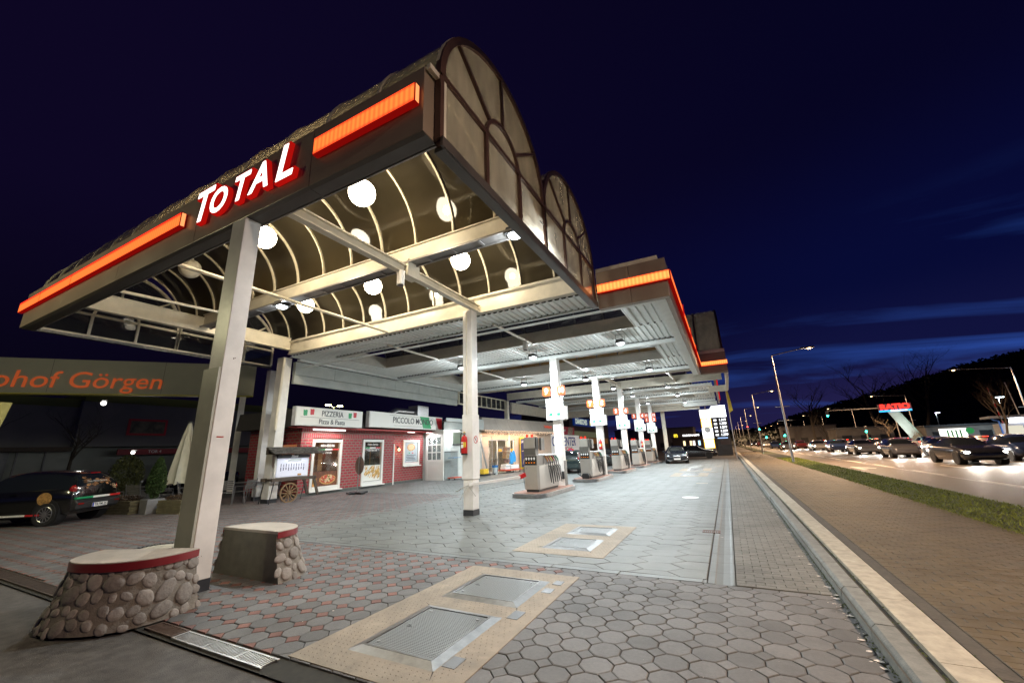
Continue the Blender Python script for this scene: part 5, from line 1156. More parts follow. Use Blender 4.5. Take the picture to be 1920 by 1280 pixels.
MB().bb(7.56, .215, 1.14, 8.94, .22, 2.28).build('poster', M('poster_blue', (.42, .47, .50), .5, nscale=4, namt=.15), w3)
disc(w3, 8.25, 2.0, .42, crust, .212, 'printed_pizza', .5, 6); disc(w3, 8.25, 2.01, .34, cheese, .209, 'printed_cheese', .5, 7)
tx = MB()
for k in range(4): tx.bb(7.75+.05*(k % 2), .209, 1.26+k*.09, 8.75-.07*(k % 3), .212, 1.29+k*.09)
tx.build('small_print', ink, w3); MB().bb(8.0, .209, 1.64, 8.15, .212, 1.70).build('flag', s_green, w3); MB().bb(8.35, .209, 1.64, 8.5, .212, 1.70).build('flag', s_red, w3)
t = thing('wall_lamp', 'small warm lit lamp on the brick wall beside the poster window', 'wall lamp', (-16.6, 12.2, 0), ANG, sx=SX)
MB().sphere((6.87, .10, 1.88), .075, 16, 10).build('bulb', sconce_e, t, smooth=True); MB().bb(6.83, .12, 1.86, 6.91, .22, 2.06).build('bracket', steel_dark, t); point('lamp_light', (6.87, .0, 1.9), .06, 14, (1, .55, .25), t)
t = thing('tube_lamp', 'lit strip lamp under the PIZZERIA sign', 'tube lamp', (-16.6, 12.2, 0), ANG, sx=SX)
MB().bb(-.25, -.42, 2.78, 1.75, -.36, 2.84).build('tube', tube_e, t); MB().bb(-.3, -.43, 2.842, 1.8, -.34, 2.88).build('holder', win_w, t); area('lamp_light', (.75, -.4, 2.76), 2.0, 42, (1, .86, .80), t, size_y=.06, spread=180)
t = thing('strip_lamp', 'bright lamp under the long restaurant sign with the green and red bands', 'tube lamp', (-16.6, 12.2, 0), ANG, sx=SX)
MB().bb(7.0, -.5, 2.82, 7.6, -.4, 2.87).bb(9.0, -.5, 2.82, 9.8, -.4, 2.87).build('tube', tube_e, t); area('lamp_light', (9.2, -.5, 2.78), 1.2, 60, (.95, .97, 1), t, size_y=.1, spread=180)
MB().bb(6.95, -.51, 2.872, 7.65, -.38, 2.90).bb(8.95, -.51, 2.872, 9.85, -.38, 2.90).build('holder', steel_dark, t)
# white glazed porch door
dx, dy = -15.45+16.95, 20.45-20.55; dl = math.hypot(dx, dy)
t = thing('porch_door', 'white panelled door screen with twelve small panes beside the brick wall', 'door', (-16.95, 20.55, 0), math.atan2(dy, dx))
f = MB(); f.bb(.05, 0, 0, .22, .06, 2.95).bb(dl-.22, 0, 0, dl, .06, 2.95).bb(.22, 0, 2.55, dl-.22, .06, 2.95).bb(.22, 0, 1.05, dl-.22, .06, 1.2).bb(.22, 0, 0, dl-.22, .06, .12)
for k in (1, 2): f.bb(.22+(dl-.44)*k/3-.03, 0, 1.2, .22+(dl-.44)*k/3+.03, .06, 2.55)
for k in (1, 2): f.bb(.22, .002, 1.2+1.35*k/3-.03, dl-.22, .058, 1.2+1.35*k/3+.03)
for k in range(8): f.bb(.22, .012, .125+k*.115, dl-.22, .05, .125+k*.115+.105)
f.build('frame', win_w, t, bevel=.004); MB().bb(.23, .025, 1.21, dl-.23, .03, 2.54).build('glass', glass('porch_glass', (.8, .85, .85), .6, (.3, .33, .33), .03, .4, streak=False), t)
# white building between restaurant and shop
wb = thing('white_building', 'white rendered building with a flat grey roof edge between the pizzeria and the shop', 'building', (-15.7, 20.9, 0))
render_w = M('render_white', (.62, .64, .60), .75, nscale=2, namt=.12, bump=.2)
wb_ = MB().bb(-4, -.1, 0, 0, 4.4, 3.0); wb_.build('wall', render_w, wb); PG = [(.22, -.38), (.22, 4.5), (-4, 4.5), (-4, 3.8), (-1.7, 2.2)]; MB().prism(PG, 3.03, 3.5).build('fascia', M('fascia_grey', (.34, .37, .35), .6, nscale=3, namt=.15), wb, bevel=.01); MB().prism([(.4, -.38), (.4, 4.6), (-4.2, 4.6), (-4.2, 3.7), (-1.8, 2.2)], 3.5, 3.72).build('roof', M('roof_edge', (.5, .53, .51), .5), wb, bevel=.02)
f = MB().bb(-.02, .9, 2.15, .03, 1.95, 2.85); f.build('window', M('window_green', (.12, .16, .11), .4), wb); MB().bb(0, .85, 2.07, .12, 2.0, 2.13).build('sill', steel_dark, wb)
MB().bb(0, -.02, .05, .04, 1.35, 1.62).build('grey_door', M('door_grey', (.26, .30, .29), .5, nscale=3, namt=.1), wb); MB().bb(.0, -.02, 1.63, .06, 1.35, 1.68).build('door_rail', steel_dark, wb)
point('porch_light', (-.2+.6, .3, 2.8), .15, 50, (.95, .98, 1), wb)
MB().bb(.3, .05, 2.88, .8, .5, 2.93).build('ceiling_lamp', tube_e, wb)
wr = MB(); 
for k in range(7): wr.cyl((.35, .15+k*.12, .15), (.35, .15+k*.12, 1.9), .008, n=6)
for z in (.2, .8, 1.3, 1.9): wr.cyl((.35, .15, z), (.35, .87, z), .010, n=6)
t = thing('wire_trolley', 'tall wire trolley with a red base standing before the grey door', 'trolley', (-15.5, 20.7, 0)); 
wr.build('wire_frame', galv, t); MB().bb(.1, .1, .10, .6, .92, .15).build('base', M('orange_red', (.62, .08, .03), .5), t); MB().bb(.12, .12, 1.28, .58, .9, 1.31).build('shelf', M('shelf_blue', (.08, .25, .5), .5), t)
for x in (.15, .55): MB().cyl((x, .2, .05), (x+.03, .2, .05), .05, n=12).build('wheel', black_rubber, t)
# duct on the roof
t = thing('roof_duct', 'grey ventilation duct with box on the roof behind the long restaurant sign', 'ventilation duct', (-17.9, 20.0, 3.7))
MB().tube([(0, -1.6, .0), (0, -1.5, .35), (0, -1.2, .5), (0, .4, .5)], .22, 12).build('duct', galv, t, smooth=True); MB().bb(-.4, .4, .1, .4, 1.5, .95).build('box', galv, t, bevel=.02)

# ================================================================ SHOP
peach = M('shop_wall', (.62, .47, .36), .7, nscale=2, namt=.1); tan_f = M('shop_fascia', (.36, .31, .26), .55, nscale=1.5, namt=.14)
SA = math.atan2(7.8, .9)
SH = thing('shop', 'station shop with a tan slanted roof edge, icicle lights and a warm lit glass entrance', 'shop', (-15.7, 25.2, 0), SA)
def ls(mb, name, m, par=SH, **k): return mb.build(name, m, par, **k)
ls(MB().bb(-.6, .10, 0, 1.0, .3, 3.0).bb(4.5, .10, 0, 10.6, .3, 3.0).bb(1.0, .10, 2.45, 4.5, .3, 3.0), 'wall', peach)
ls(MB().bb(-.6, 4, 0, 11, 4.1, 3).bb(-.6, .3, 0, -.5, 4, 3).bb(10.5, .3, 0, 10.6, 4, 3), 'inner_wall', M('shop_inside', (.75, .70, .60), .7, nscale=3, namt=.2))
fa = MB()
fa.add([(-.75, -.95, 3.05), (10.5, -.95, 3.05), (10.6, -.55, 3.95), (-.62, -.55, 3.95), (-.62, 4, 3.95), (10.6, 4, 3.95), (-.75, 4, 3.05), (10.5, 4, 3.05)], [(0, 1, 2, 3), (3, 2, 5, 4), (0, 3, 4, 6), (1, 7, 5, 2), (0, 6, 7, 1)])
ls(fa, 'roof', tan_f); ls(MB().bb(-2.2, -.9, 3.05, -.78, .3, 3.75), 'roof_return', M('return_grey', (.34, .36, .34), .6, nscale=3, namt=.15))
sm = MB()
for k in range(1, 7): x = -.7+k*1.6; sm.add([(x, -.953, 3.06), (x+.012, -.953, 3.06), (x+.012, -.558, 3.94), (x, -.558, 3.94)], [(0, 1, 2, 3)])
ls(sm, 'seam', steel_dark)
text('lettering', 'bonjour', .42, M('letters_red', (.75, .10, .05), .5, emis=(1, .1, .04), estr=.35), SH, (8.6, -.80, 3.52), rot=(R(66), 0, 0), off=.006)
ic = MB(); rn2 = random.Random(2)
for k in range(105):
    x = -.7+k*.105
    for j in range(rn2.choice((2, 3, 4, 5))): ic.add([(x+dx_*.017, -.93, 3.02-j*.07+dz_*.017) for dx_, dz_ in ((-1, 0), (0, -1), (1, 0), (0, 1))]+[(x, -.95, 3.02-j*.07)], [(0, 1, 4), (1, 2, 4), (2, 3, 4), (3, 0, 4)])
ls(ic, 'icicle_lights', E('icicle_bulb', (1, .72, .50), 5))
ls(MB().bb(1.0, .18, .03, 1.1, .26, 2.45).bb(4.4, .18, .03, 4.5, .26, 2.45).bb(2.15, .18, .03, 2.25, .26, 2.45).bb(1.1, .18, 2.37, 4.4, .26, 2.45), 'entrance_frame', win_w); ls(MB().bb(1.1, .2, .05, 4.4, .21, 2.37), 'entrance_glass', glass_w)
ls(MB().bb(2.35, .15, 1.55, 2.75, .17, 1.72).bb(3.9, .15, 1.55, 4.3, .17, 1.72), 'orange_sticker', M('sticker_orange', (.85, .42, .04), .5))
lf_ = MB()
for k in range(5): lf_.bb(1.3+k*.55, 2.2, .3, 1.75+k*.55, 2.6, 2.0)
ls(lf_, 'shelves', M('shelf_goods', (.45, .42, .38), .6, nscale=6, namt=.7))
point('shop_light', (2.8, 1.6, 2.3), .3, 330, (1, .92, .80), SH); ls(MB().bb(-.5, .3, 0, 10.5, 4, .02), 'inside_floor', M('shop_floor', (.5, .47, .42), .4)); ls(MB().bb(-.5, .3, 2.98, 10.5, 4, 3.0), 'inside_ceiling', M('shop_ceiling', (.8, .78, .74), .6)); area('canopy_light', (4, -.45, 2.95), 8, 170, (1, .66, .42), SH, size_y=.25, spread=180)
# items standing outside the shop, in the shop's own axes
def at(s, o, z=0): return (-15.7+s*.1146+o*.9934, 25.2+s*.9934-o*.1146, z)
t = thing('advertising_banner', 'dark blue banner with yellow edge and white letters by the shop wall', 'banner', at(5.0, .05), SA)
MB().bb(0, -.04, .15, 1.5, 0, 2.62).build('frame', M('banner_yellow', (.75, .52, .02), .5), t, bevel=.01); MB().bb(.08, -.05, .25, 1.42, -.04, 2.5).build('panel', M('banner_navy', (.03, .025, .10), .5), t); text('lettering', 'LAVAZZA', .26, num_w, t, (.72, -.056, 2.25), off=.008, ext=.001)
MB().bar((.3, -.056, .5), (.9, -.056, 1.6), .005, .05).bar((.9, -.056, 1.6), (1.3, -.056, 1.2), .005, .05).bar((.2, -.056, 1.5), (.9, -.056, 1.6), .005, .05).build('line_drawing', M('banner_line', (.75, .6, .3), .5), t)
t = thing('bottle_trolley', 'tall grey wire cage with leaning frame outside the shop', 'wire cage', at(-.65, .5), SA)
cg = MB().tube([(0, 0, .1), (0, 0, 2.5), (.06, 0, 2.62), (.2, 0, 2.66), (1.15, 0, 2.66), (1.26, 0, 2.6), (1.3, 0, 2.5), (1.3, 0, .1)], .025, 8)
for k in range(8): cg.cyl((.1+k*.15, 0, .1), (.1+k*.15, 0, 1.9), .007, n=6)
for z in (.5, 1.0, 1.9): cg.cyl((0, 0, z), (1.3, 0, z), .008, n=6)
cg.bar((.05, .05, 2.3), (.8, .05, .2), .05, .12).build('frame', galv, t, smooth=False); MB().bb(0, -.3, .08, 1.35, .35, .14).build('base', galv, t); 
for x in (.1, 1.2): MB().cyl((x, -.25, .05), (x+.03, -.25, .05), .05, n=12).build('wheel', black_rubber, t)
hd = MB()
for k in range(3): hd.tube([(.1+k*.45, -.5, .1), (.35+k*.45, -.5, 1.05), (.65+k*.45, -.45, 1.08), (.75+k*.45, -.4, .9)], .016, 6)
tag(hd.build('trolley_handles', black_plastic, None), 'three dark bent handles of hand trucks before the wire cage', 'hand truck').location = at(-.5, .5); D.objects['trolley_handles'].rotation_euler[2] = SA
t = thing('yellow_crate', 'yellow grit box with a red cone end beside the barrier arm', 'crate', at(-1.0, 1.0), SA); MB().bb(0, 0, .12, .55, .35, .45).build('box', M('crate_yellow', (.72, .45, .03), .5), t, bevel=.02); MB().bb(-.1, -.05, .02, .7, .4, .11).build('pallet', black_plastic, t)
t = thing('waste_bin', 'white bucket shaped bin with a blue band outside the shop', 'bin', at(.75, .65)); MB().lathe([(.17, 0), (.23, .62)], 24).build('bin_body', M('bin_white', (.62, .66, .64), .5), t, smooth=True); MB().lathe([(.222, .47), (.236, .62)], 24).build('blue_band', M('bin_blue', (.03, .22, .6), .4), t, smooth=True)
for k, z in enumerate((1.05, 1.32, 1.6, .75)):
    t = MB().box((0, 0, 0), (.45+.05*(k % 2), .35, .25)).build('cardboard_box', M('cardboard%d' % k, (.36-.04*k, .24-.03*k, .13), .8, nscale=5, namt=.2), None, bevel=.006); t.location = at(2.35+.06*k, .5, z+.12+.0); t.rotation_euler[2] = SA+.05*k
    tag(t, ['brown carton in the middle of the stacked cartons at the shop entrance', 'brown carton second from the top of the stack at the shop entrance', 'topmost brown carton stacked at the shop entrance', 'lowest brown carton stacked at the shop entrance'][k], 'carton', 'cartons at the shop entrance')
t = thing('goods_trolley', 'low goods trolley with white sacks, blue bags and a red edge at the shop entrance', 'trolley', at(1.75, .55), SA); MB().bb(0, -.35, .16, 2.1, .45, .24).build('deck', M('deck_red', (.65, .10, .05), .5), t, bevel=.01)
for x in (.2, 1.0, 1.9): MB().cyl((x, -.3, .07), (x+.04, -.3, .07), .07, n=12).build('wheel', steel, t)
for (x, z, w1_, h_) in ((.1, .25, .6, .18), (.15, .44, .55, .18), (.8, .25, 1.1, .3)): MB().box((x+w1_/2, 0, z+h_/2), (w1_, .5, h_)).build('sack', board_w, t, bevel=.05)
bgm = M('bag_blue', (.05, .36, .78), .35, nscale=6, namt=.2)
for i_, (s, z, lb) in enumerate(((2.85, .62, 'light blue plastic bag hanging left at the shop entrance'), (3.2, .75, 'light blue plastic bag hanging right at the shop entrance'))):
    t = MB().prism([(-.2, 0), (.2, 0), (.24, .35), (.14, .62), (.05, .85), (-.04, .85), (-.12, .62), (-.25, .35)], -.08, .08, 'y').build('shopping_bag', bgm, None, bevel=.05); t.location = at(s, .62, z); t.rotation_euler[2] = SA; tag(t, lb, 'bag')
# oil centre board and red banner
t = thing('advertising_wall', 'large white board with big blue letters behind the first pump column', 'advertising board', (-16, 38.2, 0), R(90))
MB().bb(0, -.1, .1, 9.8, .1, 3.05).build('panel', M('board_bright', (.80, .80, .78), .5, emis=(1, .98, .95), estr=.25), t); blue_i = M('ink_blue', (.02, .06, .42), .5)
text('lettering', 'OIL CENTER', 1.35, blue_i, t, (4.7, -.11, 2.3), off=.02, sx=1.0); text('lettering', 'DIENSTLEISTUNG', .62, s_red, t, (4.7, -.11, 1.5), off=.006); MB().bb(.3, -.108, 1.12, 9.3, -.102, 1.16).build('line', blue_i, t)
for k in range(4): MB().bb(.9+k*2.1, -.108, .65, 1.6+k*2.1, -.102, .95).build('symbol', M('sym%d' % k, (.55, .55, .08), .5), t)
t = thing('advertising_banner', 'red and pink banner with white words above the white board with big blue letters', 'banner', (-16.2, 40.2, 3.15), R(90)); MB().bb(0, -.03, 0, 7, 0, .85).build('cloth', M('banner_red', (.62, .04, .09), .6, nscale=1, namt=.15), t); text('lettering', 'Waschen & mehr', .42, board_w, t, (2.6, -.036, .45), off=.01); MB().prism([(4.6, 0), (6.2, .02), (6.6, .82), (5.0, .83)], -.035, -.031, 'y').build('picture', M('banner_pic', (.5, .45, .35), .6, nscale=4, namt=.6), t)
t = thing('no_stopping_sign', 'round blue and red no stopping sign on a short stand between the first two islands', 'traffic sign', (-9.6, 27.0, 0), R(18))
MB().lathe([(.33, 0), (.33, .05)], 28).build('foot', black_rubber, t); MB().cyl((0, 0, .05), (0, 0, 1.0), .025).build('pole', steel, t)
def dsc(r, y, m, nm): MB().add([(r*math.cos(k*math.pi/14), y, 1.25+r*math.sin(k*math.pi/14)) for k in range(28)], [tuple(range(28))]).build(nm, m, t)
MB().cyl((0, -.01, 1.25), (0, .01, 1.25), .34, n=28).build('plate', steel, t); dsc(.335, -.013, red_p, 'red_ring'); dsc(.25, -.017, M('sign_blue', (.02, .08, .55), .4), 'blue_field'); MB().bar((-.19, -.021, 1.06), (.19, -.021, 1.44), .003, .07).bar((-.19, -.021, 1.44), (.19, -.021, 1.06), .003, .07).build('cross', red_p, t)

# ================================================================ MENU CART, SIGN STAND, TERRACE
wood_g = M('weathered_wood', (.085, .062, .045), .75, nscale=9, namt=.4, bump=.4, bscale=40); wood_w = M('wheel_wood', (.20, .115, .05), .6, nscale=14, namt=.3)
CT = thing('menu_cart', 'old wooden cart with spoked wheel and shingle roof carrying a lit menu board', 'menu cart', (-15.25, 10.85, 0), math.atan2(.99, .02))
f = MB(); f.bb(-1.12, -.05, .78, .72, .03, .90).bb(-1.12, .6, .78, .72, .68, .90).bb(-1.0, -.05, .80, -.9, .68, .88).bb(.4, -.05, .8, .5, .68, .88)
f.bar((.62, -.02, .84), (.86, -.02, .16), .06, .10).bar((.62, .64, .84), (.86, .64, .16), .06, .10).build('frame', wood_g, CT, bevel=.006)
MB().cyl((-1.0, .0, .8), (-1.12, .0, .0), .018, n=6).cyl((.28, .0, .8), (.13, .0, .05), .018, n=6).cyl((-1.0, .63, .8), (-1.12, .63, .0), .018, n=6).build('leg', black_plastic, CT)
wh = MB(); cx, cz, rr_ = -.42, .345, .34
P_ = [(cx+rr_*math.cos(2*math.pi*k/32), -.07, cz+rr_*math.sin(2*math.pi*k/32)) for k in range(33)]
for a, b in zip(P_, P_[1:]): wh.bar(a, b, .05, .05)
for k in range(12): a = 2*math.pi*k/12; wh.bar((cx+.05*math.cos(a), -.07, cz+.05*math.sin(a)), (cx+.33*math.cos(a), -.07, cz+.33*math.sin(a)), .03, .032)
wh.cyl((cx, -.12, cz), (cx, -.01, cz), .06, .05, 14).build('wheel', wood_w, CT)
MB().bb(-.98, .1, .9, .42, .16, 1.72).build('cabinet', win_w, CT, bevel=.006); MB().bb(-.92, .06, .93, .36, .10, 1.62).build('menu_panel', M('menu_paper', (.60, .60, .66), .5, emis=(.75, .78, 1), estr=.22), CT)
mt_ = MB()
for k in range(10):
    x = -.78+k*.105; mt_.bb(x, .052, 1.15+.02*(k % 3), x+.03, .059, 1.28).bb(x+.005, .052, 1.30, x+.025, .059, 1.42-.02*(k % 2))
mt_.build('menu_print', M('ink_violet', (.12, .12, .2), .5), CT); MB().bb(-.50, .05, 1.50, .05, .058, 1.60).build('label', greyp, CT)
MB().bb(-.05, .05, .95, .1, .058, 1.02).build('print_food', crust, CT)
MB().bb(-.95, .02, 1.63, .40, .14, 1.76).build('header', black_plastic, CT); text('lettering', 'Menü', .12, board_w, CT, (-.27, .015, 1.695), off=.003, shear=.3)
rf = MB(); rn3 = random.Random(5)
for r_ in range(6):
    x = -1.25
    while x < .95:
        w1_ = rn3.uniform(.10, .17); y0 = -.22+r_*.085; z0 = 1.80+r_*.042; rf.bb(x, y0, z0, x+w1_-.006, y0+.13, z0+.02+rn3.uniform(0, .012)); x += w1_
rf.build('shingle_roof', M('roof_shingle', (.15, .135, .12), .85, nscale=12, namt=.5, bump=.5, island=.25), CT); MB().bb(-1.2, -.18, 1.77, .9, .4, 1.80).bb(-1.2, .25, 1.80, .9, .4, 2.05).build('roof_board', wood_g, CT)
area('menu_light', (-.25, -.08, 1.74), .9, 5, (.85, .9, 1), CT, rot=(R(-25), 0, 0), size_y=.05)
t = thing('sign_stand', 'round sign seen from behind on a pole with a cross shaped foot before the pizzeria', 'sign', (-14.7, 13.3, 0), R(-14))
MB().bb(-.5, -.12, .02, .5, .12, .09).bb(-.12, -.45, .03, .12, .45, .10).build('foot', black_rubber, t, bevel=.02); MB().cyl((0, 0, .1), (0, 0, 1.62), .022).build('pole', steel, t); MB().cyl((0, .03, 1.2), (0, .05, 1.2), .38, n=28).build('disc', M('disc_back', (.15, .11, .09), .5, .4, nscale=4, namt=.3), t)
MB().bar((0, .02, .85), (0, .02, 1.58), .03, .06).build('clamp', steel, t)
alu = M('chair_frame', (.22, .22, .235), .35, .6); slat_m = M('chair_slat', (.115, .11, .105), .55, nscale=8, namt=.2)
def chair():
    t = thing('terrace_chair', '', 'chair', (0, 0, 0)); s_ = MB(); b = MB()
    for k in range(5): s_.bb(-.22, -.2+k*.085, .44, .22, -.13+k*.085, .46)
    for k in range(5): b.bar((-.22, .21+.02*k, .55+k*.07), (.22, .21+.02*k, .55+k*.07), .012, .06)
    s_.build('seat', slat_m, t); b.build('backrest', slat_m, t)
    for x in (-.25, .25):
        MB().tube([(x, -.24, 0), (x, -.2, .44), (x, -.2, .64), (x, .2, .66)], .015, 6).build('leg', alu, t); MB().tube([(x, .26, 0), (x, .2, .44), (x, .30, .9)], .016, 6).build('leg', alu, t)
    return t
ch0 = chair()
for i, (x, y, rz, lb) in enumerate([(-17.1, 9.15, 60, 'grey slatted terrace chair just right of the front white column'), (-16.9, 9.75, -70, 'grey slatted terrace chair between the front column and the small table'), (-17.0, 10.9, -20, 'grey slatted terrace chair next to the rear white post'),
                                    (-19.9, 7.6, -150, 'grey slatted terrace chair behind the left planter'), (-19.6, 8.3, 170, 'grey slatted terrace chair behind the small conifer'), (-19.0, 8.75, 150, 'grey slatted terrace chair left of the front column under the closed parasol'), (-20.1, 6.9, -140, 'grey slatted terrace chair beside the black hatchback')]):
    o = ch0 if i == 0 else dup(ch0, (0, 0, 0)); o.location = (x, y, 0); o.rotation_euler[2] = R(rz); tag(o, lb, group='chairs on the restaurant terrace')
for x, y, lb in ((-17.6, 10.3, 'small terrace table between the chairs beside the pizzeria'), (-20.6, 8.3, 'small terrace table behind the planters')):
    t = thing('terrace_table', lb, 'table', (x, y, 0), R(10), 'tables on the restaurant terrace'); MB().bb(-.42, -.42, .72, .42, .42, .75).build('table_top', alu, t, bevel=.006)
    for a in (-.36, .36):
        for b in (-.36, .36): MB().cyl((a, b, 0), (a, b, .72), .022).build('leg', alu, t)
# closed parasol
t = thing('parasol', 'closed pale cream parasol standing behind the planters', 'parasol', (-19.5, 8.72, 0))
n = 32; V_ = []
for j, (r, z) in enumerate(((.40, .82), (.36, 1.3), (.27, 2.0), (.16, 2.7), (.07, 3.1), (.05, 3.16))):
    for k in range(n): a = 2*math.pi*k/n; q = r*(1+(.26 if k % 4 == 0 else (-.14 if k % 4 == 2 else 0))*(1-j/6)); V_.append((q*math.cos(a), q*math.sin(a), z-(.05 if k % 4 == 0 and j == 0 else 0)))
MB().add(V_, [(j*n+k, j*n+(k+1) % n, (j+1)*n+(k+1) % n, (j+1)*n+k) for j in range(5) for k in range(n)]).build('canvas', M('canvas', (.60, .58, .48), .75, nscale=4, namt=.08), t, smooth=True, ang=60)
MB().cyl((0, 0, 0), (0, 0, 1.0), .03).build('pole', alu, t); MB().cyl((0, 0, 3.16), (0, 0, 3.2), .11).build('cap', steel_dark, t); MB().cyl((0, 0, 0), (0, 0, .12), .3).build('foot', plinth_m, t)
# foliage helper
def leafcloud(mb, c, rad, n, size, seed, shape=None):
    r = random.Random(seed)
    for _ in range(n):
        while True:
            p_ = Vector((r.uniform(-1, 1), r.uniform(-1, 1), r.uniform(-1, 1)))
            if p_.length < 1 and p_.length > r.random()**.5*.8: break
        k = shape(p_.z) if shape else 1
        q = Vector((c[0]+p_.x*rad[0]*k, c[1]+p_.y*rad[1]*k, c[2]+p_.z*rad[2]))
        a, b = r.uniform(0, 6.28), r.uniform(-1.2, 1.2); s = size*r.uniform(.6, 1.4)
        u = Vector((math.cos(a), math.sin(a), 0))*s; v = Vector((-math.sin(a)*math.sin(b), math.cos(a)*math.sin(b), math.cos(b)))*s*1.5
        mb.add([q-u*.5, q+u*.5, q+v], [(0, 1, 2)])
    return mb
conif = M('conifer', (.035, .07, .012), .8, nscale=5, namt=.4, island=.4); bush_m = M('bush_leaf', (.06, .07, .018), .8, nscale=5, namt=.5, island=.4)
t = thing('potted_conifer', 'small cone shaped conifer in a square grey pot at the terrace edge', 'conifer', (-17.55, 7.15, 0))
leafcloud(MB(), (0, 0, 1.12), (.36, .36, .72), 5200, .035, 3, lambda z: .25+.75*(max(0, (1-z)/2))**.7 if z > -.7 else .6).build('foliage', conif, t)
MB().prism([(-.26, -.26), (.26, -.26), (.26, .26), (-.26, .26)], 0, .45).build('pot', M('pot_grey', (.20, .20, .21), .6, nscale=4, namt=.15), t, bevel=.01); MB().cyl((0, 0, .4), (0, 0, 1.2), .03).build('trunk', wood_g, t)
for x, y, lb, wl_ in ((-16.55, 7.45, 'wooden planter box of stacked boards left of the front column', 1.0), (-18.6, 6.85, 'dark wooden planter box beside the black hatchback', 1.2)):
    t = thing('planter_box', lb, 'planter box', (x, y, 0), R(12), 'wooden planter boxes at the terrace edge'); b = MB()
    for k in range(5): b.bb(-wl_/2-.03*(k % 2), -.3, k*.085, wl_/2+.03*(k % 2), .3, k*.085+.075)
    b.build('boards', M('box_wood', (.15, .13, .07), .8, nscale=8, namt=.35, bump=.4), t); leafcloud(MB(), (0, 0, .46), (wl_/2, .28, .1), 700, .03, 8).build('planting', M('dead_plants', (.07, .04, .02), .9, island=.4), t)
t = thing('shrub', 'loose yellowish shrub behind the terrace chairs under a small white lamp', 'shrub', (-21.2, 7.6, 0)); leafcloud(MB(), (0, 0, 1.2), (.55, .55, .75), 2600, .05, 12).build('foliage', bush_m, t); MB().cyl((0, 0, 0), (0, 0, 1.0), .03).build('stem', wood_g, t)

# ================================================================ NEIGHBOURING YARD AT THE LEFT
gd = Vector((.49495, .86892, 0)); go = Vector((-22.61, 12.83, 0))
GA = thing('sign_canopy', 'long greyish fascia board with orange letters over the dark yard at the left', 'sign canopy', go, math.atan2(gd.y, gd.x))
MB().add([(-15.5, -.0, 4.60), (0, 0, 4.98), (0, 0, 6.68), (-15.5, 0, 6.0), (-15.5, .35, 4.60), (0, .35, 4.98), (0, .35, 6.68), (-15.5, .35, 6.0)], [(0, 1, 2, 3), (4, 5, 6, 7), (0, 1, 5, 4), (3, 2, 6, 7), (1, 5, 6, 2), (0, 4, 7, 3)]).build('board', M('board_olive', (.37, .37, .29), .5, nscale=.8, namt=.1), GA)
MB().add([(-15.5, -.03, 4.53), (0, -.03, 4.93), (0, -.03, 4.98), (-15.5, -.03, 4.60), (-15.5, .38, 4.53), (0, .38, 4.93)], [(0, 1, 2, 3), (0, 1, 5, 4)]).build('yellow_edge', M('edge_yellow', (.50, .44, .03), .5), GA)
for k in (.25, .5, .75): MB().add([(-15.5*k, -.004, 4.99-.38*k+.02), (-15.5*k+.015, -.004, 4.99-.38*k+.02), (-15.5*k+.015, -.004, 6.67-.66*k), (-15.5*k, -.004, 6.67-.66*k)], [(0, 1, 2, 3)]).build('joint', steel_dark, GA)
tx_ = text('lettering', 'Autohof Görgen', 1.06, M('letters_orange', (.72, .12, .03), .5, emis=(1, .16, .03), estr=.22), GA, (0, 0, 0), off=.004, ext=.02, align='RIGHT', shear=.12, sx=1.02)
tx_.location = (-3.85, -.03, 5.48); tx_.rotation_euler = (0, math.atan(-.03), 0)
for x, s in ((-.45, .28), (-14, .28)): MB().bb(x-s/2, .04, 0, x+s/2, .32, 4.95 if x > -5 else 4.62).build('post', white_paint, GA)
MB().bb(-1.1, .1, 0, -1.04, .16, 4.9).build('pipe', galv, GA)
HB = thing('dark_hall', 'long unlit pale hall with a green top band and glazed ground floor behind the yard', 'hall', (-40, 2, 0))
hallw = M('hall_wall', (.20, .19, .175), .7, nscale=.6, namt=.15)
MB().bb(-12, -24, 2.9, 0, 9, 5.6).bb(-12, 9, 2.9, .6, 25, 6.0).build('wall', hallw, HB); MB().bb(-12.1, -24, 5.6, .12, 9, 6.15).bb(-12, 9, 6.0, .72, 25, 6.6).build('green_band', M('band_green', (.13, .14, .02), .6), HB)
MB().bb(-.2, -24, 2.62, .5, 9, 2.9).build('canopy_edge', wood_g, HB); MB().bb(-12, -24, 0, -.4, 25, 2.9).build('ground_floor', M('hall_glazing', (.16, .17, .15), .35, nscale=.5, namt=.25), HB)
mu = MB()
for k in range(26): mu.bb(-.38, -22+k*1.25, 0, -.30, -21.93+k*1.25, 2.62)
for k in range(5): mu.bb(-.38, -20+k*6.5, 0, -.1, -19.6+k*6.5, 2.62)
mu.build('mullions', steel_dark, HB); MB().bb(.62, 11.3, 2.3, .75, 24, 2.7).build('red_fascia', M('fascia_red', (.25, .015, .02), .5), HB); text('lettering', 'TOR 4', .3, sign_w, HB, (.76, 13.5, 2.5), rot=(math.pi/2, 0, math.pi/2))
MB().bb(.62, 11.6, 3.7, .72, 14.0, 4.9).build('poster_frame', s_red, HB); MB().bb(.72, 11.75, 3.85, .73, 13.85, 4.75).build('poster', M('poster_dim', (.22, .2, .12), .6, nscale=2, namt=.7), HB)
def lamp_small(lb, loc, power, col=(1, .97, .85), cat='wall lamp', r=.09):
    t = thing('yard_lamp', lb, cat, loc); MB().sphere((0, 0, 0), r, 14, 10).build('bulb', E('yard_bulb', col, 6), t, smooth=True); MB().bb(-.2, -.12, r, .12, .12, r+.05).build('hood', steel_dark, t); point('lamp_light', (0.3, 0, -.05), .1, power, col, t); return t
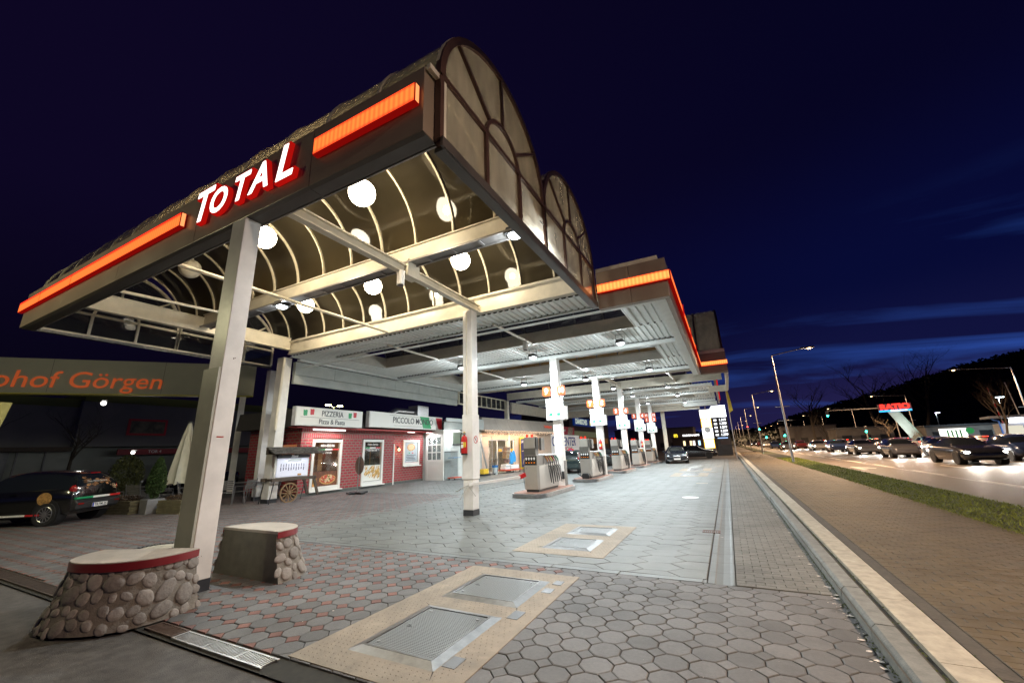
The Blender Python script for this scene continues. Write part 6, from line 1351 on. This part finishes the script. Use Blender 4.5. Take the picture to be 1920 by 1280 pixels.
lamp_small('bare white lamp glaring above the loose shrub', (-30, 10.85, 2.25), 40); lamp_small('white lamp just left of the front column behind the parasol', (-30, 13.75, 2.35), 40); lamp_small('small oval lamp under the orange lettered board', (-31, 9.45, 5.0), 30, r=.12)
t = thing('yellow_box_sign', 'pale yellow box sign cut off by the left edge under the lettered board', 'sign', (-19.3, 3.45, 2.72), R(0)); MB().prism([(-.5, 0), (.22, 0), (.34, .82), (-.5, .84)], 0, .2, 'x').build('box', M('box_yellow', (.42, .38, .12), .5), t)
# bare trees in front of the hall
bark = M('bark', (.035, .028, .022), .9, nscale=6, namt=.3); bark_lit = M('bark_lit', (.075, .055, .035), .9, nscale=6, namt=.3)  # bark_lit: the same bark with lamplight put into a paler colour
def bare_tree(lb, loc, h, seed, m=bark, spread=.5, levels=4, trunk=.12, group='bare winter trees', up=.35, n0=7):
    r = random.Random(seed); t = thing('bare_tree', lb, 'tree', loc, 0, group); tr = MB(); br = MB()
    def grow(p_, d, L, rad, lv, mb):
        pts = [p_]; q = p_.copy(); dd = d.copy(); n = 4
        for i in range(n): dd = (dd+Vector((r.gauss(0, .10), r.gauss(0, .10), r.gauss(0, .05)+.05))).normalized(); q = q+dd*L/n; pts.append(q.copy())
        mb.tube(pts, [rad*(1-.6*i/n) for i in range(n+1)], 6 if lv < 2 else 4, cap=False)
        if lv < levels:
            for k in range(n0 if lv == 0 else r.choice((3, 4, 5))):
                f_ = r.uniform(.35, 1); i = min(n-1, int(f_*n)); b0 = pts[i].lerp(pts[i+1], f_*n-i)
                a = r.uniform(0, 6.28); nd = (dd*(1-spread)+Vector((math.cos(a), math.sin(a), up))*spread*1.3).normalized()
                grow(b0, nd, L*r.uniform(.45, .68), rad*(1-.6*f_)*.6, lv+1, br)
    grow(Vector((0, 0, 0)), Vector((0, 0, 1)), h*.5, trunk, 0, tr); tr.build('trunk', m, t); br.build('crown', m, t); return t
bare_tree('thin bare tree before the dark hall at the far left', (-35, 5.5, 0), 6.5, 31, levels=3); bare_tree('thin bare tree before the dark hall under the orange letters', (-35, 9.8, 0), 6.5, 32, levels=3)
t = thing('double_street_lamp', 'two-headed yellowish street lamp behind the pizzeria roof', 'street lamp', (-40, 32, 0)); MB().cyl((0, 0, 0), (0, 0, 7.2), .07).build('pole', galv, t)
for s in (-1, 1):
    MB().tube([(0, 0, 7.2), (0, s*.7, 7.35)], .04, 6).build('arm', galv, t); MB().box((0, s*.8, 7.38), (.35, .5, .14)).build('head', E('lamp_head_yellow', (1, .95, .35), 40), t, bevel=.03)
point('lamp_light', (0, 0, 6.9), .3, 300, (1, .95, .5), t)
# buildings farther along behind the pumps
t = thing('furniture_store', 'large dark glazed store with a blue lit sign with cream and yellow letters', 'store', (-20, 57, 0), R(90))
MB().bb(0, .2, 0, 22, 8, 7.5).build('wall', M('store_dark', (.045, .035, .035), .6, nscale=.4, namt=.3), t); MB().bb(1.5, .0, 3.2, 14, .2, 4.1).build('louvre_band', M('louvre', (.22, .24, .16), .6, emis=(.6, .7, .4), estr=.08), t)
MB().bb(1.5, -.05, 4.9, 14, .2, 6.1).build('sign_board', M('sign_navy', (.01, .05, .30), .4, emis=(.02, .12, .7), estr=.12), t); text('lettering', 'DÄNISCHES', 1.1, E('sign_cream', (.85, .95, .75), .7), t, (5.0, -.07, 5.5), off=.02); text('lettering', 'BETTEN', 1.1, E('sign_yellow', (1, .85, .1), .8), t, (11.3, -.07, 5.5), off=.02)
MB().bb(1.2, -.1, 2.2, 20, .2, 3.1).build('orange_band', M('band_orange', (.3, .14, .03), .6, nscale=1, namt=.7, emis=(1, .4, .08), estr=.07), t); MB().bb(14.5, -.1, 3.4, 18, .15, 5.6).build('poster', M('poster_brown', (.08, .05, .055), .6), t); MB().prism([(14.5, 5.6), (18, 5.6), (16.8, 6.9), (15.6, 6.9)], -.1, .15, 'y').build('poster_gable', M('poster_brown2', (.07, .045, .05), .6), t)
MB().bb(13.6, -.12, 3.3, 14.0, -.05, 5.0).build('yellow_stripe', M('stripe_y', (.5, .45, .02), .5, emis=(1, .9, .05), estr=.4), t)
# ================================================================ STREET
pole_m = M('pole_galv', (.34, .33, .33), .45, .6, nscale=5, namt=.15); sod_e = E('sodium_bulb', (1, .62, .28), 10); whl_e = E('white_bulb', (.75, .93, 1), 10)
def street_lamp(arm, h=7.75):
    """arm > 0 reaches towards +x"""
    t = thing('street_lamp', '', 'street lamp', (0, 0, 0)); s = 1 if arm > 0 else -1
    MB().tube([(0, 0, 0), (0, 0, 3.2), (0, 0, h)], [.085, .07, .045], 12).build('pole', pole_m, t, smooth=True); MB().tube([(0, 0, h), (arm-.5*s, 0, h+.26)], [.04, .03], 8).build('arm', pole_m, t, smooth=True)
    hd = MB().box((arm-.1*s, 0, h+.30), (.85, .26, .14)).build('head', pole_m, t, bevel=.04)
    MB().sphere((arm, 0, h+.23), .13, 14, 8, (1, 1, .6)).build('bulb', sod_e, t, smooth=True)
    MB().box((0, 0, 3.9), (.9, .03, .05)).box((0, 0, 2.9), (.9, .03, .05)).build('bracket', pole_m, t); MB().bb(-.05, -.10, .55, .05, -.08, 1.0).build('hatch', pole_m, t)
    d = area('lamp_light', (arm, 0, h+.12), .4, 3200, SODIUM, t, spread=175)
    return t
l0 = street_lamp(2.4)
near = [(3.95, 35.4, 'nearest sodium street lamp leaning over the road from the grass verge'), (3.95, 64, 'second sodium street lamp along the grass verge'), (3.95, 93, 'third sodium street lamp along the grass verge'), (3.95, 122, 'fourth sodium street lamp along the grass verge'), (3.95, 152, 'fifth sodium street lamp along the grass verge'), (3.95, 190, 'sixth sodium street lamp along the grass verge'), (3.95, 240, 'farthest sodium street lamp along the grass verge')]
for i, (x, y, lb) in enumerate(near):
    o = l0 if i == 0 else dup(l0, (0, 0, 0)); o.location = (x, y, .08); tag(o, lb, group='street lamps along the near side')
f0 = street_lamp(-4.1)
far = [(26, 57.5, 'sodium street lamp across the road at the right, nearest of the far row'), (26, 85, 'sodium street lamp across the road near the red lettered sign'), (25.0, 112, 'third sodium street lamp of the row across the road'), (24, 138, 'fourth sodium street lamp of the row across the road'), (22.8, 160, 'fifth sodium street lamp of the row across the road'), (22.5, 188, 'sixth sodium street lamp of the row across the road'), (22.5, 215, 'seventh sodium street lamp of the row across the road'), (22.5, 245, 'farthest sodium street lamp of the row across the road')]
for i, (x, y, lb) in enumerate(far):
    o = f0 if i == 0 else dup(f0, (0, 0, 0)); o.location = (x, y, .0); tag(o, lb, group='street lamps along the far side')
def white_lamp(lb, loc, h, star):
    t = thing('parking_lamp', lb, 'parking lamp', loc, 0, 'white lamps beyond the road'); MB().cyl((0, 0, 0), (0, 0, h), .06).build('pole', pole_m, t); MB().box((.25 if star else .4, 0, h+.05), (.9, .35, .12)).build('head', whl_e if star else E('lamp_violet', (.8, .78, 1), 14), t, bevel=.04); area('lamp_light', (.2, 0, h-.1), .4, 1500 if star else 500, (.7, .9, 1), t)
white_lamp('blue-white parking lamp glaring above the lit kiosk', (39, 92, 0), 6.9, True); white_lamp('violet-white parking lamp at the right edge above the road', (26.5, 56, 0), 7.4, False); white_lamp('small white parking lamp behind the lit billboard', (51, 150, 0), 7.2, False)
# traffic lights
def signal(lb, loc, h, col, arm=0):
    t = thing('traffic_light', lb, 'traffic light', loc, 0, 'traffic lights at the far junction'); MB().cyl((0, 0, 0), (0, 0, h), .08).build('pole', pole_m, t)
    if arm: MB().tube([(0, 0, h), (arm, 0, h+.1)], .06, 8).build('arm', pole_m, t)
    x = arm; MB().bb(x-.18, -.12, h-.9, x+.18, .12, h+.1).build('housing', black_plastic, t, bevel=.03)
    for k, z in enumerate((h-.05, h-.4, h-.75)):
        on = (k == 0 and col == 'red') or (k == 2 and col == 'green'); MB().cyl((x, -.16, z-.02), (x, -.121, z-.02), .13, n=18).build('signal_lens', E('signal_'+col, (1, .04, .03) if col == 'red' else (.02, 1, .62), 40) if on else black_plastic, t)
signal('green traffic light on a long arm over the far lanes', (25.5, 90, 0), 6.3, 'green', -9); signal('green traffic light left of the red lettered sign', (20.8, 88, 0), 3.3, 'green'); signal('green traffic light in the middle distance beside the nearest lamp pole', (9.3, 88, 0), 3.2, 'green')
signal('small green traffic light far down the road', (7.5, 118, 0), 5.2, 'green'); signal('small green traffic light low at the far junction', (8.2, 112, 0), 3.2, 'green'); signal('small red traffic light far down the road', (5.0, 118, 0), 5.2, 'red')
# price pylon and poster pylon
TP = thing('price_pylon', 'tall dark pylon with a white lit head and white fuel prices beyond the canopy', 'price sign', (-1.05, 60, 0))
fe = E('pylon_white', (.93, .95, 1), 3.2)
MB().prism([(-.36, 4.85), (1.44, 4.85), (1.44, 6.35), (.0, 6.35), (-.22, 6.28), (-.36, 6.0)], -.25, .25, 'y').build('head', fe, TP, bevel=.02)
MB().bb(-.30, -.2, 0, 1.50, .2, 4.84).build('body', M('pylon_dark', (.05, .05, .055), .4), TP)
for a0, a1, m_, nm in ((100, 20, E('arc_red', (1, .25, .15), 1.6), 'red_arc'), (15, -60, E('arc_blue', (.2, .35, 1), 1.3), 'blue_arc'), (-65, -110, E('arc_sky', (.4, .8, 1), 1.8), 'light_blue_arc')):
    b = MB(); n = 10
    for k in range(n):
        q0, q1 = R(a0+(a1-a0)*k/n), R(a0+(a1-a0)*(k+1)/n); w0, w1_ = .09, .09
        b.add([(.48+(.34+d)*math.cos(q), -.256, 5.6+(.38+d)*math.sin(q)) for q, d in ((q0, -.06), (q1, -.06), (q1, .05), (q0, .05))], [(0, 1, 2, 3)])
    b.build(nm, m_, TP)
pr_e = E('price_digits', (.92, .95, 1), 2.4)
for k, s in enumerate(('1.31', '1.29', '1.27', '1.25', '1.29')):
    text('price', s+'9', .40, pr_e, TP, (.88, -.21, 4.48-k*.47), off=.014, sx=.95, shear=.1); MB().bb(-.15, -.212, 4.36-k*.47, .20, -.206, 4.58-k*.47).build('grade', pr_e, TP)
MB().bb(.0, -.212, 2.12, 1.2, -.206, 2.25).build('caption', E('pylon_sky', (.4, .6, 1), 1.2), TP); MB().bb(.25, -.21, 1.35, 1.4, -.205, 1.95).build('panel', M('pylon_panel', (.12, .09, .09), .5), TP)
PP = thing('poster_pylon', 'tall lit white and yellow poster pylon left of the price sign', 'advertising pylon', (-2.05, 58.5, 0))
yl = E('poster_yellow', (1, .60, .03), 1.7); pw = E('poster_white', (1, .98, .93), 3.0)
MB().bb(-.65, -.1, .9, .65, .1, 5.85).build('frame', steel_dark, PP); MB().bb(-.62, -.12, 4.72, .62, -.101, 5.82).build('panel', pw, PP)
for z0, z1 in ((3.55, 4.68), (.95, 2.1)): MB().bb(-.62, -.12, z0, .62, -.101, z1).build('panel', yl, PP); MB().bb(-.52, -.13, z0+.08, .52, -.121, z0+(z1-z0)*.55).bb(-.52, -.13, z0+(z1-z0)*.62, .52, -.121, z1-.08).build('panel_white', pw, PP)
MB().bb(-.62, -.12, 2.14, .62, -.101, 3.5).build('panel', pw, PP)
for x in (-.5, .5): MB().bb(x-.05, -.05, 0, x+.05, .05, .9).build('leg', steel_dark, PP)
pk = MB()
for k in range(6): pk.bb(-.45+k*.16, -.125, 2.2, -.36+k*.16, -.1205, 2.34+.05*(k % 2))
pk.build('small_print', ink, PP); text('lettering', 'SERVICE', .26, M('print_peach', (.8, .4, .25), .5), PP, (0, -.125, 5.25), off=.004)
t = thing('flag_banner', 'narrow yellow green banner on a mast behind the canopy corner', 'flag', (.6, 45, 0)); MB().cyl((0, 0, 0), (0, 0, 7.2), .04).build('mast', pole_m, t); MB().prism([(.04, 4.4), (.35, 4.6), (.3, 5.4), (.12, 7.0), (.04, 7.0)], -.01, .01, 'y').build('cloth', M('flag_cloth', (.45, .45, .06), .7, nscale=3, namt=.4), t)
t = thing('round_mirror', 'round traffic mirror hanging from the end of the far canopy', 'mirror', (-1.6, 46, 0)); MB().cyl((0, 0, 3.0), (0.1, 0, 5.3), .025).build('rod', cream_paint, t); MB().cyl((0, -.05, 2.9), (0, 0, 2.9), .28, n=24).build('mirror', steel, t)
# fast-food place far down
t = thing('fast_food_restaurant', 'low dark restaurant with a yellow letter and white lit roof sign far behind the saloon', 'restaurant', (-12.2, 110, 0)); MB().bb(0, 0, 0, 7, 6, 3.0).bb(-.2, -.3, 3.0, 7.2, 6, 3.25).build('wall', M('ff_dark', (.05, .04, .04), .6), t)
text('letter', 'm', 1.5, E('arches', (1, .75, .05), 1.6), t, (1.0, -.35, 3.75), off=.05, sx=.8); text('lettering', 'McDONALD\'S', .62, E('ff_white', (1, 1, 1), 2.2), t, (4.5, -.35, 3.6), off=.02)
for x, m_ in ((2.5, (1, .8, .45)), (4.0, (1, .7, .4)), (4.7, (1, .95, .9)), (5.9, (.5, .8, 1))): MB().bb(x, -.02, 1.2, x+.5, .0, 2.3).build('window', E('ff_win', m_, 1.8), t)
# leaning red letter sign
t = thing('supermarket_sign', 'wide glowing red letter sign above a blue strip on a slanted white support', 'shop sign', (19.6, 75, 0), R(-8))
MB().bb(.1, -.1, 4.95, 3.55, .25, 6.0).build('box', M('ratio_box', (.30, .05, .06), .5), t); text('lettering', 'RATIO', .98, E('ratio_red', (1, .03, .02), 3.2), t, (1.85, -.12, 5.58), off=.045, sx=1.08)
MB().bb(.12, -.12, 4.93, 3.53, -.101, 5.17).build('blue_strip', E('ratio_blue', (.05, .45, 1), 1.8), t); text('lettering', 'Einkaufszentrum', .26, E('ratio_white', (1, 1, 1), 2.5), t, (2.2, -.13, 5.05), off=.008)
MB().prism([(1.0, 4.93), (2.1, 4.93), (4.4, 0), (3.2, 0)], 0, .1, 'y').build('support', M('support_white', (.42, .47, .45), .6, nscale=1, namt=.15), t); MB().prism([(2.1, 4.9), (2.2, 4.9), (4.5, 0), (4.4, 0)], -.3, .3, 'y').build('support_side', M('support_side', (.30, .42, .38), .6), t)
area('lamp_light', (2.5, -3.0, .4), .8, 500, (.85, 1, .95), t, rot=(R(150), 0, 0)); MB().box((2.5, -3.0, .3), (.5, .3, .2)).build('floor_lamp', black_plastic, t)
# long low buildings across the road
for x, y, w_, d_, h_, lb in ((20, 105, 9, 8, 3.4, 'low pale flat building left of the slanted sign support'), (14, 135, 12, 8, 5.0, 'dark two storey block behind the far lamps'), (32, 100, 10, 6, 3.0, 'low pale wall building behind the queue of cars'), (-30, 125, 22, 10, 6, 'dark block far down the road at the left')):
    t = thing('roadside_building', lb, 'building', (x, y, 0)); MB().bb(0, 0, 0, w_, d_, h_).build('wall', M('far_wall', (.20, .19, .18), .8, nscale=.5, namt=.3), t); MB().bb(-.2, -.2, h_, w_+.2, d_, h_+.25).build('roof', steel_dark, t)
    for k in range(int(w_//3)): MB().bb(.8+k*3, -.03, .9, 2.4+k*3, 0, 2.1).build('window', black_plastic, t)
# lit kiosk at the right edge
t = thing('kiosk', 'small white kiosk with a glowing roof sign and blue gutter at the right edge', 'kiosk', (29.2, 70, 0), R(-12))
MB().bb(0, 0, 0, 6, 4, 2.6).build('wall', M('kiosk_wall', (.35, .37, .42), .6, nscale=1, namt=.1), t); MB().bb(-.9, -.8, 3.25, 6.5, 4, 3.5).build('roof', M('kiosk_roof', (.28, .30, .36), .5), t); MB().bb(.6, -.5, 2.62, 5.4, -.2, 3.2).build('sign_box', E('kiosk_sign', (.95, .97, 1), 4), t)
MB().tube([(-.8, -.7, 3.3), (-.6, -.6, 3.0), (-.15, -.1, 2.9), (-.1, -.1, 0)], .08, 8).build('gutter', M('gutter_blue', (.05, .16, .5), .4), t)
MB().bb(.3, -.04, .1, 1.6, 0, 2.3).build('lit_door', E('kiosk_door', (1, .95, .75), .8), t); MB().bb(1.9, -.04, .8, 3.2, 0, 2.2).build('window', glass_car, t); MB().bb(3.5, -.04, .8, 4.8, 0, 2.2).build('window', glass_car, t)
area('lamp_light', (3, -.9, 3.1), 5, 260, (.95, .97, 1), t, size_y=.3)
# billboards, round signs, blue box, striped mast
for (x, y, z0, z1, w_, lb, m_) in ((29.6, 88, .6, 2.5, 3.1, 'lit white billboard with green stripes right of the slanted support', 'g'), (37, 88, .9, 2.7, 3.0, 'lit white billboard before the dark hill', 'w')):
    t = thing('billboard', lb, 'billboard', (x, y, 0), R(-14)); MB().bb(0, 0, z0, w_, .12, z1).build('frame', steel_dark, t); MB().bb(.06, -.02, z0+.06, w_-.06, 0, z1-.06).build('panel', E('billboard_face', (1, 1, .93), 1.9), t)
    for x_ in (.3, w_-.3): MB().cyl((x_, .06, 0), (x_, .06, z0), .05).build('leg', pole_m, t)
    if m_ == 'g':
        for k in range(4): MB().bb(.9+k*.45, -.03, z0+.25, 1.08+k*.45, -.021, z1-.3).build('stripe', s_green, t)
    else:
        for k in range(4): MB().bb(.7+k*.45, -.03, z0+.15, .9+k*.5, -.021, z0+.4).build('print', greyp, t)
for x, y, z, c, e_, lb in ((32.6, 72, 2.35, (.02, .12, .6), .9, 'round blue sign on a post before the blue box'), (30.9, 82, 2.0, (.03, .35, .10), .6, 'round green sign on a post beside the striped billboard'), (36.2, 73, 2.4, (.35, .42, .30), .25, 'round pale green sign on a post left of the kiosk')):
    t = thing('round_sign', lb, 'sign', (x, y, 0), R(-15)); MB().cyl((0, 0, 0), (0, 0, z), .04).build('pole', pole_m, t); MB().cyl((0, -.04, z), (0, .04, z), .42, n=24).build('disc', M('round_face', c, .5, emis=c, estr=e_), t)
t = thing('blue_box', 'plain blue advertising box between the round blue sign and the kiosk', 'advertising box', (33.4, 71.5, 0), R(-12)); MB().bb(0, 0, .3, 1.3, .25, 2.3).build('panel', M('box_blue', (.03, .08, .5), .5, emis=(.1, .2, 1), estr=.5), t, bevel=.02); MB().bb(.1, .05, 0, .2, .2, .3).bb(1.1, .05, 0, 1.2, .2, .3).build('leg', pole_m, t)
t = thing('striped_mast', 'thin red and white striped mast beside the bare tree at the right', 'mast', (30.0, 71, 0))
for k in range(14): MB().cyl((-.10*k*.35, 0, .5*k), (-.10*(k+1)*.35, 0, .5*(k+1)), .05).build('band', red_p if k % 2 else board_w, t)
t = thing('flagpole', 'plain white pole right of the bare tree', 'pole', (31.2, 70, 0)); MB().cyl((0, 0, 0), (-.5, 0, 7.4), .05).build('pole', board_w, t)
# trees
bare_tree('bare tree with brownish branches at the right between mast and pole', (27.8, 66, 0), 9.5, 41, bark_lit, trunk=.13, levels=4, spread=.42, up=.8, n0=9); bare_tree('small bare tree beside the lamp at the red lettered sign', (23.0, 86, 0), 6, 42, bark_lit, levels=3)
bare_tree('tall dark bare tree against the sky between the sign and the right hand lamp', (38, 118, 0), 26, 43, trunk=.4, levels=4); bare_tree('tall dark bare tree against the sky above the red lettered sign', (31, 120, 0), 25, 44, trunk=.4, levels=4); bare_tree('dark bare tree against the sky left of the red lettered sign', (19, 122, 0), 20, 45, trunk=.35, levels=4)
bare_tree('low bare tree behind the arm of the traffic light', (17, 98, 0), 9, 46, levels=3)
# ---- traffic: cars on the road with their lights on, at rest
cols = [(.02, .02, .022), (.10, .10, .11), (.25, .25, .26), (.03, .05, .12), (.4, .4, .4), (.12, .02, .02)]; cnames = ['black', 'dark grey', 'grey', 'dark blue', 'pale grey', 'dark red']
def glare(t, S, sg):
    xf = S[-1][0]
    for s in (-.6, .6):
        d = area('headlight_beam', (xf+.05, s, .66), .18, 70, (1, .94, .84), t, rot=(0, R(-96), 0), spread=120)
k = 0
for lane, ys in ((11.9, (33, 43, 53, 64, 76, 92, 112, 140)), (8.9, (84, 104, 126, 150, 185, 230)), (15.2, (27, 35.5, 44.5, 54, 65, 79, 96, 118))):
    for y in ys:
        c = k % 6; S = (SED, HAT)[k % 2]
        t = car('road_car', '%s car with bright headlights, %s in the %s lane' % (cnames[c], ['nearest', 'second', 'third', 'fourth', 'fifth', 'sixth', 'seventh', 'farthest'][ys.index(y)], {11.9: 'middle oncoming', 8.9: 'oncoming verge', 15.2: 'far oncoming'}[lane]), 'car', (lane, y, -.02), R(-90), paint('paint_%d' % k, cols[c]), S, lights='head', simple=True, group='oncoming cars on the road')
        if y < 95: glare(t, S, 1)
        k += 1
for i, (x, y, c, lb) in enumerate(((19.6, 36.5, 0, 'black car with red tail lights in the far queue, at the right edge'), (19.4, 44.0, 1, 'dark grey car with red tail lights in the far queue, second from the right'), (19.5, 51, 5, 'dark red car with red tail lights in the far queue, third from the right'), (19.3, 58.5, 3, 'dark blue car with red tail lights in the far queue, fourth from the right'), (19.4, 68, 2, 'grey car with red tail lights in the far queue under the red lettered sign'), (19.5, 80, 0, 'black car with red tail lights in the far queue left of the slanted support'), (19.4, 96, 1, 'dark grey car far along the queue with red tail lights'), (19.4, 116, 0, 'farthest black car of the queue with red tail lights'), (22.8, 42, 1, 'dark grey car with tail lights in the kerb lane at the right edge'), (22.9, 55, 2, 'grey car with tail lights in the kerb lane before the lit billboard'), (22.7, 72, 0, 'black car with tail lights in the kerb lane under the red lettered sign'))):
    car('road_car', lb, 'car', (x, y, -.02), R(90), paint('paintq_%d' % i, cols[c]), (SED, HAT)[i % 2], lights='tail', simple=True, group='queue of cars with red tail lights')
car('road_car', 'dark car with red tail lights crossing behind the parked saloon', 'car', (-3.6, 52, -.03), R(4), paint('paint_x', cols[0]), SED, lights='tail', simple=True)
for i, (x, y) in enumerate(((34, 80), (38.5, 83), (43, 80))): car('parked_car', ['dark', 'grey', 'black'][i]+' car parked before the '+['billboards', 'blue box', 'kiosk'][i]+' across the road', 'car', (x, y, 0), R(20*i+10), paint('paintp_%d' % i, cols[i]), (HAT, SED)[i % 2], lights='tail' if i == 1 else None, simple=True)

t = thing('added_yard_lamp', 'added yellowish green yard lamp on a post, unseen behind the viewpoint, left', 'yard lamp', (-15, -2.6, 0)); MB().cyl((0, 0, 0), (0, 0, 6.5), .06).build('pole', pole_m, t); MB().box((0, 0, 6.58), (.4, .4, .14)).build('head', E('lamp_head_green', (.8, 1, .45), 8), t, bevel=.03); point('lamp_light', (0, 0, 6.3), .25, 1150, (.95, .88, .52), t)  # lamp added out of view to light the lettered board and yard

t = thing('street_lamp', 'paler street lamp on the verge, just past the right edge of the view', 'street lamp', (3.95, 2.2, .08)); MB().tube([(0, 0, 0), (0, 0, 7.75)], [.085, .045], 12).build('pole', pole_m, t, smooth=True); MB().tube([(0, 0, 7.75), (1.9, 0, 8.0)], .035, 8).build('arm', pole_m, t)
MB().box((2.3, 0, 8.05), (.85, .26, .14)).build('head', pole_m, t, bevel=.04); MB().sphere((2.4, 0, 7.97), .13, 14, 8, (1, 1, .6)).build('bulb', sod_e, t, smooth=True); area('lamp_light', (2.4, 0, 7.86), .4, 1900, (1, .74, .55), t, spread=175)
